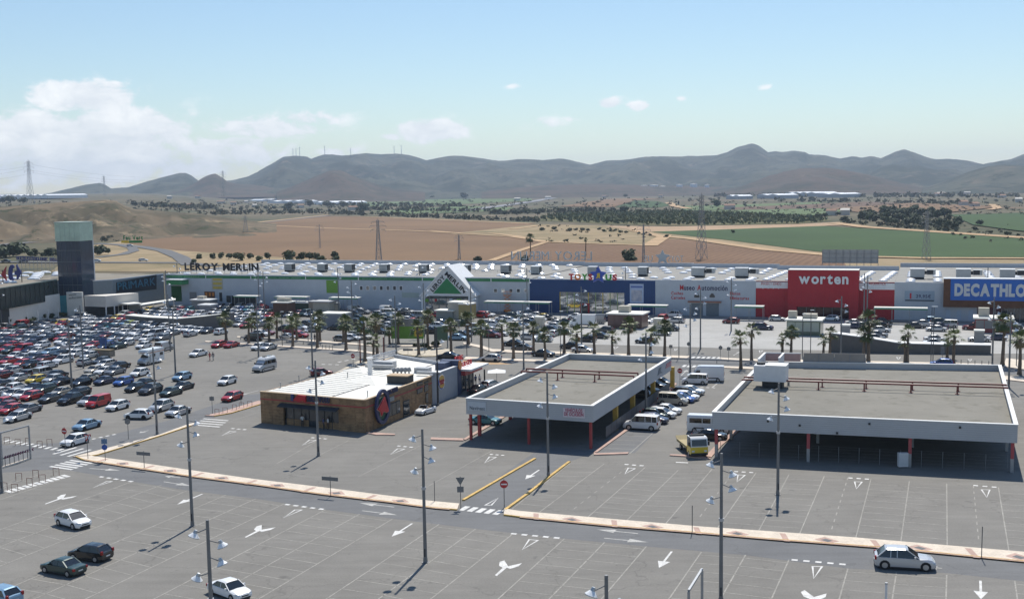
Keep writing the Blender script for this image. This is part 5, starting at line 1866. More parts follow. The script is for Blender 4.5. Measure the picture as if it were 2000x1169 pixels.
for k in range(5):
 p = P1 + (P2 - P1) * (k / 4)
 MB().tube(p - C1,p - C1 + Vector((0,0,2.6)),.18,n=8).build('column',M_SIGNW,pod)
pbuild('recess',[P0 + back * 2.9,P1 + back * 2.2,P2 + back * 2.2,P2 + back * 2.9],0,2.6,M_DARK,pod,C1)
en = thing('entrance_porch','flat beige entrance porch with a long canopy before the slate store','porch',C1)
Q = [G(228,592,3.2),G(252,589,3.2),G(278,592,3.2),G(250,594,3.2)]
pbuild('roof',Q,3.0,3.3,M_CREAMR,en,C1)
pbuild('canopy',[G(270,593,3.0),G(343,582.5,3.0),G(343,585,3.0),G(276,595.5,3.0)],2.85,3.05,M_CREAMR,en,C1)
for px,py in ((232,614),(250,613),(276,612),(300,608),(322,604),(340,602)):
 p = G(px,py) - C1
 MB().tube(p,p + Vector((0,0,2.9)),.12,n=6).build('column',M_BEIGE,en)
pbuild('side_wall',[G(252,613),G(274,613),G(274,611),G(252,611)],0,2.8,flat('porch_grey',(.30,.31,.30),.7),en,C1)
tw = thing('glass_tower','dark glass tower crowned by a pale green translucent box','tower',G(118,612))
T0,T1 = G(118,612),G(164,612.5)
td = (T1 - T0).normalized()
tn = Vector((-td.y,td.x,0))
if tn.y < 0:
 tn = -tn
tp = [T0,T1,T1 + tn * 6.0,T0 + tn * 6.0]
pbuild('shaft',tp,0,20.2,M_DKGL,tw,T0)
pbuild('crown',[T0 - td * .15 - tn * .15,T1 + td * .15 - tn * .15,T1 + td * .15 + tn * 6.15,T0 - td * .15 + tn * 6.15],20.25,25.3,M_GREENGL,tw,T0)
pbuild('crown_rim',[T0 - td * .25 - tn * .25,T1 + td * .25 - tn * .25,T1 + td * .25 + tn * 6.25,T0 - td * .25 + tn * 6.25],25.302,25.55,flat('pale_rim',(.46,.55,.48),.5),tw,T0)
wt = Wall(T0,T1)
for z in (4,8,11.2,14.4,17.6):
 wt.box(MB(),0,wt.len,0,.06,z,z + .12,T0).build('floor_band',flat('glass_joint',(.13,.16,.18),.5),tw)
for k in range(1,5):
 wt.box(MB(),wt.len * k / 5 - .04,wt.len * k / 5 + .04,0,.05,0,20.1,T0).build('mullion',flat('glass_joint',(.10,.13,.15),.5),tw)
 wt.box(MB(),wt.len * k / 5 - .03,wt.len * k / 5 + .03,.15,.20,20.3,25.2,T0).build('crown_bar',flat('crown_bar',(.40,.50,.44),.5),tw)
sc2 = thing('steel_column','tall pale square column right behind the glass tower','column',G(184,606))
MB().box(-.65,.65,-.65,.65,0,24.5).build('shaft',flat('pale_steel',(.34,.37,.42),.5),sc2)
MB().box(-.8,.8,-.8,.8,24.5,24.8).build('cap',M_MID,sc2)
MB().box(-.9,.9,-.9,.9,0,.4).build('base',M_MID,sc2)
H0,H1 = G(-60,654),G(116,617)
hd = (H1 - H0).normalized()
hn = Vector((-hd.y,hd.x,0))
hy = thing('hypermarket','dark walled hypermarket with a brown flat roof and skylight rows','hypermarket',H0)
zH = 9.9
pbuild('upper_wall',[H0,H1,H1 + hn * 60,H0 + hn * 60],4.6,zH,flat('dark_green_glass_wall',(.022,.035,.034),.25),hy,H0)
pbuild('lower_wall',[H0 + hn * .8,H1 + hn * .8,H1 + hn * 20,H0 + hn * 20],0,4.6,M_DARK,hy,H0)
pbuild('roof',[H0 + hn * .4,H1 + hn * .4,H1 + hn * 59,H0 + hn * 59],zH + .001,zH + .12,M_CROOF,hy,H0)
wh = Wall(H0,H1)
wh.box(MB(),0,wh.len,-.4,.05,zH + .002,zH + .25,H0).build('coping',flat('green_grey_coping',(.16,.20,.17),.5),hy)
pbuild('parapet',[H0 + hn * 59.2,H1 + hn * 59.2,H1 + hn * 60,H0 + hn * 60],zH,zH + 1.2,flat('grey_green_parapet',(.26,.30,.30),.6),hy,H0)
for k in range(18):
 wh.box(MB(),k * wh.len / 18,k * wh.len / 18 + .1,.0,.08,4.7,zH - .1,H0).build('mullion',M_DARK,hy)
mb = MB()
mb.tube((-2.4,0,0),(2.4,0,0),.9,n=10)
for px,py in ((8,549),(28,545),(45,540),(66,545.5),(69,542.5),(72,540),(74,537.5),(75,535),(112,538.5),(113,536),(114,533.5),(20,552),(88,533),(55,534),(4,540),(30,537)):
 p = G(px,py,zH + .1) - H0
 place('skylight',DOME,hy,(p.x,p.y,zH + .12)).scale = (1.5,1.1,1.1)
# arrow and C shaped logo
lg2 = thing('roof_logo','large red and blue double arrow emblem standing on the left roof','emblem',H0)
wlg = Wall(G(-20,552,zH),G(60,552,zH))
def logo(name,pts,m):
 q = [wlg.at(*p) for p in pts]
 return disc(wlg,lg2,H0,name,q,m,0,.3)
logo('red_arrow',[(3,536),(13,519.5),(11.5,535),(14.5,549)],flat('emblem_red',(.33,.03,.04),.45))
BLU = flat('emblem_deep_blue',(.03,.04,.17),.45)
logo('blue_curve',[(17,533),(18.5,522),(22,517),(26,516.5),(29,520),(28,523.5),(25.5,524),(24.5,534),(25.5,541),(29,545),(25,549),(21,548),(18,542)],BLU)
logo('blue_arrow',[(32.5,518),(33.5,516),(43,532),(35,546),(33,545),(34,537),(29.5,536),(29.5,529),(34,528)],BLU)
for px in (4,41):
 p = wlg.xf(wlg.at(px,540)[0],-.3,0,H0)
 MB().tube((p.x,p.y,zH),(p.x,p.y,zH + 3.4),.12,n=6).build('post',M_DARK,lg2)
# rear sign of small blue letter blocks
rsg = thing('roof_lettering','row of dark blue letter blocks on a lattice frame left of the tower','sign',H0)
wrs = Wall(G(30,528,zH),G(122,530,zH))
x = 33.0
random.seed(3)
while x < 119:
 wd = random.choice((3.4,3.8,4.4))
 y = 503.5 + (x - 33) * .045
 if abs(x - 93) > 2:
  (u0,z0),(u1,z1) = wrs.at(x,y + 3.2),wrs.at(x + wd - .9,y - 3.2)
  mb = MB()
  wrs.box(mb,u0,u0 + .3,0,.2,z0,z1,H0)
  wrs.box(mb,u0 + .3,u1,0,.2,z0,z0 + .25,H0)
  if random.random() < .6:
   wrs.box(mb,u0 + .3,u1,0,.2,z1 - .25,z1,H0)
  if random.random() < .6:
   wrs.box(mb,u1 - .02,u1 + .25,0,.2,z0,z1,H0)
  mb.build('letter_block',BLU,rsg)
 x += wd
(u0,z0),(u1,z1) = wrs.at(33,507),wrs.at(120,511)
mb = MB()
for k in range(12):
 u = u0 + (u1 - u0) * k / 11
 mb.bar(wrs.xf(u,-.2,zH,H0),wrs.xf(u,-.2,z0 + 1.2,H0),.1)
for z in (z0 - .05,z0 - 1.2,zH + .5):
 mb.bar(wrs.xf(u0,-.2,z,H0),wrs.xf(u1,-.2,z,H0),.1)
mb.build('frame',M_STEEL,rsg)
# beige screen walls, turquoise strip, name stele
bw = thing('beige_screen_wall','long pale beige wall with a stepped top under the dark hypermarket wall','wall',H0)
S = [G(18,636),G(76,624.5),G(117,617.5)]
for a,b,z in ((S[0],S[1] + (S[1] - S[0]) * 0,(5.8,6.6)),(S[1],S[2],(6.2,6.2))):
 d = (b - a).normalized()
 n = Vector((d.y,-d.x,0)) * .3
 o = a - H0
 e = b - H0
 vs = [o,e,e + n,o + n]
 vs = [Vector((p.x,p.y,0)) for p in vs] + [Vector((p.x,p.y,z[i])) for p,i in zip(vs,(0,1,1,0))]
 MB().add(vs,[(3,2,1,0),(4,5,6,7),(0,1,5,4),(1,2,6,5),(2,3,7,6),(3,0,4,7)]).build('wall_panel',M_BEIGE,bw)
blk = thing('white_corner_block','white square block at the left end of the beige wall','building',G(0,640))
o = G(0,640)
MB().prism([((p - o).x,(p - o).y) for p in (G(-30,646),G(18,636),G(10,629),G(-38,638))],0,6.6).build('wall',M_SIGNW,blk)
MB().prism([((p - o).x,(p - o).y) for p in (G(-30,646),G(18,636),G(10,629),G(-38,638))],6.602,6.85).build('coping',M_CREAMR,blk)
S3,S4 = G(117,617.5),G(132,616)
MB().prism([((p - S3).x,(p - S3).y) for p in (S3,S4,S4 + Vector((0,1,0)),S3 + Vector((0,1,0)))],0,5.6).build('wall',flat('turquoise_panel',(.03,.20,.24),.4),tag(thing('turquoise_strip','narrow turquoise wall strip left of the beige name stele','wall',S3)))
st = thing('name_stele','square beige stele with grey lettering at the foot of the tower','stele',G(132,617))
ST0,ST1 = G(132,617),G(162,617)
wst = Wall(ST0,ST1)
wst.box(MB(),0,wst.len,-.8,0,0,6.6,ST0).build('slab',mat('stele_stone',(.74,.71,.64),.8,var=.06),st)
wst.text(st,ST0,'espacio',(134.5,577.5),(149,576),.55,flat('grey_letter',(.15,.15,.15),.5),off=.06,single='stele_lettering',ext=.02)
wst.text(st,ST0,'mediterráneo',(134.5,584),(160,581.5),.60,flat('grey_letter',(.15,.15,.15),.5),off=.06,single='stele_lettering',ext=.02)
# tyre service sign on the roof
fv = thing('roof_sign','green slanted Feu Vert lettering above a yellow and green strip','sign',G(262,530,9))
wv = Wall(G(240,530,9),G(284,530,9))
ov = G(262,530,9)
wv.text(fv,Vector((ov.x,ov.y,9)),'Feu Vert',(244,524.5),(282,524.5),1.35,flat('vert_green',(.02,.18,.05),.45),off=.1,bold=.03,ext=.05,name='letter')
wv.rect(fv,Vector((ov.x,ov.y,9)),'yellow_strip',240,255,526,530.5,M_YELLOW)
wv.rect(fv,Vector((ov.x,ov.y,9)),'green_strip',255.2,281,526,530.5,flat('vert_green',(.03,.22,.06),.45))
for ch in fv.children:
 if ch.matrix_local.to_translation().length > 0 or True:
  pass
# ------------------------------------------------------------------ ramps, kiosks and stands on the lots
def ramp_wall(label,top,base,m,capm,thick=1.6):
 """retaining wall: photo points of its foot with heights"""
 o = G(*base[0][:2])
 t_ = thing('ramp_wall',label,'wall',o)
 P = [(G(x,y) - o,h) for x,y,h in base]
 n = len(P)
 bk_ = Vector((.35,.94,0)) * thick
 f = [Vector((p.x,p.y,0)) for p,h in P] + [Vector((p.x,p.y,h)) for p,h in P]
 b = [v + bk_ for v in f]
 fs = []
 for i in range(n - 1):
  fs += [(i,i + 1,n + i + 1,n + i),(2 * n + i,3 * n + i,3 * n + i + 1,2 * n + i + 1)]
 fs += [(0,n,3 * n,2 * n),(n - 1,3 * n - 1,4 * n - 1,2 * n - 1)]
 MB().add(f + b,fs).build('wall',m,t_)
 c = [Vector((p.x,p.y,h + .004)) - bk_ * .04 for p,h in P] + [Vector((p.x,p.y,h + .16)) - bk_ * .04 for p,h in P]
 d = [v + bk_ * 1.1 for v in c]
 MB().add(c + d,[(n + i,n + i + 1,3 * n + i + 1,3 * n + i) for i in range(n - 1)] + [(i,i + 1,n + i + 1,n + i) for i in range(n - 1)]).build('coping',capm,t_)
 return t_
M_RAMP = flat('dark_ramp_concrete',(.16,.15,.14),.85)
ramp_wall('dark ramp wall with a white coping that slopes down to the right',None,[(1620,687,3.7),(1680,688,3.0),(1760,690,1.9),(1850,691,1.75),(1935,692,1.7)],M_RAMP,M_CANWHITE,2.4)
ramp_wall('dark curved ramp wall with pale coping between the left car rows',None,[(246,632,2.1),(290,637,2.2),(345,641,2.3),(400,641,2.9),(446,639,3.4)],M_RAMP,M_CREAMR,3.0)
def kiosk(name,label,cat,base,w,d,h,m,roofm,box=None,over=.4,gl=None):
 t_ = thing(name,label,cat,G(*base),A1)
 MB().box(-w / 2,w / 2,0,d,0,h).build('wall',m,t_)
 MB().box(-w / 2 - over,w / 2 + over,-over,d + over,h + .002,h + .3).build('roof',roofm,t_)
 if gl:
  n = max(2,int(w / 1.6))
  for k in range(n):
   x0 = -w / 2 + .15 + (w - .3) * k / n
   MB().box(x0,x0 + (w - .3) / n - .12,-.06,-.004,.9,h - .25).build('window',gl,t_)
 for (bx,bw,bh) in (box or ()):
  MB().box(bx - bw / 2,bx + bw / 2,d * .35,d * .35 + bw * .8,h + .302,h + .3 + bh).build('roof_box',M_BEIGEW,t_)
 return t_
kiosk('lift_pavilion','glazed green pavilion with a cream roof carrying two boxes','pavilion',(1569,655),7.2,6,3.2,flat('green_glazing',(.10,.14,.10),.2),M_CREAMR,[(-2.7,1.8,1.6),(1.0,3.0,1.0)],gl=flat('pale_pane',(.36,.40,.34),.2))
kiosk('lift_pavilion','brown pavilion with a white roof and one box, before the blue store','pavilion',(1220,641),8.2,6,3.2,flat('brown_glazing',(.12,.06,.05),.3),M_CREAMR,[(-.8,2.6,1.5)],gl=flat('dark_pane',(.16,.10,.09),.2))
kiosk('lift_pavilion','red banded pavilion with a pale roof at the right end','pavilion',(1940,650),7.5,6,3.0,flat('red_glazing',(.25,.05,.05),.3),M_CREAMR,[(-2.0,2.2,1.9)],gl=flat('grey_pane',(.22,.22,.22),.2))
kiosk('lift_pavilion','brown brick pavilion with a white canopy by the left car rows','pavilion',(548,618),4.4,4,3.6,flat('brown_brick',(.13,.075,.055),.8),M_CREAMR,[(-.8,2.0,1.0),(1.0,1.8,.9)])
kiosk('trolley_canopy','white canopy with dark sides attached to the brown brick pavilion','canopy',(585,607),7.0,4,2.2,flat('dark_green_side',(.03,.06,.045),.5),M_WHITE)
kiosk('garden_shed','grey beige shed with a ridged roof next to the long white wall','shed',(627,610),5.0,4,2.8,M_BEIGEW,flat('shed_roof',(.46,.46,.47),.6))
kiosk('garden_shed','smaller beige shed left of the ridged grey shed','shed',(610,609),2.2,2.6,2.7,flat('shed_brown',(.34,.29,.23),.8),flat('shed_roof',(.46,.46,.47),.6),over=.15)
kiosk('garden_shed','low pale shed between the grey shed and a parked van','shed',(648,608),2.4,2.4,2.0,M_BEIGEW,flat('shed_roof',(.46,.46,.47),.6),over=.15)
kiosk('ramp_cabin','grey cube cabin behind the palms in the middle lot','cabin',(648,641),6.5,4,3.4,flat('grey_cube',(.24,.25,.28),.7),M_CREAMR,over=.1)
kiosk('lift_pavilion','beige lift box with a pale roof before the gabled entrance','pavilion',(890,622),4.2,4,4.0,M_BEIGEW,M_CREAMR,over=.1)
kiosk('lift_pavilion','ochre lift box beside the beige one before the gabled entrance','pavilion',(908,623),3.4,3.5,3.7,flat('ochre_render',(.42,.33,.14),.8),M_CREAMR,over=.1)
kiosk('trolley_canopy','low cream canopy left of the beige lift box','canopy',(868,622),4.6,3.2,1.9,flat('canopy_side',(.26,.28,.26),.6),M_CREAMR)
for px,py,lb in ((1052,642,'beige stair box between the parked cars before the blue store'),(1284,646,'beige stair box behind the palms before the museum'),(1650,660,'small dark cabinet with a white lid left of the sloping ramp'),(1912,672,'grey cabinet with a pale lid beside a silver saloon')):
 kiosk('stair_box',lb,'cabin',(px,py),1.9,1.8,2.6,M_MID if px > 1600 else M_BEIGEW,M_CREAMR,over=.08)
kiosk('lift_pavilion','white canopied pavilion behind the curved ramp wall','pavilion',(392,603),6.0,4,2.4,flat('grey_side',(.28,.29,.29),.7),M_WHITE,[(-1,2.2,.8)])
kiosk('lift_pavilion','low grey pavilion with white roof nearer the curved ramp wall','pavilion',(400,612),3.4,3,2.2,flat('grey_side',(.25,.26,.28),.7),M_WHITE)
kiosk('planter_stand','stone planter with a blue trolley sign on the left lot','planter',(197,696),4.6,1.6,1.1,mat('rough_stone',(.27,.23,.18),.9,var=.3,scale=3),mat('planter_soil',(.20,.16,.10),.9),over=-.05)
ps = thing('trolley_sign','blue sign board on two posts in the stone planter','sign',G(201,690),A1)
for x in (-.6,.6):
 MB().tube((x,.3,0),(x,.3,3.2),.06,n=6).build('post',M_BLUEP,ps)
MB().box(-.9,.9,.25,.35,1.9,3.3).build('panel',flat('sign_mid_blue',(.04,.08,.22),.5),ps)
# advertising boards at the roundabout
adb = thing('advertising_board','grey topped green and yellow advertising board by the roundabout','billboard',G(796,669),math.radians(-8))
MB().box(-3.6,3.6,-.1,.1,.9,3.6).build('panel',M_GREEN,adb)
MB().box(-3.6,3.6,-.12,.12,3.602,5.2).build('top_strip',M_MID,adb)
MB().box(1.6,3.4,-.14,-.102,1.4,3.2).build('yellow_print',M_YELLOW,adb)
for x in (-3.3,3.3):
 MB().tube((x,.2,0),(x,.2,5.2),.12,n=6).build('post',M_STEEL,adb)
ad2 = thing('advertising_board','narrow dark green lit board on a post beside the round shrubs','billboard',G(862,680),math.radians(35))
MB().box(-1.5,1.5,-.15,.15,1.6,4.6).build('panel',flat('bottle_green',(.06,.12,.08),.3),ad2)
MB().box(-1.6,-1.501,-.2,.2,0,4.7).build('post',M_DARK,ad2)
MB().box(1.501,1.6,-.2,.2,0,4.7).build('post',M_STEEL,ad2)
# ------------------------------------------------------------------ vehicles
M_TYRE = flat('tyre_rubber',(.018,.018,.019),.8)
M_RIM = flat('alloy_rim',(.42,.43,.44),.35,metal=.6)
M_CGLASS = mat('car_glass',(.012,.016,.020),.05,var=0,spec=.9)
M_HEAD = flat('headlight_lens',(.70,.72,.74),.15,spec=.8)
M_TAIL = flat('tail_lens',(.30,.012,.012),.25)
M_TRIM = flat('black_trim',(.025,.025,.027),.6)
M_PLATE = flat('number_plate',(.70,.70,.68),.5)
def paint(name,rgb,metal=.0,rough=.32):
 return mat(name,rgb,rough,var=0,metal=metal,coat=.5,spec=.5)
PAINT = {'W': ('white',paint('paint_white',(.80,.80,.79))),'S': ('silver',paint('paint_silver',(.52,.53,.54),.35)),'G': ('grey',paint('paint_grey',(.22,.23,.245),.3)),
  'D': ('dark grey',paint('paint_dark_grey',(.055,.06,.066),.2)),'K': ('black',paint('paint_black',(.010,.011,.013),0,.22)),'N': ('navy blue',paint('paint_navy',(.018,.028,.075),.1)),
  'B': ('blue',paint('paint_blue',(.03,.11,.40),.1)),'L': ('light blue',paint('paint_light_blue',(.22,.36,.50),.2)),'R': ('red',paint('paint_red',(.46,.018,.022))),
  'M': ('dark red',paint('paint_dark_red',(.17,.015,.02),.1)),'Y': ('yellow',paint('paint_yellow',(.72,.52,.03))),'E': ('beige',paint('paint_beige',(.50,.46,.38),.2)),
  'T': ('dark green',paint('paint_dark_green',(.02,.05,.045),.15)),'Q': ('lime green',paint('paint_lime',(.46,.52,.05))),'U': ('teal',paint('paint_teal',(.02,.17,.20),.1))}
# type: length, width, height, bonnet length, boot length, belt height, windscreen rake, rear rake, bonnet height, word
CARS = {'h': (4.08,1.74,1.46,.98,.12,.93,.84,.55,.88,'hatchback'),'s': (4.55,1.78,1.43,1.12,.80,.93,.80,.72,.88,'saloon'),'e': (4.6,1.77,1.46,1.14,.12,.94,.84,.55,.89,'estate car'),
  'u': (4.75,1.92,1.68,1.30,.14,1.04,.95,.72,1.00,'off-roader'),'m': (4.4,1.80,1.83,.80,.05,1.08,.80,.12,1.04,'people carrier'),'c': (4.2,1.76,1.32,1.20,.50,.86,.90,.85,.80,'coupe'),
  'v': (4.4,1.82,1.84,.85,.04,1.08,.75,.06,1.04,'panel van')}
def car_parts(tp):
 L,Wd,H,bl,tl,belt,rw,rr,bh,_ = CARS[tp]
 x1,x0 = L / 2,-L / 2
 hw = Wd / 2
 r = .32 if tp not in 'u' else .37
 van = tp == 'v'
 wf_,wr_ = x1 - .82,x0 + .78
 cb,ce = x1 - bl,x0 + tl            # cowl and rear end of the cabin
 st = [(x1,hw * .70,.30,.52,.58),(x1 - .07,hw * .86,.22,.60,.69),(x1 - .30,hw * .96,.19,.70,bh - .10),(x1 - .62,hw,.18,.76,bh - .02),(cb + .05,hw,.18,belt - .10,bh + .03),(cb - .30,hw,.18,belt - .06,belt + .02),
  (0,hw,.18,belt - .05,belt + .02),(ce + .35,hw,.18,belt - .04,belt + .03)]
 if tl > .3:
  st += [(ce,hw,.19,belt - .03,belt + .02),(x0 + .30,hw * .98,.22,belt - .06,belt - .01),(x0 + .06,hw * .92,.26,belt - .14,belt - .06),(x0,hw * .80,.34,.70,.76)]
 else:
  st += [(x0 + .22,hw * .98,.22,belt - .03,belt + .03),(x0 + .04,hw * .94,.28,belt - .06,belt),(x0,hw * .84,.34,.74,.80)]
 b = MB()
 vs,n = [],9
 for x,w,zb,zs,zt_ in st:
  prof = [(w * .86,zb),(w * .985,zb + .10),(w,(zb + zs) * .55),(w * .975,zs),(w * .80,zs + (zt_ - zs) * .80)]
  row = [(x,y,z) for y,z in prof] + [(x,0,zt_ + .012)] + [(x,-y,z) for y,z in prof[::-1]]
  vs += row
 k = 11
 fs = []
 for i in range(len(st) - 1):
  for j in range(k - 1):
   fs.append((i * k + j,(i + 1) * k + j,(i + 1) * k + j + 1,i * k + j + 1))
  fs.append((i * k + k - 1,(i + 1) * k + k - 1,(i + 1) * k,i * k))
 fs += [tuple(range(k)),tuple(range((len(st) - 1) * k,len(st) * k))[::-1]]
 b.add(vs,fs,0)
 by,ry = hw * .93,hw * .74
 if tp in 'vm':
  ry = hw * .84
 zr = H - .045
 xa,xb = cb,cb - rw           # windscreen foot and head
 xc,xd = ce + rr,ce + .03     # rear window head and foot
 zb = belt - .02
 c = {'fl': (xa,by,zb),'fr': (xa,-by,zb),'hl': (xb,ry,zr),'hr': (xb,-ry,zr),'rl': (xc,ry,zr - .03),'rr': (xc,-ry,zr - .03),'bl': (xd,by * .97,zb),'br': (xd,-by * .97,zb)}
 cc = {k_: Vector(v_) for k_,v_ in c.items()}
 xm = (xb + xc) / 2
 crown = .05
 rv = []
 for x,z0_,yy in ((xb + .10,zr - .02,ry + .015),(xb - .12,zr + .035,ry + .02),(xm,zr + .05,ry + .025),(xc + .10,zr + .015,ry + .02),(xc - .07,zr - .045,ry + .01)):
  for y in (1,.72,0,-.72,-1):
   rv.append((x,yy * y,z0_ + crown * (1 - abs(y) ** 2.2) * .6 - (.05 if abs(y) == 1 else 0)))
 rf = []
 for i in range(4):
  for j in range(4):
   rf.append((i * 5 + j,i * 5 + j + 1,(i + 1) * 5 + j + 1,(i + 1) * 5 + j))
 b.add(rv,rf,0)
 def pillar(p,q,w0,w1,out=.012):
  s = 1 if p.y > 0 else -1
  b.bar(p + Vector((0,s * out,-.03)),q + Vector((0,s * out,0)),w0,w1,0)
 for sd in 'lr':
  pillar(cc['f' + sd],cc['h' + sd],.06,.05)
  pillar(cc['b' + sd],cc['r' + sd],.13 if tl < .3 else .11,.06)
  m0 = cc['f' + sd].lerp(cc['b' + sd],.50)
  m1 = cc['h' + sd].lerp(cc['r' + sd],.46)
  pillar(Vector((m1.x - .02,m0.y,m0.z)),m1,.06,.04,.006)
  if tp in 'eum' or van:
   m0 = cc['f' + sd].lerp(cc['b' + sd],.78)
   m1 = cc['h' + sd].lerp(cc['r' + sd],.76)
   pillar(Vector((m1.x - .03,m0.y,m0.z)),m1,.06,.04,.006)
  if van:   # blind rear flank
   m0 = cc['f' + sd].lerp(cc['b' + sd],.46)
   m1 = cc['h' + sd].lerp(cc['r' + sd],.42)
   e0,e1 = cc['b' + sd],cc['r' + sd]
   s = 1 if sd == 'l' else -1
   o = Vector((0,s * .02,0))
   b.add([Vector((m1.x,m0.y,m0.z)) + o,m1 + o,e1 + o,e0 + o],[(0,1,2,3) if s < 0 else (3,2,1,0)],0)
 for wx in (wf_,wr_):
  for s in (1,-1):
   b.tube((wx,s * (hw * .6),r),(wx,s * (hw + .004),r),r + .055,n=12,mi=1)
 b.box(x1 - .12,x1 + .012,-hw * .62,hw * .62,.24,.38,1)
 b.box(x1 - .05,x1 + .014,-hw * .40,hw * .40,.46,.56,1)
 b.box(x0 - .012,x0 + .1,-hw * .70,hw * .70,.24,.38,1)
 for s in (1,-1):
  b.box(wr_ + r + .1,wf_ - r - .1,s * hw - .012,s * hw + .008,.17,.27,1)
 body = b
 ins = .004
 def pane(keys,sh=.0):
  P = [cc[q] for q in keys]
  ce_ = sum(P,Vector()) / 4
  return [ce_ + (p - ce_) * .985 for p in P]
 W1 = MB().add(pane(('fl','fr','hr','hl')),[(0,1,2,3)])
 W2 = MB().add(pane(('bl','br','rr','rl')),[(3,2,1,0)])
 if van:
  W2 = MB().add([Vector((xd - .03,y,z)) for y,z in ((by * .75,belt + .1),(-by * .75,belt + .1),(-ry * .8,zr - .16),(ry * .8,zr - .16))],[(3,2,1,0)])
  b.add([cc['bl'],cc['br'],cc['rr'],cc['rl']],[(3,2,1,0)],0)
 Sx = []
 for sd,s in (('l',1),('r',-1)):
  P = pane(('f' + sd,'h' + sd,'r' + sd,'b' + sd))
  Sx.append(MB().add(P,[(3,2,1,0) if s > 0 else (0,1,2,3)]))
 lamps = []
 for s in (1,-1):
  m = MB()
  m.add([(x1 - .045,s * hw * .52,.60),(x1 - .10,s * hw * .84,.60),(x1 - .30,s * hw * .965,.69),(x1 - .33,s * hw * .93,.76),(x1 - .12,s * hw * .80,.73),(x1 - .06,s * hw * .55,.69)],[(0,1,2,3,4,5) if s > 0 else (5,4,3,2,1,0)])
  m.add([(x1 - .02,s * hw * .52,.59),(x1 - .07,s * hw * .86,.59),(x1 - .28,s * hw * .985,.68),(x1 - .31,s * hw * .95,.77),(x1 - .10,s * hw * .82,.74),(x1 - .03,s * hw * .55,.70)],[(0,1,2,3,4,5) if s > 0 else (5,4,3,2,1,0)])
  lamps.append(m)
 tails = []
 zt0,zt1 = (.62,.82) if tl > .3 else (.78,1.08)
 for s in (1,-1):
  m = MB()
  m.box(x0 - .012,x0 + .14,min(s * hw * .70,s * hw * .955),max(s * hw * .70,s * hw * .955),zt0,zt1)
  tails.append(m)
 plate = MB().box(x0 - .018,x0 + .02,-.26,.26,.50,.61)
 mirrors = []
 for s in (1,-1):
  mirrors.append(MB().box(xa - .42,xa - .28,min(s * (by + .02),s * (by + .22)),max(s * (by + .02),s * (by + .22)),belt - .02,belt + .13))
 wh = MB()
 wh.tube((0,-.10,0),(0,.10,0),r,n=14,mi=0)
 ri = MB()
 ri.tube((0,.101,0),(0,.115,0),r * .62,n=12,mi=0)
 ri.tube((0,-.101,0),(0,-.115,0),r * .62,n=12,mi=0)
 return dict(body=body,windscreen=W1,rear_window=W2,side=Sx,head=lamps,tail=tails,plate=plate,mirror=mirrors,wheel=wh,rim=ri,wx=(wf_,wr_),hw=hw,r=r)
PARTS = {}
def car_mesh(tp):
 if tp in PARTS:
  return PARTS[tp]
 p = car_parts(tp)
 d = {}
 P0 = PAINT['S'][1]
 d['body'] = p['body'].mesh('body',[P0,M_TRIM])
 d['windscreen'] = p['windscreen'].mesh('windscreen',M_CGLASS)
 d['rear_window'] = p['rear_window'].mesh('rear_window',M_CGLASS)
 d['side_window'] = [q.mesh('side_window',M_CGLASS) for q in p['side']]
 d['headlight'] = [q.mesh('headlight',M_HEAD) for q in p['head']]
 d['tail_light'] = [q.mesh('tail_light',M_TAIL) for q in p['tail']]
 d['number_plate'] = p['plate'].mesh('number_plate',M_PLATE)
 d['wing_mirror'] = [q.mesh('wing_mirror',P0) for q in p['mirror']]
 d['wheel'] = p['wheel'].mesh('wheel',M_TYRE)
 d['rim'] = p['rim'].mesh('rim',M_RIM)
 wins = MB()
 for q in (p['windscreen'],p['rear_window'],*p['side']):
  wins.add(q.v,q.f)
 d['window'] = wins.mesh('window',M_CGLASS)
 far_ = MB()
 far_.add(p['body'].v,p['body'].f)
 far_.m = list(p['body'].m)
 far_.m = [(2 if q == 1 else 0) for q in far_.m]
 far_.add(wins.v,wins.f,1)
 for q in p['head']:
  far_.add(q.v,q.f,3)
 for q in p['tail']:
  far_.add(q.v,q.f,4)
 for wx in p['wx']:
  for s in (1,-1):
   far_.tube((wx,s * (p['hw'] - .17),p['r']),(wx,s * (p['hw'] + .02),p['r']),p['r'],n=10,mi=2)
   far_.tube((wx,s * (p['hw'] + .021),p['r']),(wx,s * (p['hw'] + .026),p['r']),p['r'] * .6,n=8,mi=5)
 d['far'] = far_.mesh('parked_car',[P0,M_CGLASS,M_TYRE,M_HEAD,M_TAIL,M_RIM])
 d['wx'],d['hw'],d['r'] = p['wx'],p['hw'],p['r']
 PARTS[tp] = d
 return d
def repaint(o,m):
 o.material_slots[0].link = 'OBJECT'
 o.material_slots[0].material = m
NAMES = {'h': 'hatchback','s': 'saloon_car','e': 'estate_car','u': 'off_roader','m': 'people_carrier','c': 'coupe','v': 'panel_van'}
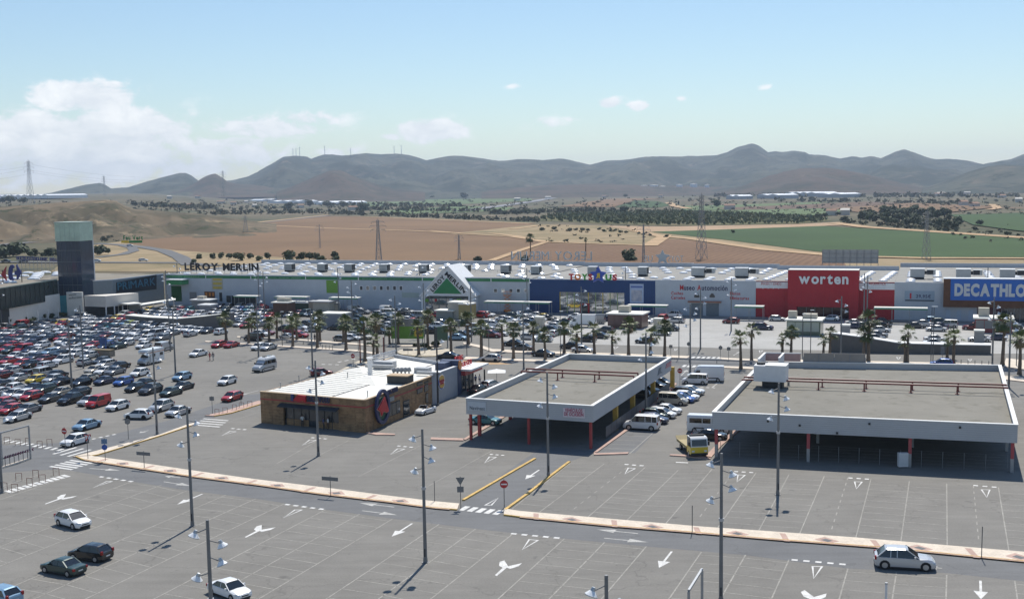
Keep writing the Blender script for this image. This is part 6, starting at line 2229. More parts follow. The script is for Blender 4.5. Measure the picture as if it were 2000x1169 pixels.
def add_car(x,y,rz,col,tp,label,group=None,lod='F',cat='car',sc=1.0):
 d = car_mesh(tp)
 pm = PAINT[col][1]
 if lod == 'F':
  o = place('parked_car',d['far'],None,(x,y,0),rz)
  repaint(o,pm)
  tag(o,label,'van' if tp == 'v' else cat,group)
 else:
  o = thing('parked_car',label,'van' if tp == 'v' else cat,(x,y,0),rz,group)
  repaint(place('body',d['body'],o),pm)
  if lod == 'M':
   place('window',d['window'],o)
  else:
   place('windscreen',d['windscreen'],o)
   place('rear_window',d['rear_window'],o)
   for k in (0,1):
    place('side_window',d['side_window'][k],o)
    repaint(place('wing_mirror',d['wing_mirror'][k],o),pm)
   place('number_plate',d['number_plate'],o)
  for k in (0,1):
   place('headlight',d['headlight'][k],o)
   place('tail_light',d['tail_light'][k],o)
  for wx in d['wx']:
   for s in (1,-1):
    w_ = place('wheel',d['wheel'],o,(wx,s * (d['hw'] - .085),d['r']))
    if lod == 'N':
     place('rim',d['rim'],w_)
 o.scale = (sc,sc,sc)
 return o
DIR = {'d': math.radians(250),'u': math.radians(70),'l': math.radians(159),'r': math.radians(-21)}
# rows of the left lots, front to back: (photo x, photo y, colour, type[, way it faces])
ROWS = [
 ('the row nearest the front lane, left lot','d',[(4,784,'R','h'),(13,791,'M','h'),(22,797,'R','h'),(34.5,811,'S','s'),(55,796,'G','s'),(169,827,'L','s'),(229,790,'W','h'),(270,807,'W','h',2.95),(314,792,'S','u'),(347.5,800.5,'S','s'),
             (175,780,'S','s'),(191,784,'R','v'),(153,764,'D','e'),(138,778,'K','u'),(120,763,'E','s'),(99,775,'D','s'),(453,772.5,'R','h'),(443,741.5,'W','h')]),
 ('the second row from the front lane, left lot','d',[(5,762,'S','s','u'),(26,767,'S','h'),(45,768,'W','h'),(61,771,'R','h'),(30,754,'W','h','u'),(67,755,'N','s'),(88,757,'T','e'),(4,748,'D','s')]),
 ('the row with the yellow hatchback, left lot','d',[(3,731,'M','h'),(39,735,'S','s'),(70,739,'Y','h'),(103,738,'S','h'),(121,742.5,'K','s'),(156,745,'K','h'),(172,737,'E','s'),(205,741,'N','s'),(240.5,743,'B','h'),
              (265,754.5,'K','h'),(281,746,'K','s'),(293.5,759,'D','u'),(334,763,'T','s'),(357,752,'D','s'),(355,733.5,'L','h'),(63,728,'D','h','u'),(81,726,'S','m','u'),(112,729,'K','s','u')]),
 ('the row beside the white motorhome, left lot','d',[(9,718,'W','h'),(23,722,'S','h'),(185,720,'E','s'),(204,722,'W','s'),(225,722.5,'G','s'),(234,712,'K','s'),(206,709,'S','e'),(171,705.5,'S','h','u'),(195,703,'D','h'),(272,726,'W','h'),(387,688,'W','s')]),
 ('the row left of the stone planter','d',[(3,699,'D','s'),(17.5,703,'R','s'),(29.5,693,'W','s'),(43.5,708,'R','h'),(50.5,696,'S','s'),(63,709,'K','s'),(67,695,'N','s'),(88,699,'M','s'),(93,711,'S','e','u'),(122,701.5,'W','u'),(147.5,689,'W','h'),(172,682,'W','h'),(173.5,692,'S','h'),(144,680,'W','h')]),
 ('the row ending at the two blue cars','d',[(12,680,'R','h'),(28,682,'T','s'),(42,681,'R','v'),(55,682,'N','h'),(74,684,'W','s'),(98,685.5,'L','s'),(119,676.5,'S','e'),(123,688.5,'K','s'),(147.5,667,'K','s'),(134,667,'G','s'),(175,668.5,'S','s'),(186,672,'R','s'),(193,666,'D','s'),(210.6,666.5,'W','h'),(201.5,675.5,'N','h'),(214,671,'B','h'),(228,673,'T','s'),(245,668.5,'S','h'),(280,673,'W','h'),(4,673,'D','s'),(23,671.5,'R','s')]),
 ('the row below the red cluster, left lot','d',[(10,664,'N','s'),(21,665,'D','s'),(41,667,'W','s'),(55,668,'N','s'),(82,671.5,'W','h'),(123,664.5,'W','s'),(160,660,'D','s'),(168,659.5,'T','s'),(185,661.5,'N','s'),(241,658,'G','s'),(260,658.5,'W','h'),(288,660,'W','h'),(316,657,'G','e')]),
 ('the row with red saloons near the left edge','d',[(9,657,'D','s'),(26,659.5,'R','s'),(43,659,'D','s'),(39,652,'M','s'),(60,651.5,'W','s'),(60,660,'D','s'),(78.5,661,'N','s'),(95,660,'K','s'),(93,652.5,'S','s'),(103,657,'D','h'),(116,659,'R','h'),(123,654,'M','s'),(147,647,'S','s'),(157,649,'T','s'),(169,652,'W','h'),(180.5,653,'W','h'),(193,651,'K','s'),(209,653.5,'M','s'),(228,655.5,'K','s'),(246,648,'W','s'),(266,648,'W','s'),(283,651,'D','s'),(303.5,651,'S','m')]),
 ('the row below the tall beige wall','d',[(2,648,'S','s'),(12.6,645.5,'R','s'),(24.5,648.5,'W','s'),(38,648,'W','h'),(66.6,642,'D','s'),(88,643.5,'S','e'),(103,639,'S','s'),(119,641,'W','s'),(123,646.5,'S','s'),(164,639,'W','s'),(169,645,'D','h'),(188,641.5,'N','s'),(201,645,'S','s'),(225,646,'W','s'),(241,641,'E','s'),(277,643,'D','u'),(294,642.5,'W','s'),(310.5,642,'W','h'),(325,645.5,'W','s'),(337,648,'G','s'),(372,650,'S','h','u')]),
 ('the row along the shrubs of the beige wall','d',[(9,638,'D','s'),(21,636,'S','s'),(30,639,'T','u'),(39,636,'S','s'),(50.5,633.5,'R','v'),(62,631.5,'D','h'),(78,630.5,'D','s'),(90.5,634,'S','s'),(97,628,'K','h','u'),(121,629,'Y','h'),(145,622.5,'W','s'),(156,618,'G','v'),(171,619,'W','s'),(137,632,'R','s'),(147,632,'D','s'),(155,630.5,'K','s'),(164,633.5,'W','s'),(173,632,'D','s'),(181,633.5,'E','s'),(189,634,'R','s'),(201.5,636.5,'T','u'),(218,636.5,'U','s'),(228,639,'K','s'),(241,637.5,'S','s')]),
 ('the row left of the curved ramp wall','d',[(172,625.5,'W','s'),(185,626,'W','s'),(199,626,'S','s'),(213,627,'M','h'),(234,630,'S','s'),(246,629.5,'L','s'),(255,631.5,'Q','h'),(213,619.5,'D','s'),(228,619.5,'Y','h'),(241.5,620,'R','s'),(242,613,'W','u'),(253,614.5,'R','h')]),
 ('the row at the foot of the curved ramp wall','d',[(264,632,'W','s'),(280,631.5,'D','h'),(293,633,'W','h'),(305,635,'K','s'),(321,636,'W','e'),(337,638,'W','h'),(353,641,'W','s'),(365,641.5,'W','h'),(378,642.5,'S','s'),(391,643.5,'W','s'),(407,644,'D','s'),(431.5,646,'W','h','u')]),
 ('the first row behind the curved ramp wall','d',[(264,606.5,'D','m'),(276,608.5,'N','s'),(291,610,'W','h'),(304,611,'D','s'),(317,612.5,'W','e'),(336,612,'W','s'),(346,612.5,'S','s'),(376,613,'R','s'),(388,612.5,'W','u'),(348,619,'W','s'),(365,617.5,'R','s'),(376,619,'W','s'),(424,614,'W','e'),(418.6,607,'S','s')]),
 ('the back row behind the curved ramp wall','d',[(291,603.5,'Y','h'),(303.5,604.5,'S','s'),(315,605.5,'W','s'),(337,601,'S','s'),(348,601.5,'S','h'),(356,603.5,'R','s'),(365,603,'U','h'),(353,609,'W','s'),(365,610,'W','s'),(337,606.5,'D','s')]),
 ('the back row by the dark loading doors','d',[(432,596.5,'N','s'),(448,597,'D','s'),(468.5,595.5,'E','h'),(490,597,'W','s'),(505,596.5,'D','s'),(443,603.5,'T','h'),(460.5,602,'W','s'),(472.5,603,'B','s'),(484,603,'U','s'),(509,602,'M','s'),(514,599,'R','s')]),
 ('the middle rows by the brown brick pavilion','d',[(458,610,'S','h'),(463,607.5,'D','s'),(491,609,'S','s'),(507,607.5,'S','s'),(521,609,'D','e'),(461,616,'S','s'),(471,620.5,'W','h'),(484,615,'W','s'),(512,617,'W','h'),(522,615,'R','s'),(457,627,'N','e'),(469,631,'S','s'),(482,633.5,'R','s'),(505.5,632,'G','s'),(515,623.5,'N','s')]),
 ('the first palms of the boulevard','l',[(427,671,'R','h','d'),(451.5,671,'R','c','d'),(505,675.5,'W','h','d'),(524,676,'S','s','d'),(495,658,'K','v'),(510,649.5,'W','h','r'),(519,647,'M','s','r')]),
 ('the lot below the grey beige sheds','r',[(567,613,'S','s','d'),(583,610,'M','s','d'),(597,611.5,'T','v','d'),(610,612,'K','s','d'),(653,600,'W','v','d'),(599,630,'D','s'),(586,637.5,'W','h'),(556,639,'K','s','l'),(571,644.5,'M','s'),(584,652,'R','s'),(563.5,655,'S','c'),(612.5,641.5,'S','s'),(655,638,'K','h','l'),(669,660,'G','h'),(687,657.5,'W','h'),(693,651,'W','s'),(707,655.5,'E','s'),(705,642,'D','s'),(741,645,'K','h')]),
 ('the lot under the row of small windows','r',[(690,604.5,'S','v'),(705,605.5,'S','s'),(712,606.5,'G','s'),(693,610.5,'K','s'),(699,618.5,'T','s'),(695,629,'K','m'),(743,611,'S','h'),(757,604,'W','v'),(759,610.5,'W','m'),(753,617,'T','s'),(795,606.5,'S','s'),(786,608,'D','u'),(801,617,'K','s'),(823,614.5,'S','m'),(807.6,625.5,'R','s'),(762,627,'K','s'),(758,633,'W','s'),(771,635,'S','s'),(796,622,'W','s'),(795,630,'N','c')]),
 ('the lot before the gabled entrance','r',[(855,614,'R','s'),(869.5,606.5,'W','s'),(937,614,'R','u','l'),(950.5,612.5,'W','s'),(859,628,'K','s','l'),(842.5,632,'S','e'),(858,635.5,'W','u'),(845,644.5,'K','u'),(898,630,'D','s'),(928,639,'S','m'),(914.5,646,'D','c','l'),(960.5,652,'M','u'),(975,649,'W','s'),(894.7,657,'L','s'),(903,650.5,'D','s'),(954,629.5,'W','h'),(968,630,'W','h'),(949,637.5,'G','s')]),
 ('the diagonal row before the blue store','r',[(984,621,'W','s'),(995,623,'W','s'),(1002.5,616,'T','u'),(1016,612.5,'W','s'),(1037,611.5,'S','u'),(1049,613.5,'W','s'),(1061,617.5,'Y','s'),(1071,618.5,'D','s'),(1050,621.5,'W','s'),(1040,623,'S','s'),(1031,627,'D','s'),(1018.5,634,'D','s'),(1008,637,'E','m')]),
 ('the middle rows before the blue store','r',[(1034,656,'S','h'),(1047,650,'W','s'),(1059,660,'W','e','l'),(1082.6,649,'S','h','u'),(1099,646.5,'S','s'),(1074.5,641,'K','s','l'),(1083.5,634.5,'W','s'),(1088,629,'S','s'),(1106,626,'T','s'),(1127,616,'W','s')]),
 ('the front row along the palms, middle lot','l',[(1002.5,668,'K','s'),(1020,676.5,'D','s'),(1061,688,'K','s','r'),(1115,673,'K','s'),(1137.5,680.5,'S','s','r'),(1146.5,660,'K','h'),(1169.7,653.5,'D','s'),(1181.4,642,'D','h'),(1261.5,663,'K','s'),(1187.7,621,'N','s')]),
 ('the lot before the museum','r',[(1248,628,'S','s'),(1257,625.5,'W','s'),(1267,622.5,'W','s'),(1293,621,'R','m','u'),(1314,613,'W','u','l'),(1319,624,'S','e','l'),(1291,648,'S','s'),(1308,639,'D','m'),(1427.7,625,'M','h','l'),(1490,637,'N','u'),(1518.5,620.5,'S','h')]),
 ('the lot before the red store','r',[(1622,620,'W','h','l'),(1670,628,'S','s'),(1671,634.5,'N','s'),(1724,625,'D','s'),(1722,632.5,'K','s'),(1719,641.5,'S','s'),(1713,650.5,'G','s'),(1708,657,'D','s')]),
 ('the lot before the sports store','r',[(1790,634,'D','s'),(1804,629.5,'S','s'),(1824.5,625,'L','u'),(1838,628,'T','u'),(1851,632.5,'S','m','l'),(1830.5,634.5,'N','s','l'),(1829,640,'S','s','l'),(1826,659.5,'S','s'),(1825,667,'W','s'),(1901,637,'M','u','l'),(1913,659.5,'S','s','l'),(1946,656.5,'N','h','l'),(1977,635.5,'K','s'),(1839.5,707,'B','h','l')]),
]
cars = []
for rowname,dflt,lst in ROWS:
 for it in lst:
  px,py,col,tp = it[:4]
  dr = it[4] if len(it) > 4 else dflt
  p = G(px,py,.75)
  a = DIR[dr] if isinstance(dr,str) else dr
  cars.append(dict(row=rowname,px=px,py=py,col=col,tp=tp,a=a + random.uniform(-.03,.03),p=[p.x,p.y]))
# nudge apart the ones that would touch
for _ in range(60):
 moved = False
 for i in range(len(cars)):
  for j in range(i + 1,len(cars)):
   A,B = cars[i],cars[j]
   dx,dy = B['p'][0] - A['p'][0],B['p'][1] - A['p'][1]
   if dx * dx + dy * dy > 27:
    continue
   ca,sa = math.cos(A['a']),math.sin(A['a'])
   u,v = dx * ca + dy * sa,-dx * sa + dy * ca
   turn = abs(math.sin(B['a'] - A['a']))
   lu_ = (CARS[A['tp']][0] + CARS[B['tp']][0] * (1 - turn) + CARS[B['tp']][1] * turn) / 2 + .25
   lv_ = (CARS[A['tp']][1] + CARS[B['tp']][1] * (1 - turn) + CARS[B['tp']][0] * turn) / 2 + .30
   if abs(u) < lu_ and abs(v) < lv_:
    ou,ov_ = lu_ - abs(u),lv_ - abs(v)
    if ov_ <= ou * 1.3:
     s = math.copysign(ov_ / 2,v)
     wx_,wy_ = -sa * s,ca * s
    else:
     s = math.copysign(ou / 2,u)
     wx_,wy_ = ca * s,sa * s
    A['p'][0] -= wx_ * .6
    A['p'][1] -= wy_ * .6
    B['p'][0] += wx_ * .6
    B['p'][1] += wy_ * .6
    moved = True
 if not moved:
  break
ORD = ['first','second','third','fourth','fifth','sixth','seventh','eighth','ninth','tenth']
byrow = {}
for c in cars:
 byrow.setdefault(c['row'],[]).append(c)
for rowname,lst in byrow.items():
 lst.sort(key=lambda c: c['px'])
 cnt = {}
 for c in lst:
  cnt.setdefault((c['col'],c['tp']),[]).append(c)
 for (col,tp),same in cnt.items():
  word = PAINT[col][0] + ' ' + CARS[tp][9]
  for k,c in enumerate(same):
   if len(same) == 1:
    c['label'] = f'{word} parked in {rowname}'
   else:
    pos = 'leftmost' if k == 0 else 'rightmost' if k == len(same) - 1 else ORD[k]
    c['label'] = f'{pos} {word}{" from left" if pos in ORD else ""} in {rowname}'
cars.sort(key=lambda c: math.hypot(*c['p']))
FARC = cars[262:]
fm = MB()
pk = list(PAINT)
for c in FARC:      # past the 300 largest: the most distant cars, joined
 me = car_mesh(c['tp'])['far']
 R_ = Matrix.Translation((*c['p'],0)) @ Matrix.Rotation(c['a'],4,'Z')
 k0 = len(fm.v)
 fm.v += [tuple(R_ @ v.co) for v in me.vertices]
 for q in me.polygons:
  fm.f.append(tuple(k0 + i for i in q.vertices))
  fm.m.append(5 + pk.index(c['col']) if q.material_index == 0 else q.material_index - 1)
tag(fm.build('distant_parked_cars',[M_CGLASS,M_TYRE,M_HEAD,M_TAIL,M_RIM] + [PAINT[k][1] for k in pk]),kind='stuff')
for c in cars[:262]:
 dist = math.hypot(*c['p'])
 lod = 'N' if dist < 172 else 'M' if dist < 225 else 'F'
 add_car(c['p'][0],c['p'][1],c['a'],c['col'],c['tp'],c['label'],'cars parked on the shopping centre lots',lod)
def near(px,py,deg,col,tp,label,lod='N',sc=1.0,grp=None):
 p = G(px,py,.75)
 return add_car(p.x,p.y,math.radians(deg),col,tp,label,grp,lod,sc=sc)
near(143,1012,-38,'W','h','silver white hatchback alone on the left of the empty front lot',sc=1.03)
near(176,1075,158,'K','h','black hatchback right of the dark green saloon on the empty front lot')
near(123,1101,152,'T','s','dark green notchback saloon lowest left on the empty front lot',sc=.95)
near(448,1145,-42,'W','s','old boxy white saloon next to a lamp post at the bottom edge',sc=.95)
near(1767,1090,-14,'S','u','large silver off-roader driving along the front lane',sc=1.06)
near(-2,1158,150,'L','h','tail of a light blue car cut by the left picture edge')
near(146,857,245,'W','h','white hatchback driving past the no entry sign')
near(958.5,697.5,159,'S','h','beige silver hatchback before the palms, right of the burger house','M')
near(875,693,159,'K','s','black saloon half hidden behind the flat roof of the burger house','M')
near(935,758,62,'K','s','black saloon by the burger house terrace','M')
near(958,749,62,'S','e','silver estate car behind the black one by the terrace','M')
near(628,725,20,'M','h','dark car with a rounded brown roof behind the restaurant','M')
near(948,817,-20,'U','s','teal saloon under the left edge of the sales canopy')
SALE = 'used cars for sale beside the canopy'
for it in [(1253,827,160,'W','m','white people carrier nearest the front in the used car row',1.12),(1277,815,-24,'N','h','dark blue hatchback behind the white people carrier'),(1279,806,-24,'T','h','dark green hatchback, third in the used car row'),
  (1293,804.5,-24,'W','h','white hatchback beside the dark green one in the used car row'),(1301,797,-24,'W','s','white saloon just before the beige people carrier'),(1315,779.5,-24,'E','m','beige people carrier in the middle of the used car row',1.02),
  (1331,775,-24,'B','h','bright blue hatchback behind the beige people carrier'),(1340,771,-24,'W','h','white hatchback behind the bright blue one in the used car row'),(1341,763.5,-24,'K','e','black estate car near the far end of the used car row'),(1348,760,-24,'W','s','white saloon at the far end of the used car row')]:
 near(*it[:6],lod='N',sc=it[6] if len(it) > 6 else 1.0,grp=SALE)
near(1357,740.5,165,'W','m','small white passenger van before the tall white van',sc=.98)
for k,(px,py,c_) in enumerate(((1256,768,'K'),(1265,759,'D'),(1278,750,'K'),(1291,744,'D'))):
 near(px,py,-24,c_,'sheh'[k],['black saloon','dark grey hatchback','black estate car','dark grey hatchback'][k] + ' in the shade under the sales canopy, ' + ['nearest','second','third','farthest'][k] + ' by the pillars','M',grp='cars under the sales canopy')
near(1386,846,-18,'K','s','black saloon at the corner of the wide canopy')
# ---- larger vehicles
def wheels(par,xs,hw,r,dual=False):
 for x in xs:
  for s in (1,-1):
   w_ = MB().tube((0,-.13,0),(0,.13,0),r,n=14).build('wheel',M_TYRE,par,(x,s * (hw - .13),r))
   MB().tube((0,s * .131,0),(0,s * .145,0),r * .6,n=10).build('rim',M_RIM,w_)
def shell(mb,st,mi=0):
 """loft of closed cross sections (x, half width bottom, half width top, z bottom, z top)"""
 vs,k = [],8
 for x,wb,wt_,zb,zt_ in st:
  h = zt_ - zb
  pr = [(wb,zb),(wb * 1.0,zb + h * .45),(wt_,zt_ - h * .08),(wt_ * .88,zt_)]
  vs += [(x,y,z) for y,z in pr] + [(x,-y,z) for y,z in pr[::-1]]
 fs = []
 for i in range(len(st) - 1):
  for j in range(k):
   fs.append((i * k + j,(i + 1) * k + j,(i + 1) * k + (j + 1) % k,i * k + (j + 1) % k))
 fs += [tuple(range(k)),tuple(range((len(st) - 1) * k,len(st) * k))[::-1]]
 return mb.add(vs,fs,mi)
def big_van(px,py,deg,label,L=5.6,H=2.5,windows=False,col='W',cat='van',raised=False,stripe=True):
 p = G(px,py,1.1)
 t_ = thing('van',label,cat,(p.x,p.y,0),math.radians(deg))
 x1,x0 = L / 2,-L / 2
 pm = PAINT[col][1]
 b = MB()
 shell(b,[(x1,.72,.60,.35,.85),(x1 - .15,.90,.78,.25,1.05),(x1 - .85,.98,.90,.22,1.30),(x1 - 1.0,.98,.86,.22,1.42),(x1 - 1.75,.99,.84,.22,H - .12),(x1 - 2.1,.99,.88,.22,H),(x0 + .15,.99,.88,.25,H),(x0,.96,.85,.35,H - .06)])
 b.box(x1 - .2,x1 + .03,-.85,.85,.25,.5,1)
 b.box(x0 - .03,x0 + .1,-.9,.9,.3,.5,1)
 if stripe:
  for s in (1,-1):
   b.box(x0 + .9,x1 - 1.2,s * .99 - .012,s * .99 + .012,.62,.76,1)
 b.build('body',[pm,M_TRIM],t_)
 sx = (H - .12 - 1.42)
 MB().add([(x1 - 1.03,.80,1.48),(x1 - 1.03,-.80,1.48),(x1 - 1.72,-.74,H - .30),(x1 - 1.72,.74,H - .30)],[(0,3,2,1)]).build('windscreen',M_CGLASS,t_).location.x = .035
 for s in (1,-1):
  y = s * .965
  MB().add([(x1 - 1.25,y,1.35),(x1 - 2.25,y,1.35),(x1 - 2.25,y * .96,1.98),(x1 - 1.70,y * .96,1.98)],[(0,1,2,3) if s < 0 else (3,2,1,0)]).build('side_window',M_CGLASS,t_).location.y = s * .035
  if windows:
   for xa_,xb_ in ((x1 - 2.45,x1 - 3.5),(x1 - 3.6,x0 + .35)):
    MB().add([(xa_,y,1.35),(xb_,y,1.35),(xb_,y * .95,1.98),(xa_,y * .95,1.98)],[(0,1,2,3) if s < 0 else (3,2,1,0)]).build('side_window',M_CGLASS,t_).location.y = s * .035
  MB().box(x1 - 1.35,x1 - 1.2,min(s * 1.0,s * 1.2),max(s * 1.0,s * 1.2),1.35,1.65).build('wing_mirror',M_TRIM,t_)
  MB().box(x1 - .32,x1 - .02,min(s * .58,s * .88),max(s * .58,s * .88),.82,1.02).build('headlight',M_HEAD,t_)
  MB().box(x0 - .02,x0 + .06,min(s * .80,s * .95),max(s * .80,s * .95),.9,1.5).build('tail_light',M_TAIL,t_)
 MB().box(x0 - .012,x0 + .02,-.7,.7,1.4,2.0).build('rear_window',M_CGLASS,t_)
 MB().box(x0 - .02,x0 + .02,-.26,.26,.6,.72).build('number_plate',M_PLATE,t_)
 if raised:
  b = MB()
  shell(b,[(x1 - 1.7,.80,.60,H - .1,H + .1),(x1 - 2.1,.88,.75,H - .1,H + .42),(x0 + .3,.88,.75,H - .1,H + .42),(x0 + .1,.8,.7,H - .1,H + .3)])
  b.build('raised_roof',PAINT['W'][1],t_)
  MB().box(x1 - 3.2,x1 - 2.5,-.3,.3,H + .42,H + .56).build('roof_hatch',M_TRIM,t_)
  MB().box(x0 + .6,x0 + 1.6,-.4,.4,H + .42,H + .47).build('solar_panel',M_CGLASS,t_)
 wheels(t_,(x1 - .95,x0 + 1.0),1.0,.34)
 return t_
big_van(1378,731,168,'tall white panel van behind the small white van',6.2,2.65)
big_van(516,712,246,'silver camper van with a raised white roof, alone on the lot',5.3,2.15,True,'S',raised=True)
big_van(321,674,74,'grey panel van turned away, next to the motorhome',4.8,2.0,False,'S')
big_van(1384,827,-16,'white minibus half hidden by the corner of the wide canopy',5.6,2.35,True,'W')
p = G(293,697,1.3)
mh_ = thing('motorhome','white motorhome with an overcab, parked alone on the left lot','motorhome',(p.x,p.y,0),math.radians(250))
b = MB()
shell(b,[(2.9,.80,.70,.35,.95),(2.7,.95,.85,.25,1.10),(2.0,1.0,.92,.25,1.35),(1.85,1.0,.9,.25,1.45),(1.25,1.0,.9,.25,2.0),(1.0,1.0,.9,.25,2.0)])
b.box(2.6,2.95,-.85,.85,.25,.5,1)
b.build('cab',[PAINT['S'][1],M_TRIM],mh_)
b = MB()
b.prism([(-3.0,.45),(1.1,.45),(1.1,1.95),(1.9,2.1),(2.1,2.5),(1.9,2.95),(-2.9,2.95),(-3.0,2.85)],-1.12,1.12,xf=lambda x,z,y: (x,y,z))
b.build('living_box',PAINT['W'][1],mh_)
MB().add([(1.85,.86,1.45),(1.85,-.86,1.45),(1.35,-.80,1.93),(1.35,.80,1.93)],[(0,3,2,1)]).build('windscreen',M_CGLASS,mh_).location.x = .04
for s in (1,-1):
 MB().box(-.2,.8,s * 1.125 - .01,s * 1.125 + .01,1.5,2.1).build('side_window',M_CGLASS,mh_)
 MB().box(-2.6,-1.6,s * 1.125 - .01,s * 1.125 + .01,1.5,2.1).build('side_window',M_CGLASS,mh_)
 MB().box(-3.0,1.6,s * 1.13 - .01,s * 1.13 + .01,2.3,2.42).build('side_stripe',M_ORANGE,mh_)
 MB().box(2.75,2.93,min(s * .5,s * .8),max(s * .5,s * .8),.7,.9).build('headlight',M_HEAD,mh_)
MB().box(1.95,2.06,-.7,.7,2.32,2.62).build('overcab_window',flat('amber_window',(.25,.09,.05),.2),mh_)
wheels(mh_,(1.95,-1.7),1.0,.34)
p = G(1137,628,1.2)
bt = thing('box_truck','white box truck parked side-on before the blue store','truck',(p.x,p.y,0),math.radians(164))
b = MB()
shell(b,[(3.2,.8,.7,.35,1.0),(3.0,.95,.85,.28,1.15),(2.4,1.0,.9,.28,1.4),(1.8,1.0,.85,.28,2.15),(1.2,1.0,.85,.28,2.2)])
b.build('cab',PAINT['W'][1],bt)
MB().box(-3.3,1.1,-1.05,1.05,.75,3.0).build('box_body',PAINT['W'][1],bt)
MB().box(-3.3,1.1,-.8,.8,.45,.748).build('chassis',M_TRIM,bt)
for s in (1,-1):
 MB().add([(2.2,s * 1.01,1.35),(1.35,s * 1.01,1.35),(1.35,s * .95,1.95),(1.9,s * .95,1.95)],[(0,1,2,3)]).build('side_window',M_CGLASS,bt)
MB().add([(2.36,.84,1.45),(2.36,-.84,1.45),(1.86,-.78,2.1),(1.86,.78,2.1)],[(0,3,2,1)]).build('windscreen',M_CGLASS,bt).location.x = .05
wheels(bt,(2.3,-1.9),1.0,.38)
big_van(1163,622.5,164,'grey van behind the white box truck before the blue store',4.8,2.3,False,'G',stripe=False)
M_TAN = flat('worn_tan_deck',(.36,.29,.14),.7)
# yellow and white recovery truck
p = G(1353,868,1.0)
tk = thing('recovery_truck','yellow and white flatbed recovery truck facing the viewer','truck',(p.x,p.y,0),math.radians(277))
b = MB()
b.box(1.2,2.95,-1.08,1.08,.45,1.35,1)
b.prism([(1.2,1.35),(2.95,1.35),(2.75,2.35),(2.55,2.5),(1.2,2.5)],-1.06,1.06,0,xf=lambda x,z,y: (x,y,z))
b.build('cab',[PAINT['W'][1],PAINT['Y'][1]],tk)
MB().add([(2.955,.95,1.45),(2.955,-.95,1.45),(2.80,-.92,2.22),(2.80,.92,2.22)],[(0,3,2,1)]).build('windscreen',M_CGLASS,tk)
for s in (1,-1):
 MB().box(1.6,2.6,s * 1.075 - .012,s * 1.075 + .012,1.45,2.15).build('side_window',M_CGLASS,tk)
 MB().box(2.9,2.98,min(s * .6,s * .95),max(s * .6,s * .95),.75,.95).build('headlight',M_HEAD,tk)
 MB().box(2.7,2.85,min(s * 1.1,s * 1.32),max(s * 1.1,s * 1.32),1.5,2.0).build('wing_mirror',M_TRIM,tk)
MB().box(2.85,3.02,-1.05,1.05,.35,.62).build('bumper',M_TRIM,tk)
MB().box(1.5,1.9,-.9,.9,2.5,2.68).build('beacon_bar',M_TRIM,tk)
b = MB()
b.box(-3.4,1.15,-1.1,1.1,.85,1.0,0)
for s in (1,-1):
 b.box(-3.4,1.15,s * 1.1 - .05,s * 1.1 + .05,.84,1.15,0)
b.build('flatbed',M_TAN,tk)
MB().add([(-3.4,-1.1,1.0),(-3.4,1.1,1.0),(-4.1,1.1,1.4),(-4.1,-1.1,1.4),(-3.4,-1.1,.9),(-3.4,1.1,.9),(-4.12,1.1,1.32),(-4.12,-1.1,1.32)],[(0,1,2,3),(7,6,5,4),(0,4,5,1),(2,6,7,3),(1,5,6,2),(3,7,4,0)]).build('loading_ramp',M_TAN,tk)
MB().box(-3.3,2.6,-.5,.5,.45,.84).build('chassis',M_TRIM,tk)
wheels(tk,(2.0,-1.9),1.08,.40)
# white convertible beside the restaurant wall
p = G(831,799,.6)
cv = thing('convertible','small white open convertible beside the restaurant wall','car',(p.x,p.y,0),math.radians(240))
L_ = 3.9
b = MB()
st = [(1.95,.60,.52,.30,.62),(1.85,.74,.66,.24,.70),(1.2,.82,.74,.22,.82),(.75,.83,.76,.22,.88),(.60,.83,.78,.22,.84),(-.9,.83,.78,.22,.84),(-1.0,.83,.76,.22,.90),(-1.75,.80,.72,.24,.86),(-1.95,.66,.60,.32,.74)]
shell(b,st)
b.build('body',PAINT['W'][1],cv)
MB().box(-.9,.55,-.62,.62,.70,.905).build('cockpit',M_TRIM,cv)
for s in (1,-1):
 MB().box(-.55,-.05,min(s * .12,s * .55),max(s * .12,s * .55),.88,.98).build('seat',flat('tan_seat',(.34,.25,.17),.7),cv)
 MB().box(-.72,-.56,min(s * .12,s * .55),max(s * .12,s * .55),.88,1.22).build('seat_back',flat('tan_seat',(.34,.25,.17),.7),cv)
 MB().tube((1.72,s * .50,.66),(1.90,s * .50,.64),.11,n=10).build('headlight',M_HEAD,cv)
MB().add([(.72,.68,.88),(.72,-.68,.88),(.40,-.60,1.28),(.40,.60,1.28)],[(0,3,2,1)]).build('windscreen',M_CGLASS,cv)
m = MB()
m.bar((.72,.69,.88),(.40,.61,1.29),.05)
m.bar((.72,-.69,.88),(.40,-.61,1.29),.05)
m.bar((.40,.61,1.29),(.40,-.61,1.29),.05)
m.build('windscreen_frame',PAINT['W'][1],cv)
MB().box(-1.35,-.95,-.6,.6,.90,1.06).build('folded_hood',M_TRIM,cv)
wheels(cv,(1.25,-1.2),.83,.29)
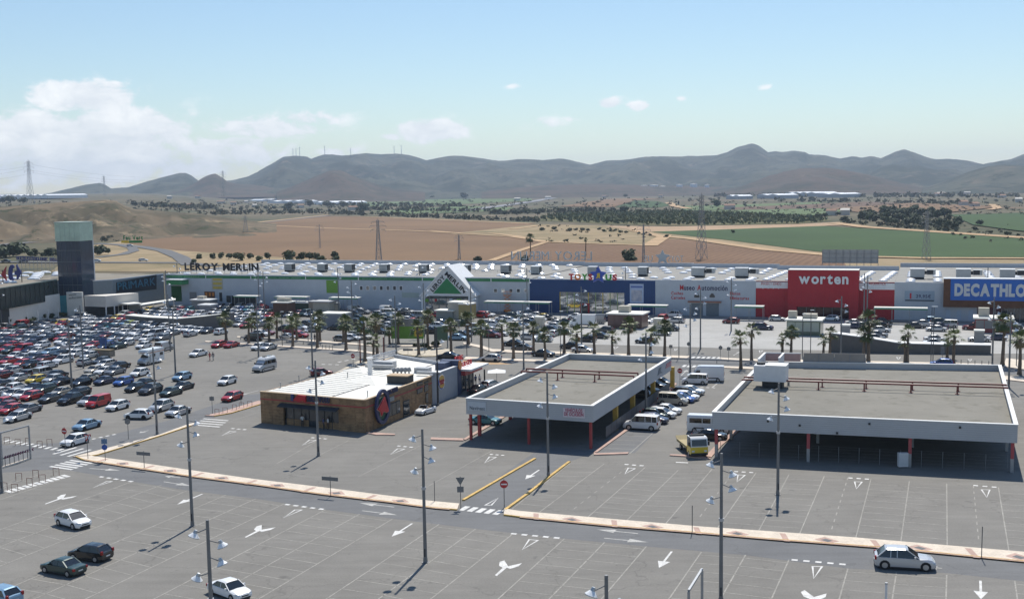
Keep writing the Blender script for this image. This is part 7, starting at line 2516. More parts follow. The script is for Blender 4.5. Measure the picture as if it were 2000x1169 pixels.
# ------------------------------------------------------------------ lamp posts
M_POLE = mat('galvanised_pole',(.20,.205,.21),.55,var=.12,scale=.6,metal=.4)
M_DKPOLE = flat('dark_pole',(.055,.055,.06),.55)
M_LAMP = mat('lamp_reflector',(.90,.90,.89),.2,var=0,spec=.7)
M_LAMPH = flat('lamp_housing',(.50,.51,.52),.4,metal=.4)
def floodlight_mesh():
 m = MB()
 m.tube((0,0,.22),(0,0,.02),.10,.15,n=10,mi=1)
 m.tube((0,0,.02),(0,0,-.22),.15,.36,n=14,mi=0)
 m.tube((0,0,-.22),(0,0,-.27),.37,.37,n=14,mi=1)
 m.tube((0,0,-.271),(0,0,-.29),.33,.26,n=14,mi=0)
 return m.mesh('floodlight',[M_LAMP,M_LAMPH])
FLOOD = floodlight_mesh()
ARM = MB().tube((0,0,0),(.62,0,-.22),.035,n=6).tube((.62,0,-.22),(.70,0,-.12),.03,n=6).mesh('arm',M_POLE)
POLE = MB().tube((0,0,0),(0,0,1),.17,.105,n=10).mesh('pole',M_POLE)
POLED = POLE.copy()
POLED.materials.clear()
POLED.materials.append(M_DKPOLE)
FOOT = MB().box(-.28,.28,-.28,.28,0,.06).tube((0,0,.06),(0,0,.45),.21,.19,n=10).mesh('base_plate',M_POLE)
DOORM = MB().box(-.07,.07,-.205,-.15,.6,1.3).mesh('hatch',M_DKPOLE)
COLLAR = MB().tube((0,0,-.12),(0,0,.12),.20,.20,n=10).mesh('collar',M_LAMPH)
def lamp_post(px,py,label,h=12.1,sides=((11.55,PI,.0),(10.75,0,.1),(9.65,-.35,0),(8.6,PI + .3,0)),dark=False,lod=1,grp='tall floodlight posts of the car parks'):
 p = G(px,py)
 t_ = thing('lamp_post',label,'lamp post',p,random.uniform(-.25,.25),grp)
 o = place('pole',POLED if dark else POLE,t_)
 o.scale = (1,1,h)
 if lod:
  place('base_plate',FOOT,t_)
  place('hatch',DOORM,t_)
  c = place('collar',COLLAR,t_,(0,0,h * .56))
 for z,a,tilt in sides:
  z = z * h / 12.1
  ar = place('arm',ARM,t_,(0,0,z),a)
  f_ = place('floodlight',FLOOD,t_,(.80 * math.cos(a),.80 * math.sin(a),z - .25),a)
  f_.rotation_euler = (0,-.35,a)
 return t_
LP = [(376,1027,'beside the arrow at the left of the front lot'),(831,1098,'in the middle of the front lot, casting a long shadow'),(622,890,'standing before the brown restaurant'),(1071,930,'on the yellow divider of the exit lane'),
 (1519,966,'before the wide canopy'),(1408,1176,'nearest the big silver off-roader lane, bottom centre'),(421,1366,'cut by the bottom edge beside the old white saloon'),(1187,1536,'with only its top showing at the bottom edge'),
 (307,848,'on the left kerb by the silver off-roader'),(4,962,'at the left edge by the chevron barrier'),(141,767,'left lot, beside the black off-roader'),(163,719,'left lot, behind the pale silver hatchbacks'),(333,686,'left lot, right of the grey panel van'),
 (343,731,'left lot, above the light blue hatchback'),(505,697,'left lot, behind the camper van'),(611,733,'behind the restaurant roof, left'),(689,647,'in the middle lot before the small windows'),(662,609,'by the square green poster'),
 (774,694,'at the left end of the roundabout'),(1023,721,'behind the sales canopy'),(1136,671,'before the toy store window'),(921,667,'before the gabled entrance, right'),(829,657,'before the gabled entrance, left'),
 (821,600,'close to the gable wall'),(1030,613,'at the border of the white and blue walls'),(1222,611,'between the toy window and the tall poster'),(1368,681,'at the crossing before the museum shutters'),(1348,726,'behind the white vans'),
 (1428,646,'beside the dark red hatchback before the museum'),(1262,812,'at the right flank of the sales canopy'),(1642,705,'before the sloping ramp wall'),(1693,640,'before the right red wall'),(1938,712,'right end, before the sports store windows'),
 (1970,757,'behind the right corner of the wide canopy'),(1927,619,'close to the brown sign box'),(1687,634,'close to the tall red block'),(349,592,'by the green garden entrance'),(507,612,'by the loading doors of the white store'),(517,618,'right of the loading doors'),
 (176,606,'at the foot of the glass tower'),(3,640,'before the white corner block'),(327,614,'beside the entrance porch canopy')]
for k,(px,py,w) in enumerate(LP):
 dist = G(px,py).length
 sd = random.choice((0,1))
 s_ = ((11.55,PI * (1 - sd),0),(10.75,PI * sd,0),(9.65,PI * sd - .35,0),(8.6,PI * (1 - sd) + .3,0))
 if k < 9:
  s_ = ((11.55,PI + .2,0),(10.75,.15,0),(9.65,-.25,0),(8.6,PI - .2,0))
 lamp_post(px,py,'tall lamp post ' + w,sides=s_,lod=1 if dist < 230 else 0)
lamp_post(855.6,791,'black tall lamp post at the grey wall of the burger house',dark=True,sides=((10.2,0,0),))
ST = [(700,686,6.2),(752,690,7.5),(955,686,7.4),(912,695,6.3),(1095,697,9.0),(1326,699,8.2),(551.5,676,7.5),(1567,693,8.0),(1583,694,8.8),(1818,709,10.4),(1822,709,10.4),(602,668,5),(830,690,5.2),(943,697,5.5),(1985,715,7.5)]
M_STP = flat('street_pole',(.12,.125,.13),.5,metal=.3)
SPOLE = MB().tube((0,0,0),(0,0,1),.085,.06,n=8).mesh('pole',M_STP)
SHEAD = MB().box(-.35,.35,-.12,.12,-.05,.06).mesh('lamp_head',M_LAMP)
SLB = ['at the boulevard corner behind the restaurant','left of the roundabout','between the palms before the gable','beside the black saloon at the roundabout','at the palms before the blue store','by the crossing before the museum','at the palms above the camper van',
 'left one of the pair before the green pavilion','right one of the pair before the green pavilion','left one of the pair before the silver saloons','right one of the pair before the silver saloons','among the left boulevard palms','on the roundabout','beside the beige silver hatchback','at the far right palms']
for (px,py,h),lb in zip(ST,SLB):
 t_ = thing('street_lamp','thin street lamp ' + lb,'street lamp',G(px,py),A1,'thin street lamps along the boulevard')
 place('pole',SPOLE,t_).scale = (1,1,h)
 place('lamp_head',SHEAD,t_,(.25,0,h))
for k,(px,py,h,lb) in enumerate(((1519,617,8.2,'left of the tall red block'),(1541,620,8.6,'at the edge of the tall red block'),(1503,617,4.0,'short one before the low red wall'),(1656,622,9.3,'before the right edge of the red block'),(1680,623,9.2,'right of the red block'))):
 t_ = thing('flag_pole','pale bare flag pole ' + lb,'flag pole',G(px,py),0,'bare flag poles before the red store')
 MB().tube((0,0,0),(0,0,h),.09,.07,n=8).build('pole',flat('pale_pole',(.50,.46,.48),.5),t_)
 MB().tube((0,0,h),(0,0,h + .16),.12,.05,n=8).build('finial',M_STEEL,t_)
# ------------------------------------------------------------------ signs, barriers, bollards
M_SIGNBACK = flat('sign_back_grey',(.20,.205,.21),.5,metal=.4)
M_SRED = flat('traffic_red',(.42,.03,.03),.45)
M_SBLUE = flat('traffic_blue',(.03,.09,.36),.45)
def signpost(px,py,label,kinds,h=2.9,rz=0.0,pole_r=.04):
 t_ = thing('traffic_sign',label,'sign',G(px,py),rz)
 MB().tube((0,0,0),(0,0,h),pole_r,n=6).build('pole',M_STP,t_)
 z = h - .1
 for kd in kinds:
  if kd == 'noentry':
   z -= .42
   MB().tube((0,-.05,z),(0,-.08,z),.42,n=18).build('disc',M_SRED,t_)
   MB().box(-.30,.30,-.09,-.081,z - .07,z + .07).build('white_bar',M_SIGNW,t_)
   z -= .5
  elif kd == 'yield':
   MB().add([(-.48,-.05,z),(.48,-.05,z),(0,-.05,z - .85),(-.48,-.07,z),(.48,-.07,z),(0,-.07,z - .85)],[(0,1,2),(5,4,3),(0,3,4,1),(1,4,5,2),(2,5,3,0)]).build('red_triangle',M_SRED,t_)
   MB().add([(-.30,-.075,z - .10),(.30,-.075,z - .10),(0,-.075,z - .62),(-.30,-.08,z - .10),(.30,-.08,z - .10),(0,-.08,z - .62)],[(0,1,2),(5,4,3)]).build('white_triangle',M_SIGNW,t_)
   z -= 1.0
  elif kd == 'yieldback':
   MB().add([(-.48,-.05,z),(.48,-.05,z),(0,-.05,z - .85),(-.48,-.07,z),(.48,-.07,z),(0,-.07,z - .85)],[(0,1,2),(5,4,3),(0,3,4,1),(1,4,5,2),(2,5,3,0)]).build('triangle_back',M_SIGNBACK,t_)
   z -= .95
  elif kd == 'blue':
   z -= .36
   MB().tube((0,-.05,z),(0,-.08,z),.36,n=16).build('blue_disc',M_SBLUE,t_)
   z -= .42
  elif kd == 'box':
   MB().box(-.34,.34,-.08,-.05,z - .62,z).build('panel',M_SIGNBACK,t_)
   z -= .7
  elif kd == 'bluebox':
   MB().box(-.36,.36,-.08,-.05,z - .62,z).build('blue_panel',flat('pale_blue_sign',(.12,.20,.32),.5),t_)
   z -= .7
  elif kd == 'wide':
   MB().box(-1.0,1.0,-.08,-.05,z - .42,z).build('panel',M_SIGNBACK,t_)
   z -= .5
  elif kd == 'round':
   z -= .38
   MB().tube((0,-.05,z),(0,-.08,z),.38,n=16).build('disc_back',M_SIGNBACK,t_)
   z -= .42
 return t_
signpost(172,897,'give way triangle at the tip of the pink pavement',['yield'],3.3,-.5)
signpost(206,901,'blue panel above a blue round sign near the pavement tip',['bluebox','blue'],3.0)
signpost(282,915,'wide grey direction board on the left front pavement',['wide'],2.2,A1)
signpost(646,969,'wide grey direction board in the middle of the front pavement',['wide'],2.3,A1)
signpost(900,992,'grey back of a give way triangle above a square plate',['yieldback','box'],3.4,0)
signpost(985,990,'red no entry sign at the exit lane crossing',['noentry'],3.0,0)
signpost(128,876,'no entry sign beside the driving white hatchback',['noentry'],2.9,-.4)
signpost(251,857,'grey round sign back on the left kerb',['round'],2.9)
signpost(415,807,'small square sign back right of the zebra crossing',['box'],2.7)
signpost(471,790,'bare post on the pink pavement tip',[],2.2)
signpost(849,980,'bare thin post left of the exit lane',[],2.3)
signpost(1352,1040,'bare thin post on the right front pavement',[],2.7)
signpost(1917,1090,'bare thin post behind the silver off-roader',[],2.9)
signpost(1328,751,'no entry sign near the small white van',['noentry'],2.9,A1)
signpost(1407,700,'grey round sign back by the museum crossing',['round'],2.6)
signpost(1423,703,'square sign back right of the museum crossing',['box'],2.6)
signpost(1310,694,'small square sign left of the museum crossing',['box'],2.2)
signpost(690,715,'no entry sign behind the restaurant',['noentry'],2.5,A1)
signpost(797,693,'small flat direction board on the roundabout',['wide'],1.4)
signpost(1345,690,'round sign at the left of the museum crossing',['round'],2.4)
signpost(1840,712,'grey rectangular sign back above the blue hatchback',['box','box'],3.4)
for px,py,lb in ((704,701,'left'),(750,695,'right')):
 t_ = thing('maroon_post',lb + ' bare maroon post behind the restaurant','post',G(px,py + 8))
 MB().tube((0,0,0),(0,0,4.4),.13,n=8).build('pole',M_PIPE,t_)
 MB().tube((0,0,4.4),(0,0,4.5),.16,n=8).build('cap',M_PIPE,t_)
# height gates
gt = thing('height_gate','grey goalpost height gate behind the chevron barrier','gate',G(5,912))
o = G(5,912)
P0_,P1_ = G(5,912) - o,G(60,896) - o
hg = 4.2
for p_ in (P0_,P1_):
 MB().box(p_.x - .09,p_.x + .09,p_.y - .09,p_.y + .09,0,hg).build('gate_post',M_STEEL,gt)
MB().bar(P0_ + Vector((0,0,hg + .08)),P1_ + Vector((0,0,hg + .08)),.16).build('crossbar',M_STEEL,gt)
g2 = thing('height_gate','height gate rising at the bottom edge of the front lot','gate',G(1345,1262))
o = G(1345,1262)
P0_,P1_ = Vector((0,0,0)),G(1371,1215) - o
for p_ in (P0_,P1_):
 MB().box(p_.x - .09,p_.x + .09,p_.y - .09,p_.y + .09,0,4.1).build('gate_post',M_STEEL,g2)
MB().bar(P0_ + Vector((0,0,4.18)),P1_ + Vector((0,0,4.18)),.16).build('crossbar',M_STEEL,g2)
bp_ = thing('pale_post','pale post cut by the bottom edge near the silver off-roader','post',G(1729,1240))
MB().tube((0,0,0),(0,0,3.9),.09,n=8).build('pole',M_SIGNW,bp_)
MB().tube((0,0,3.9),(0,0,4.0),.11,n=8).build('cap',M_STEEL,bp_)
# chevron barrier
cvb = thing('chevron_barrier','low barrier of posts carrying a row of maroon chevrons','barrier',G(8,913))
o = G(8,913)
wc = Wall(G(6,913),G(52,898))
MCH = flat('chevron_maroon',(.13,.02,.07),.5)
for k in range(12):
 cxp = 8.5 + k * 4.65 + (k // 4) * 1.2
 yc = 892 - (cxp - 8) * .285
 pts = [(cxp + 2.4,yc - 3.0),(cxp + .6,yc - 2.4),(cxp - 1.8,yc + .4),(cxp + .3,yc + 3.0),(cxp + 2.0,yc + 2.6),(cxp + .4,yc + .2)]
 wc.quad(cvb,o,'chevron',pts,MCH,.1,.16)
for k in range(6):
 u = .4 + k * (wc.len - .2) / 5
 p_ = wc.xf(u,.02,0,o)
 MB().tube(p_,p_ + Vector((0,0,1.35)),.04,n=6).build('post',M_DKPOLE,cvb)
wc.box(MB(),0,wc.len,-.05,.02,1.05,1.25,o).build('rail',M_STEEL,cvb)
wc.box(MB(),-.4,wc.len + .4,-.2,.25,0,.16,o).build('kerb',M_CREAM,cvb)
# hoop bollards along the zebra walks
HOOP = MB()
HOOP.tube((-.35,0,0),(-.35,0,.9),.035,n=6)
HOOP.tube((.35,0,0),(.35,0,.9),.035,n=6)
HOOP.tube((-.35,0,.9),(.35,0,.9),.035,n=6)
M_HOOP = mat('faded_red_tube',(.28,.15,.12),.6,var=.3,scale=6)
HOOPM = HOOP.mesh('hoop_bollard',M_HOOP)
HB = [(29,960),(58,948),(83,941),(70,932),(110,928),(37,938),(10,957),(14,866),(35,870),(78,874),(97,870),(55,868),(424,810),(440,807),(458,801),(472,797),(488,794)]
for k,(px,py) in enumerate(HB):
 o = place('hoop_bollard',HOOPM,None,G(px,py),random.uniform(-.4,.2))
 where = 'lower zebra walk' if k < 7 else 'upper zebra walk' if k < 12 else 'pink pavement tip'
 grp_ = {'lower zebra walk': (0,7),'upper zebra walk': (7,12),'pink pavement tip': (12,17)}[where]
 order = sorted(range(*grp_),key=lambda q: HB[q][0]).index(k)
 tag(o,f'{ORD[order]} faded red hoop bollard from the left at the {where}','bollard','hoop bollards along the walks')
for k in range(4):
 p_ = G(630 + k * 6.6,681.5 + k * .7)
 o = MB().tube((0,0,0),(0,0,.95),.06,n=6).build('bollard',M_STP,None,p_)
 tag(o,f'{ORD[k]} short dark bollard from the left on the palm pavement','bollard','dark bollards on the palm pavement')
for k in range(5):
 p_ = G(1877 + k * 13.5,712 + k * .6)
 o = MB().tube((0,0,0),(0,0,.95),.06,n=6).build('bollard',M_STP,None,p_)
 tag(o,f'{ORD[k]} short dark bollard from the left behind the wide canopy','bollard','dark bollards behind the canopy')
WB = [(19,640),(55,632),(75,628),(95,624),(115,621)]
for k,(px,py) in enumerate(WB):
 t_ = thing('white_post',f'{ORD[k]} thin white post from the left along the beige wall','post',G(px,py),0,'white posts along the beige wall')
 MB().tube((0,0,0),(0,0,2.8),.09,n=6).build('pole',M_SIGNW,t_)
# long rails of the boulevard (shadowed beams beside the road)
for pts,lb in (([(470,663),(560,669),(660,677)],'low dark guard rail along the left boulevard'),([(1240,704),(1400,709),(1475,712)],'low dark guard rail along the right boulevard')):
 P = [G(x,y) for x,y in pts]
 t_ = thing('guard_rail',lb,'guard rail',P[0])
 m = MB()
 for a,b in zip(P,P[1:]):
  m.bar(a - P[0] + Vector((0,0,.62)),b - P[0] + Vector((0,0,.62)),.08,.30)
 m.build('rail',M_STEEL,t_)
 for a,b in zip(P,P[1:]):
  n = int((b - a).length / 4)
  for k in range(n):
   q = a + (b - a) * (k / n) - P[0]
   MB().box(q.x - .05,q.x + .05,q.y - .05,q.y + .05,0,.6).build('post',M_STP,t_)
# ------------------------------------------------------------------ palms
M_TRUNK = mat('palm_bark',(.15,.115,.085),.95,var=.3,scale=3,bump=.6)
M_FROND = mat('palm_frond',(.062,.085,.026),.55,var=.5,scale=.9,rgb2=(.14,.165,.045),obj=True,rnd=.2)
M_DEADF = mat('dry_frond',(.24,.18,.09),.8,var=.3,scale=1.5,obj=True)
def palm_crown(seed,n=34,dead=8,spread=1.0):
 rn = random.Random(seed)
 m = MB()
 def frond(az_,el_,pet,fan,mi,droop):
  d = Vector((math.cos(az_) * math.cos(el_),math.sin(az_) * math.cos(el_),math.sin(el_)))
  s = Vector((-math.sin(az_),math.cos(az_),0))
  tip = d * pet + Vector((0,0,-droop * pet * .25))
  m.bar(Vector((0,0,0)),tip,.035,.02,mi)
  u = d.cross(s).normalized()
  nl = 11
  base = tip - d * .05
  for k in range(nl):
   t = (k - (nl - 1) / 2) / ((nl - 1) / 2)
   an = t * 1.25
   ld = (d * math.cos(an) + s * math.sin(an)).normalized()
   ln = fan * (1 - .28 * abs(t)) * rn.uniform(.85,1.1)
   side = (s * math.cos(an) - d * math.sin(an)) * (.062 * fan)
   mid = base + ld * ln * .58 + u * (.05 * abs(t))
   dr = Vector((0,0,-1)) * (droop * (.22 + .15 * rn.random()) * fan)
   end = base + ld * ln + dr
   m.add([base,mid + side,end,mid - side],[(0,1,2,3)],mi)
 for k in range(n):
  az_ = rn.uniform(0,2 * PI)
  q = (k + .5) / n
  el_ = math.radians(84 - 118 * q ** .85) + rn.uniform(-.12,.12)
  frond(az_,el_,rn.uniform(.65,1.0) * spread,rn.uniform(.80,1.08) * spread,0,.5 + q)
 for k in range(dead):
  frond(rn.uniform(0,2 * PI),math.radians(rn.uniform(-72,-48)),rn.uniform(.6,.9),rn.uniform(.6,.85),1,.5)
 return m.mesh('crown',[M_FROND,M_DEADF])
def palm_trunk(seed):
 rn = random.Random(seed)
 m = MB()
 n,seg = 9,10
 vs = []
 for i in range(seg + 1):
  t = i / seg
  r = (.30 - .13 * t) * (1.35 if i == 0 else 1) * (1 + .05 * (i % 2))
  if i >= seg - 1:
   r *= 1.25
  ox,oy = .12 * math.sin(t * 2.2 + seed),.10 * math.sin(t * 1.7 + seed * 2) * t
  for k in range(n):
   a = 2 * PI * k / n
   vs.append((ox * t + r * math.cos(a),oy + r * math.sin(a),t))
 fs = [(i * n + k,i * n + (k + 1) % n,(i + 1) * n + (k + 1) % n,(i + 1) * n + k) for i in range(seg) for k in range(n)]
 m.add(vs,fs)
 return m.mesh('trunk',M_TRUNK,smooth=True)
CROWNS = [palm_crown(1),palm_crown(2,30,10),palm_crown(3,26,4,1.05),palm_crown(4,38,12,.95)]
SPARSE = [palm_crown(11,15,5,1.15),palm_crown(12,17,3,1.1)]
TRUNKS = [palm_trunk(k) for k in range(3)]
# (photo x and y of the foot, photo y of the crown's heart, size, sparse crown)
PALMS = [(442,664,623,1.2,0),(486,671,630,.95,0),(498,652,620,1.0,0),(526,667,630,1.0,0),(541,662,622,1.0,0),(572,677,629,1.1,0),(580,664,622,1.0,0),(620,680,631,1.15,0),(625,667,618,1.15,0),(676,684,629,1.3,0),
  (671,669,630,1.0,0),(713,705,634,1.3,0),(730,705,664,.95,1),(737,695,626,1.3,0),(761,672,647,.8,0),(778,672,622,1.0,0),(818,694,638,1.15,0),(836,678,617,1.15,0),(881,690,634,1.15,0),(915,673,622,1.25,0),
  (940,698,638,1.1,0),(982,685,636,1.0,1),(1003,701,643,1.1,0),(1042,686,639,1.0,0),(1065,703,651,1.0,0),(1102,690,639,1.05,0),(1126,690,651,1.15,1),(1161,691,642,1.1,1),(1196,692,656,1.0,1),(1228,694,634,1.2,0),
  (1270,695,653,1.15,1),(1298,696,636,1.1,0),(1447,720,660,1.05,1),(1468,705,645,.95,1),(1528,692,662,.95,1),(1545,693,648,.95,0),(1608,694,664,.8,1),(1620,704,650,.95,1),(1686.5,706,651,1.15,0),(1696,706,624,1.3,0),
  (1767,708,669,.8,1),(1772,708,648,.95,1),(1850,700,661,.9,1),(1862,710,656,1.1,1),(1958,713,629,1.35,0),(1991,731,661,1.25,0)]
for k,(px,py,pc,sz,sp_) in enumerate(PALMS):
 p = G(px,py)
 lo,hi = 1.0,20.0
 fw = Vector((p.x,p.y,0))
 for _ in range(30):
  mid = (lo + hi) / 2
  w = Vector((p.x,p.y,mid - HCAM))
  sy = CY - FOC * w.dot(UPV) / w.dot(FWD)
  if sy > pc:
   lo = mid
  else:
   hi = mid
 if px < 480 + 1:
  zone = 'palms near the red cars'
 elif px < 600:
  zone = 'palms above the camper van'
 elif px < 800:
  zone = 'palms behind the restaurant'
 elif px < 950:
  zone = 'palms around the roundabout'
 elif px < 1150:
  zone = 'palms behind the sales canopy'
 elif px < 1320:
  zone = 'palms left of the museum crossing'
 elif px < 1640:
  zone = 'palms right of the museum crossing'
 else:
  zone = 'palms along the sloping ramp wall'
 PALMS[k] = (px,py,lo,sz,sp_,zone)
for zone in dict.fromkeys(q[5] for q in PALMS):
 grp_ = sorted([q for q in PALMS if q[5] == zone])
 for j,(px,py,h,sz,sp_,_) in enumerate(grp_):
  pos = 'leftmost' if j == 0 else 'rightmost' if j == len(grp_) - 1 else ORD[j]
  look = 'thin crowned' if sp_ else 'full crowned'
  lb = f'{pos} {look} fan palm {"from left " if pos in ORD else ""}of the {zone}'
  t_ = thing('palm_tree',lb,'palm tree',G(px,py),random.uniform(0,6.28),'fan palms of the car park boulevard')
  tr = place('trunk',TRUNKS[j % 3],t_)
  tr.scale = (sz ** .5,sz ** .5,h)
  cw = place('crown',random.choice(SPARSE if sp_ else CROWNS),t_,(.12 * math.sin(2.2 + j % 3) * sz ** .5,.10 * math.sin(1.7 + 2 * (j % 3)) * sz ** .5,h),random.uniform(0,6.28))
  cw.scale = (sz * 1.08,sz * 1.08,sz * 1.08)
# ------------------------------------------------------------------ broadleaf trees and shrubs
M_LEAF = mat('leaf_green',(.062,.080,.032),.7,var=.5,scale=.5,rgb2=(.105,.125,.052),rnd=.25,spec=.25)
M_LEAFD = mat('dark_leaf_green',(.040,.056,.026),.7,var=.5,scale=.4,rgb2=(.075,.095,.042),rnd=.25,spec=.2)
M_LEAFO = mat('olive_leaf',(.075,.080,.040),.75,var=.4,scale=.5,rgb2=(.125,.125,.066),rnd=.25,spec=.2)
M_BARK = mat('tree_bark',(.11,.08,.055),.95,var=.3,scale=2)
def crown_mesh(seed,m,nq=420,rx=1.0,rz=.8,lobes=7,leaf=.17,cone=0):
 """foliage: many leaf clumps spread through lobes of a crown about 2 units across, foot at z=0"""
 rn = random.Random(seed)
 L_ = []
 for k in range(lobes):
  a = rn.uniform(0,2 * PI)
  d = rn.uniform(.15,.62) * rx
  L_.append((d * math.cos(a),d * math.sin(a),rz + rn.uniform(-.45,.45) * rz,rn.uniform(.32,.52)))
 mb = MB()
 for k in range(nq):
  cx_,cy_,cz_,r_ = rn.choice(L_)
  while True:
   v = Vector((rn.uniform(-1,1),rn.uniform(-1,1),rn.uniform(-1,1)))
   if .35 < v.length < 1:
    break
  v = v.normalized() * (r_ * rn.uniform(.55,1.08))
  p = Vector((cx_,cy_,cz_)) + Vector((v.x,v.y,v.z * .85))
  if cone:
   f_ = max(.08,1 - p.z / (2 * rz) * cone)
   p.x *= f_
   p.y *= f_
  n = (v.normalized() + Vector((rn.uniform(-.6,.6),rn.uniform(-.6,.6),rn.uniform(-.2,.8)))).normalized()
  a_ = n.orthogonal().normalized()
  b_ = n.cross(a_)
  t = rn.uniform(0,PI)
  a_,b_ = a_ * math.cos(t) + b_ * math.sin(t),b_ * math.cos(t) - a_ * math.sin(t)
  s = leaf * rn.uniform(.7,1.3)
  mb.add([p + a_ * s,p + b_ * s * .7,p - a_ * s,p - b_ * s * .7 + n * s * .25],[(0,1,2,3)])
 return mb.mesh('crown',m)
def trunk_mesh(seed):
 rn = random.Random(seed)
 mb = MB()
 mb.tube((0,0,-.05),(.03,.02,.55),.085,.06,n=6)
 for k in range(4):
  a = k * 1.6 + rn.random()
  mb.tube((.03,.02,.5),(.45 * math.cos(a),.45 * math.sin(a),.95 + .2 * rn.random()),.05,.02,n=5)
 return mb.mesh('trunk',M_BARK)
TCROWN = {'g': [crown_mesh(21,M_LEAF),crown_mesh(22,M_LEAF,lobes=6),crown_mesh(23,M_LEAF,lobes=9)],'d': [crown_mesh(31,M_LEAFD),crown_mesh(32,M_LEAFD,lobes=8),crown_mesh(33,M_LEAFD,lobes=6)],
  'o': [crown_mesh(41,M_LEAFO),crown_mesh(42,M_LEAFO,lobes=9)],'c': [crown_mesh(51,M_LEAFD,380,.5,1.3,9,.16,.8),crown_mesh(52,M_LEAFD,380,.45,1.5,9,.16,.8)]}
TTRUNK = [trunk_mesh(1),trunk_mesh(2)]
tree_n = {}
def tree(px,py,wpx,kind,label,group=None,hk=1.0,bush=False,conv=None,name='tree'):
 p = (conv or GT)(px,py)
 d = math.hypot(p.x,p.y)
 s = wpx / FOC * d / 2 / .95
 t_ = thing('shrub' if bush else name,label,'shrub' if bush else 'tree',p,random.uniform(0,6.28),group)
 if not bush:
  place('trunk',TTRUNK[random.randrange(2)],t_).scale = (s,s,s * hk)
 c = place('crown',random.choice(TCROWN[kind]),t_,(0,0,(.02 if not bush else -.18) * s * hk))
 c.scale = (s * 1.15,s * 1.15,s * hk)
 return t_
# the line of trees behind the long roof
for k,(px,py,w,kd,lb) in enumerate([(389,505,14,'g','small shrub left of the black roof letters'),(416,506,14,'d','first round tree behind the black roof letters'),(431,505,15,'d','second round tree behind the black roof letters'),(447,506,15,'d','tallest round tree over the black roof letters'),
          (468,509,26,'g','broad green bush above the letters'),(492,505,16,'d','round dark tree right of the broad bush'),(505,509,14,'g','low green bush before the letters end'),(526,507,18,'d','round tree standing alone right of the letters'),(566,509,30,'g','largest spreading tree behind the long roof'),
          (588,508,20,'d','tree in the group above the air units, left'),(604,508,20,'d','tree in the group above the air units, middle'),(617,506,16,'d','tree in the group above the air units, right'),(628,511,20,'g','low green bush under that tree group'),(653,505,20,'d','dark tree at the right end of the group'),(657,511,18,'g','green bush at the field corner'),
          (932,512,19,'d','dark bush behind the roof right of the gable'),(1230,509,32,'d','big dark olive tree behind the star sign'),(1026,512,22,'d','low dark shrub below the mirrored letters'),(377,514,12,'g','shrub at the end of the slip road')]):
 tree(px,py,w,kd,lb,'trees along the field behind the stores',1.0,bush=(w > 24 or 'bush' in lb or 'shrub' in lb))
for px,py,w,lb in ((10,503,46,'big dark shrub at the left edge beyond the hypermarket'),(45,500,48,'wide dark shrub mass left of the tower'),(66,500,26,'dark shrub right of the wide shrub mass'),(94,499,26,'green bush just left of the tower'),(112,500,20,'dark bush touching the tower'),(203,498,34,'dark rounded shrub right of the steel column'),(67,450,18,'bush at the corner of the far left field')):
 tree(px,py,w,'d',lb,'dark shrubs along the slip road',.8,bush=True)
# shrubs along the beige wall and the roundabout
for k,(px,py,w,kd) in enumerate([(11,636,20,'o'),(29,632,12,'g'),(47,630,17,'d'),(66,627,12,'d'),(83,623,14,'o'),(100,621,12,'d'),(112,618,12,'d'),(125,618,12,'g'),(148,614,12,'g'),(153,617,10,'g'),(60,629,10,'g')]):
 lb = ['large olive shrub by the white corner block','shrub right of the large olive one','wide dark shrub before the beige wall','small dark shrub under the beige wall','yellow green round shrub in the middle of the wall','dark shrub near the turquoise strip','dark shrub touching the turquoise strip','green shrub below the turquoise strip','tall green shrub before the name stele','low shrub right before the stele','low green shrub between the dark ones'][k]
 tree(px,py,w,kd,lb,'shrubs along the beige wall',1.1,bush=True,conv=lambda x,y: G(x,y))
for px,py,w,hk,lb in ((812,676,13,.8,'small clipped shrub left on the roundabout'),(826,679,17,.9,'large clipped round shrub on the roundabout'),(840,683,12,.8,'shrub between the palm trunks on the roundabout'),(850,676,22,.8,'umbrella shaped shrub right on the roundabout')):
 tree(px,py,w,'d',lb,'shrubs of the roundabout',hk,bush=True,conv=lambda x,y: G(x,y))
# ------------------------------------------------------------------ far plain: groves, farms, pylons, turbines
def FR(px,py,D):
 d = ray(px,py)
 h = math.hypot(d.x,d.y)
 return Vector((d.x / h * D,d.y / h * D,HCAM + d.z / h * D))
random.seed(5)
gp_ = [(1672,428),(1690,420),(1760,414),(1850,422),(1876,436),(1864,450),(1800,445),(1740,440),(1690,434)]
def inside(x,y,P):
 c = False
 for i in range(len(P)):
  (x0,y0),(x1,y1) = P[i - 1],P[i]
  if (y0 > y) != (y1 > y) and x < (x1 - x0) * (y - y0) / (y1 - y0) + x0:
   c = not c
 return c
n = 0
while n < 64:
 x,y = random.uniform(1670,1880),random.uniform(413,452)
 if inside(x,y,gp_):
  tree(x,y,random.uniform(13,23),random.choice('ddgd'),'dark tree inside the dense grove beyond the green field','trees of the dense grove',random.uniform(.8,1.1))
  n += 1
for x,y in ((1757,418),(1744,417),(1733,421)):
 tree(x,y,11,'c','slender conifer standing above the dense grove','conifers of the grove',1.3)
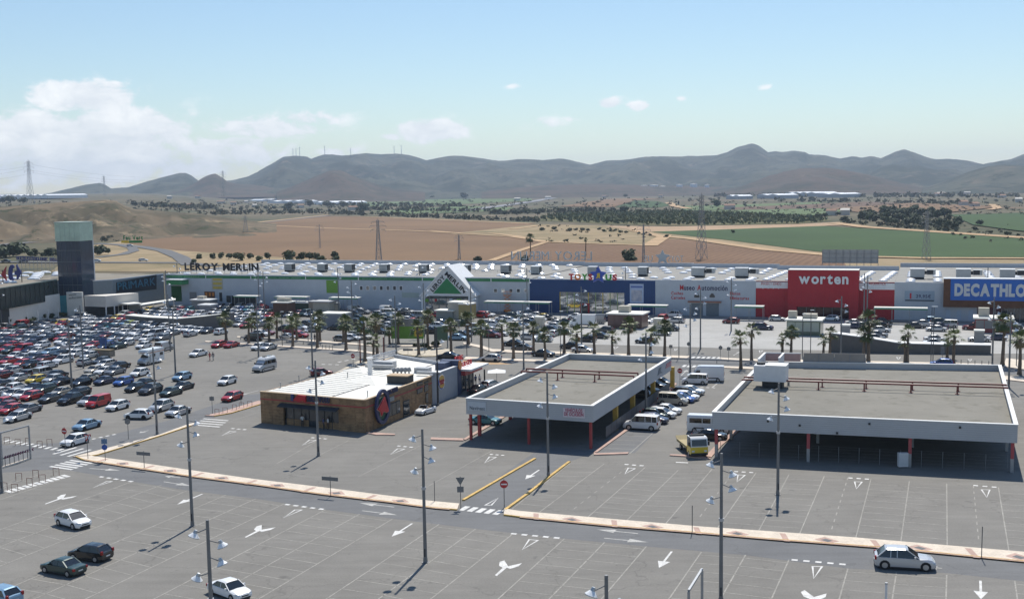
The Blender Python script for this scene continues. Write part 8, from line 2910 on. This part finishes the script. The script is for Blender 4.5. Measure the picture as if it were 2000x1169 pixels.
SCAT = [(1058,450,11,'o'),(1082,449,12,'o'),(1112,452,12,'o'),(1125,450,9,'o'),(1137,451,11,'o'),(1148,451,9,'o'),(1170,449,9,'o'),(1180,453,9,'d'),(1192,452,8,'d'),(1203,452,8,'d'),(1212,455,10,'d'),(1224,456,9,'d'),(1246,458,9,'d'),(1257,459,8,'d'),(1269,461,9,'d'),(1301,464,10,'d'),
  (1432,455,10,'d'),(1862,459,8,'d'),(1878,460,7,'d'),(1905,450,12,'d'),(1910,440,16,'d'),(1935,456,10,'o'),(1968,460,14,'d'),(1988,461,8,'d'),(708,412,24,'d'),(777,414,10,'d'),(796,413,8,'d'),(805,415,9,'d'),(814,414,10,'d'),(957,415,8,'c'),(910,389,22,'d'),(843,388,10,'d'),(520,408,10,'d'),(538,409,12,'d'),(562,409,22,'d'),(505,409,12,'d'),
  (605,403,20,'d'),(640,404,20,'d'),(670,405,18,'d'),(1216,417,24,'d'),(1195,416,18,'d'),(1180,414,10,'d'),(1250,417,14,'d'),(1400,404,24,'d'),(1380,403,9,'d'),(1455,402,8,'d'),(1473,398,7,'d'),(1325,400,8,'c'),(1655,416,13,'d'),(1610,424,14,'d'),(1595,426,14,'d'),(1635,421,12,'d'),(1648,432,18,'o'),(1682,410,9,'d'),(1690,410,8,'d'),(1612,411,6,'d'),
  (1826,416,9,'d'),(1808,416,9,'d'),(1780,412,10,'d'),(1010,420,18,'d'),(1030,418,16,'d'),(1050,420,14,'d'),(990,421,16,'d'),(300,405,12,'d'),(285,405,12,'d'),(265,402,12,'d'),(320,406,14,'d'),(20,396,22,'d'),(45,397,18,'d'),(5,396,16,'d'),(470,412,12,'d'),(1221,385,10,'d'),(1345,379,8,'d'),(1575,375,14,'d'),(1620,372,16,'d'),(1890,387,10,'d')]
for k,(x,y,w,kd) in enumerate(SCAT):
 w_ = 'olive round tree' if kd == 'o' else 'dark conifer' if kd == 'c' else 'dark round tree'
 wh = 'on the dry meadow beside the green field' if 1050 < x < 1310 and y > 440 else 'right of the dense grove' if x > 1840 and y > 430 else 'on the far plain, left half' if x < 1000 else 'on the far plain, right half'
 tree(x,y,w,kd,f'{w_} {wh}',f'trees {wh}',.8,bush=False)
# date palms of the field
for px,py,h_,lb in ((1036,500,9.5,'feathery palm above the mirrored roof letters'),(1144,500,8.5,'thin palm stem behind the mirrored roof letters')):
 t_ = thing('palm_tree',lb,'palm tree',G(px,py))
 place('trunk',TRUNKS[0],t_).scale = (1,1,h_ - .5)
 c = place('crown',CROWNS[3],t_,(.1,.1,h_ - .5))
 c.scale = (1.9,1.9,1.8) if px < 1100 else (.7,.7,.9)
def clumps(name,spots,m,nq=6):
 """many small bushes as one mass"""
 mb = MB()
 for p,s,hh in spots:
  for k in range(nq):
   a,b = random.uniform(0,2 * PI),random.uniform(.1,1.0)
   c = p + Vector((math.cos(a) * s * .5,math.sin(a) * s * .5,hh * b))
   u = Vector((random.uniform(-1,1),random.uniform(-1,1),random.uniform(-.6,.6))).normalized() * s * .55
   v = u.orthogonal().normalized() * hh * .5
   v.z = abs(v.z) + hh * .15
   mb.add([c - u,c + v * .9,c + u,c - v * .8],[(0,1,2,3)])
 return tag(mb.build(name,m),kind='stuff')
sp_ = []
OP = [(1035,430),(1100,418),(1300,414),(1450,418),(1600,425),(1620,431),(1560,437),(1300,440),(1180,436)]
cs = [GT(x,y) for x,y in OP]
x0,x1 = min(p.x for p in cs),max(p.x for p in cs)
y0,y1 = min(p.y for p in cs),max(p.y for p in cs)
Pw = [(p.x,p.y) for p in cs]
yy = y0
while yy < y1:
 xx = x0
 while xx < x1:
  if inside(xx,yy,Pw) and random.random() < .92:
   sp_.append((Vector((xx + random.uniform(-1,1),yy + random.uniform(-1,1),.2)),random.uniform(2.2,3.4),random.uniform(2.4,3.6)))
  xx += 7.5
 yy += 13
M_ORCH = mat('orchard_leaf',(.10,.115,.05),.8,var=.5,scale=.08,rgb2=(.15,.165,.075),spec=.2)
M_SCRUB = mat('scrub_leaf',(.085,.088,.05),.85,var=.5,scale=.05,rgb2=(.15,.14,.085),spec=.15)
clumps('orchard_trees',sp_,M_ORCH,5)
sp_ = []
for k in range(1500):
 x,y = random.uniform(-50,2050),random.choice((random.uniform(440,474),random.uniform(398,420),random.uniform(376,412),random.uniform(388,420)))
 if y > 438 and not (890 < x < 1270 or x > 1880 or x < 250):
  continue
 if y < 372 + (1000 - x) * .016 + 9:
  continue
 if 480 < x < 1050 and y > 421:
  continue
 p = GT(x,y)
 big = 1 + max(0,(p.y - 900)) / 900
 sp_.append((p,random.uniform(1.0,2.6) * min(big,3.2),random.uniform(.6,1.6) * min(big,2.6)))
for x0,y0,x1,y1,k in ((640,417,1050,432,120),(1640,434,1870,452,40),(260,400,420,408,60),(700,409,960,414,60),(1500,392,1900,398,60),(960,417,1180,412,90),(400,418,640,415,60),(200,470,330,452,40),(1400,384,1990,384,120),(1000,372,1400,376,80),(640,402,900,404,60)):
 for i in range(k):
  t = random.random()
  p = GT(x0 + (x1 - x0) * t,y0 + (y1 - y0) * t + random.uniform(-1,1.5))
  big = 1 + max(0,(p.y - 900)) / 900
  sp_.append((p,random.uniform(2,4) * min(big,3.5),random.uniform(1.5,3) * min(big,3)))
clumps('scrub_bushes',sp_,M_SCRUB,5)
# greenhouses, sheds, tanks, farmhouses
M_GH = flat('greenhouse_film',(.80,.82,.84),.5)
M_FH = flat('farmhouse_white',(.58,.54,.48),.8)
M_TILE = flat('clay_tiles',(.30,.17,.11),.85)
for k,(x0,x1,y,h_,dp,lb) in enumerate([(512,578,393.5,5,90,'longest white greenhouse before the cone hill'),(522,604,397,5,50,'second white greenhouse nearer the fields, left'),(614,650,399,5,60,'white greenhouse left of the dark tree'),(652,706,393,5,90,'white greenhouse at the right end of the group'),(640,690,398.5,5,40,'low white greenhouse before the group'),(-20,94,389,7,100,'huge white greenhouse at the left edge'),
           (853,918,378,6,90,'thin white greenhouse strip in the middle distance'),(924,964,379,6,60,'shorter white strip right of the thin greenhouse'),(1478,1520,388,8,60,'white roofed warehouse below the brown hill, left'),(1533,1592,384,9,70,'white roofed warehouse below the brown hill, middle'),(1596,1642,386,8,60,'grey roofed warehouse below the brown hill, right'),(1418,1444,389,7,40,'small pale warehouse left of the white roofed ones')]):
 a,b = GT(x0,y),GT(x1,y)
 d = b - a
 t_ = thing('greenhouse' if k < 8 else 'warehouse',lb,'greenhouse' if k < 8 else 'warehouse',a,math.atan2(d.y,d.x))
 L_ = d.length
 MB().box(0,L_,0,dp,0,h_).build('wall',M_GH if k < 8 else flat('shed_wall',(.40,.42,.44),.7),t_)
 nb_ = max(2,int(L_ / 26))
 for j in range(nb_):
  u0,u1 = L_ * j / nb_,L_ * (j + 1) / nb_
  MB().add([(u0,0,h_),(u1,0,h_),(u1,dp,h_),(u0,dp,h_),((u0 + u1) / 2,0,h_ + 2.5),((u0 + u1) / 2,dp,h_ + 2.5)],[(0,4,5,3),(4,1,2,5),(0,1,4),(3,5,2)]).build('roof',M_GH,t_)
for k,(x,y,w,h_) in enumerate(((1258,366,24,9),(1277,366,30,10),(1294,367,24,8),(1327,366,24,12),(1355,365,26,13),(1381,365,16,10))):
 p = FR(x,y + 1,4350)
 t_ = thing('storage_tank',f'{ORD[k]} pale round storage tank from the left at the foot of the mountains','tank',p,0,'storage tanks below the mountains')
 MB().tube((0,0,-14),(0,0,h_),w / 2,n=16).build('shell',M_GH,t_)
 MB().tube((0,0,h_),(0,0,h_ + 1.5),w / 2 + .3,1,n=16).build('roof',M_FH,t_)
fh = [(480,396),(455,399),(430,397),(498,404),(690,410),(588,406),(1010,392),(1425,410),(1180,385),(1070,388),(1290,384),(1623,421),(1650,420),(1885,402),(1908,404),(1838,381),(1832,382),(1845,382),(1890,379),(1960,386),(1655,366),(1990,395),(365,405),(385,386),(330,380),(1705,366)]
for k,(x,y) in enumerate(fh):
 p = GT(x,max(y,367 + (1000 - x) * .016 + 10))
 t_ = thing('farmhouse','pale low farmhouse among the far scrub, ' + ('left of the greenhouses' if x < 510 else 'in the middle distance' if x < 1300 else 'right, below the dark hills'),'house',p,random.uniform(-.5,.5),'farmhouses of the far plain')
 w,d,h_ = random.uniform(9,18),random.uniform(7,10),random.uniform(4,6)
 MB().box(-w / 2,w / 2,0,d,-3,h_).build('wall',M_FH,t_)
 MB().add([(-w / 2 - .3,-.3,h_),(w / 2 + .3,-.3,h_),(w / 2 + .3,d + .3,h_),(-w / 2 - .3,d + .3,h_),(-w / 2,d / 2,h_ + 2),(w / 2,d / 2,h_ + 2)],[(0,1,5,4),(2,3,4,5),(1,2,5),(3,0,4)]).build('roof',M_TILE if k % 3 else M_FH,t_)
# lattice pylons
M_LAT = flat('lattice_steel',(.33,.34,.35),.5,metal=.4)
def pylon(p,h_,label,bw=None,w=.22,rz=0.0):
 bw = bw or h_ * .13
 t_ = thing('power_pylon',label,'pylon',p,rz,'lattice pylons of the plain')
 m = MB()
 def at(z,i,j):
  s = bw * (1 - z / h_ * .86) if z < h_ * .72 else bw * .36
  return Vector((i * s / 2,j * s / 2,z))
 lv = [0,.2,.36,.49,.60,.68,.75,.82,.89,.96]
 for q,r in zip(lv,lv[1:]):
  z0,z1 = q * h_,r * h_
  for i,j in ((-1,-1),(1,-1),(1,1),(-1,1)):
   m.bar(at(z0,i,j),at(z1,i,j),w)
  for (i,j),(k,l) in (((-1,-1),(1,-1)),((1,-1),(1,1)),((1,1),(-1,1)),((-1,1),(-1,-1))):
   m.bar(at(z0,i,j),at(z1,k,l),w * .6)
   m.bar(at(z0,k,l),at(z1,i,j),w * .6)
   m.bar(at(z1,i,j),at(z1,k,l),w * .6)
 m.bar((0,0,h_ * .96),(0,0,h_),w)
 m.build('lattice_tower',M_LAT,t_)
 for z,a in ((.73,.17),(.82,.19),(.91,.15)):
  m = MB()
  for s in (1,-1):
   m.bar((0,0,z * h_),(s * a * h_,0,z * h_ + .2),w * .8)
   m.bar((0,0,(z + .05) * h_),(s * a * h_,0,z * h_ + .2),w * .6)
   m.bar((s * a * h_,0,z * h_),(s * a * h_,0,z * h_ - .035 * h_),w * .8)
  m.build('cross_arm',M_LAT,t_)
 return t_
pylon(G(1370,506),29.5,'tallest lattice pylon, rising before the green field',rz=.5,w=.15)
pylon(G(740,511),20,'double lattice pylon in the middle of the brown field',2.6,w=.16,rz=.3)
pylon(G(625,485),14.2,'thin pale pylon in the brown field above the bushes',1.0,.12,.2)
pylon(G(897,507),12,'thin short pylon right of the brown field middle',1.2,.14,.2)
pylon(G(1809,506),21,'faint pylon before the grove in the green field',rz=.6,w=.12)
pylon(G(480,455),14.5,'small pylon at the upper left of the brown field',4,.16,.2)
pylon(G(1257,512),17,'thin pylon beside the star sign',1.0,.13,.2)
pf = []
for x,yb,yt,D,lb in ((60,395,311,2300,'large pylon on the left skyline'),(205,388,342,3600,'small distant pylon against the left clouds'),(437,384,332,3000,'pylon right of the cone hill')):
 p,q = FR(x,yb,D),FR(x,yt,D)
 p.z = terr(p.x,p.y) if D < 2400 else p.z
 pylon(p,q.z - p.z,lb,w=.32,rz=-.6)
 pf.append((p,q.z - p.z))
# power lines of the left skyline
M_WIRE = flat('power_wire',(.20,.21,.23),.6)
off_ = Vector((math.cos(-.6),math.sin(-.6),0))
ends = [FR(-140,330,2000)] + [p + Vector((0,0,h_ * .95)) for p,h_ in (pf[0],pf[1],pf[2])]
for k,(zf,sd) in enumerate(((.73,1),(.82,-1),(.91,1))):
 m = MB()
 L_ = [FR(-140,352 - k * 10,2000)] + [p + Vector((0,0,h_ * (zf - .04))) + off_ * (sd * .17 * h_) for p,h_ in (pf[0],pf[2])]
 for a,b in zip(L_,L_[1:]):
  for i in range(12):
   s,t = i / 12,(i + 1) / 12
   sag = (b - a).length * .02
   m.tube(a.lerp(b,s) - Vector((0,0,sag * 4 * s * (1 - s))),a.lerp(b,t) - Vector((0,0,sag * 4 * t * (1 - t))),.10,n=4,cap=False)
 tag(m.build('power_line',M_WIRE),['lowest','middle','topmost'][k] + ' wire between the pylons on the left skyline','power line')
# wind turbines on the ridge
M_WT = flat('turbine_white',(.72,.73,.75),.4)
for k,(x,yb,yh_) in enumerate(((572.5,307,291),(578.5,307,289.5),(585.5,307,288),(634.5,304.5,286),(685,303.5,291),(770,302.5,286),(784,302.5,285))):
 p,q = FR(x,yb,6820),FR(x,yh_,6820)
 h_ = q.z - p.z + 15
 p.z -= 15
 t_ = thing('wind_turbine',f'{ORD[k]} wind turbine from the left on the mountain crest','wind turbine',p,.2,'wind turbines on the mountain crest')
 MB().tube((0,0,0),(0,0,h_),1.9,1.2,n=8).build('mast',M_WT,t_)
 MB().box(-1.6,1.6,-2.5,4.5,h_ - 1.4,h_ + 1.6).build('nacelle',M_WT,t_)
 a0 = random.uniform(0,2)
 for j in range(3):
  a = a0 + j * 2 * PI / 3
  e = Vector((math.cos(a) * 19,-3,h_ + math.sin(a) * 19))
  MB().bar((0,-3,h_),e,1.5,.4).build('blade',M_WT,t_)
# far traffic and a few roadside lamps
for k,(x,y,c_,tp,lb) in enumerate(((75,471,'K','s','dark car on the motorway left of the tower'),(272,456,'N','v','dark van on the motorway right of the tower'),(254,482,'W','h','white car on the slip road bend'),(46,513,'N','s','dark car on the service road behind the logo'),(12,513,'K','s','dark car on the service road at the left edge'),(188,512.5,'W','s','white car on the service road at the steel column'),(280,511.5,'W','e','white car on the service road above the green sign'))):
 p = GT(x,y,.4)
 o = add_car(p.x,p.y,random.choice((.2,3.3)),c_,tp,lb,'cars on the far roads','F')
 o.location.z = p.z
# ------------------------------------------------------------------ people
def person_mesh(walk):
 """one continuous skinned body, posed standing or walking"""
 s = walk
 V = {'pel': (0,0,.95),'bel': (0,0,1.12),'che': (.01,0,1.35),'nek': (.01,0,1.50),'hed': (.03,0,1.60),'top': (.03,0,1.72)}
 E_ = [('pel','bel'),('bel','che'),('che','nek'),('nek','hed'),('hed','top')]
 R_ = {'pel': (.15,.12),'bel': (.135,.105),'che': (.165,.11),'nek': (.06,.06),'hed': (.095,.085),'top': (.075,.07)}
 for q,g_ in ((1,1),(-1,-1)):
  n_ = 'l' if q > 0 else 'r'
  f_ = g_ * s
  V.update({n_ + 'hip': (0,q * .10,.88),n_ + 'kne': (.14 * f_ + .03,q * .10,.50),n_ + 'ank': (.22 * f_ - .04,q * .10,.09),n_ + 'toe': (.22 * f_ + .13,q * .11,.03),n_ + 'sho': (.0,q * .19,1.42),n_ + 'elb': (-.12 * f_,q * .25,1.13),n_ + 'wri': (-.14 * f_ + .08,q * .24,.90),n_ + 'han': (-.14 * f_ + .10,q * .235,.80)})
  R_.update({n_ + 'hip': (.10,.10),n_ + 'kne': (.06,.06),n_ + 'ank': (.045,.045),n_ + 'toe': (.04,.03),n_ + 'sho': (.065,.065),n_ + 'elb': (.045,.045),n_ + 'wri': (.033,.033),n_ + 'han': (.035,.03)})
  E_ += [('pel',n_ + 'hip'),(n_ + 'hip',n_ + 'kne'),(n_ + 'kne',n_ + 'ank'),(n_ + 'ank',n_ + 'toe'),('che',n_ + 'sho'),(n_ + 'sho',n_ + 'elb'),(n_ + 'elb',n_ + 'wri'),(n_ + 'wri',n_ + 'han')]
 ks = list(V)
 me = bpy.data.meshes.new('body_base')
 me.from_pydata([V[k] for k in ks],[(ks.index(a),ks.index(b)) for a,b in E_],[])
 o = bpy.data.objects.new('body_base',me)
 COL.objects.link(o)
 md = o.modifiers.new('skin','SKIN')
 for k,sv in zip(ks,me.skin_vertices[0].data):
  sv.radius = R_[k]
  sv.use_root = (k == 'pel')
 o.modifiers.new('sub','SUBSURF').levels = 1
 dg = bpy.context.evaluated_depsgraph_get()
 r = bpy.data.meshes.new_from_object(o.evaluated_get(dg))
 bpy.data.objects.remove(o)
 r.name = 'person'
 r.materials.clear()
 for m in (M_SKIN,M_SKIN,M_SKIN,M_DARK):
  r.materials.append(m)
 for p in r.polygons:
  z,y = p.center.z,abs(p.center.y)
  p.material_index = 0 if z > 1.49 or (y > .2 and z < 1.12) else 1 if z > .98 else 3 if z < .11 else 2
  p.use_smooth = True
 return r
M_SKIN = flat('skin',(.42,.25,.17),.6)
M_HAIR = flat('dark_hair',(.03,.02,.015),.7)
BOD = [person_mesh(0.15),person_mesh(1.0)]
HAIR = MB()
HAIR.tube((.005,0,1.60),(.01,0,1.73),.112,.10,n=10).tube((.01,0,1.73),(.02,0,1.77),.10,.04,n=10)
HAIRM = HAIR.mesh('hair',M_HAIR,True)
CLO = {'r': (.42,.06,.07),'w': (.72,.72,.70),'b': (.05,.08,.20),'k': (.03,.03,.035),'g': (.22,.23,.24),'d': (.10,.09,.12),'t': (.35,.28,.2)}
CLOM = {k: flat('cloth_' + k,v,.85) for k,v in CLO.items()}
for x,y,sh,tr,w,rz,lb in ((410,704,'r','r',1,4.3,'person in red clothes walking across the left lot'),(416.5,704,'d','g',1,4.3,'person in dark top walking beside the one in red'),(591,833,'w','k',0,4.6,'person in white top standing before the dark restaurant window'),(632,838,'b','k',0,.3,'person in dark blue at the restaurant door'),
       (641,838,'w','k',0,3.6,'person in white top leaning by the restaurant door'),(615,667,'k','d',0,1.0,'person in dark clothes standing between two palm trunks'),(492,655,'k','b',1,2.6,'person in dark clothes walking beside the left palms'),(1124,693,'w','k',1,.2,'person in white top at the foot of a palm, left'),
       (1131,694,'w','d',1,.2,'person in white top at the foot of a palm, right'),(929,751,'b','k',0,2.2,'person in dark blue on the burger house terrace'),(937,750,'w','b',0,5.0,'person in white shirt on the burger house terrace'),(888,645,'t','b',1,2.0,'person in brown walking before the gabled entrance'),(896,645,'g','t',1,2.0,'person in grey walking before the gabled entrance')):
 o = tag(place('person',BOD[w],None,G(x,y),rz),lb,'person')
 for i,m in ((1,CLOM[sh]),(2,CLOM[tr])):
  o.material_slots[i].link = 'OBJECT'
  o.material_slots[i].material = m
 place('hair',HAIRM,o)
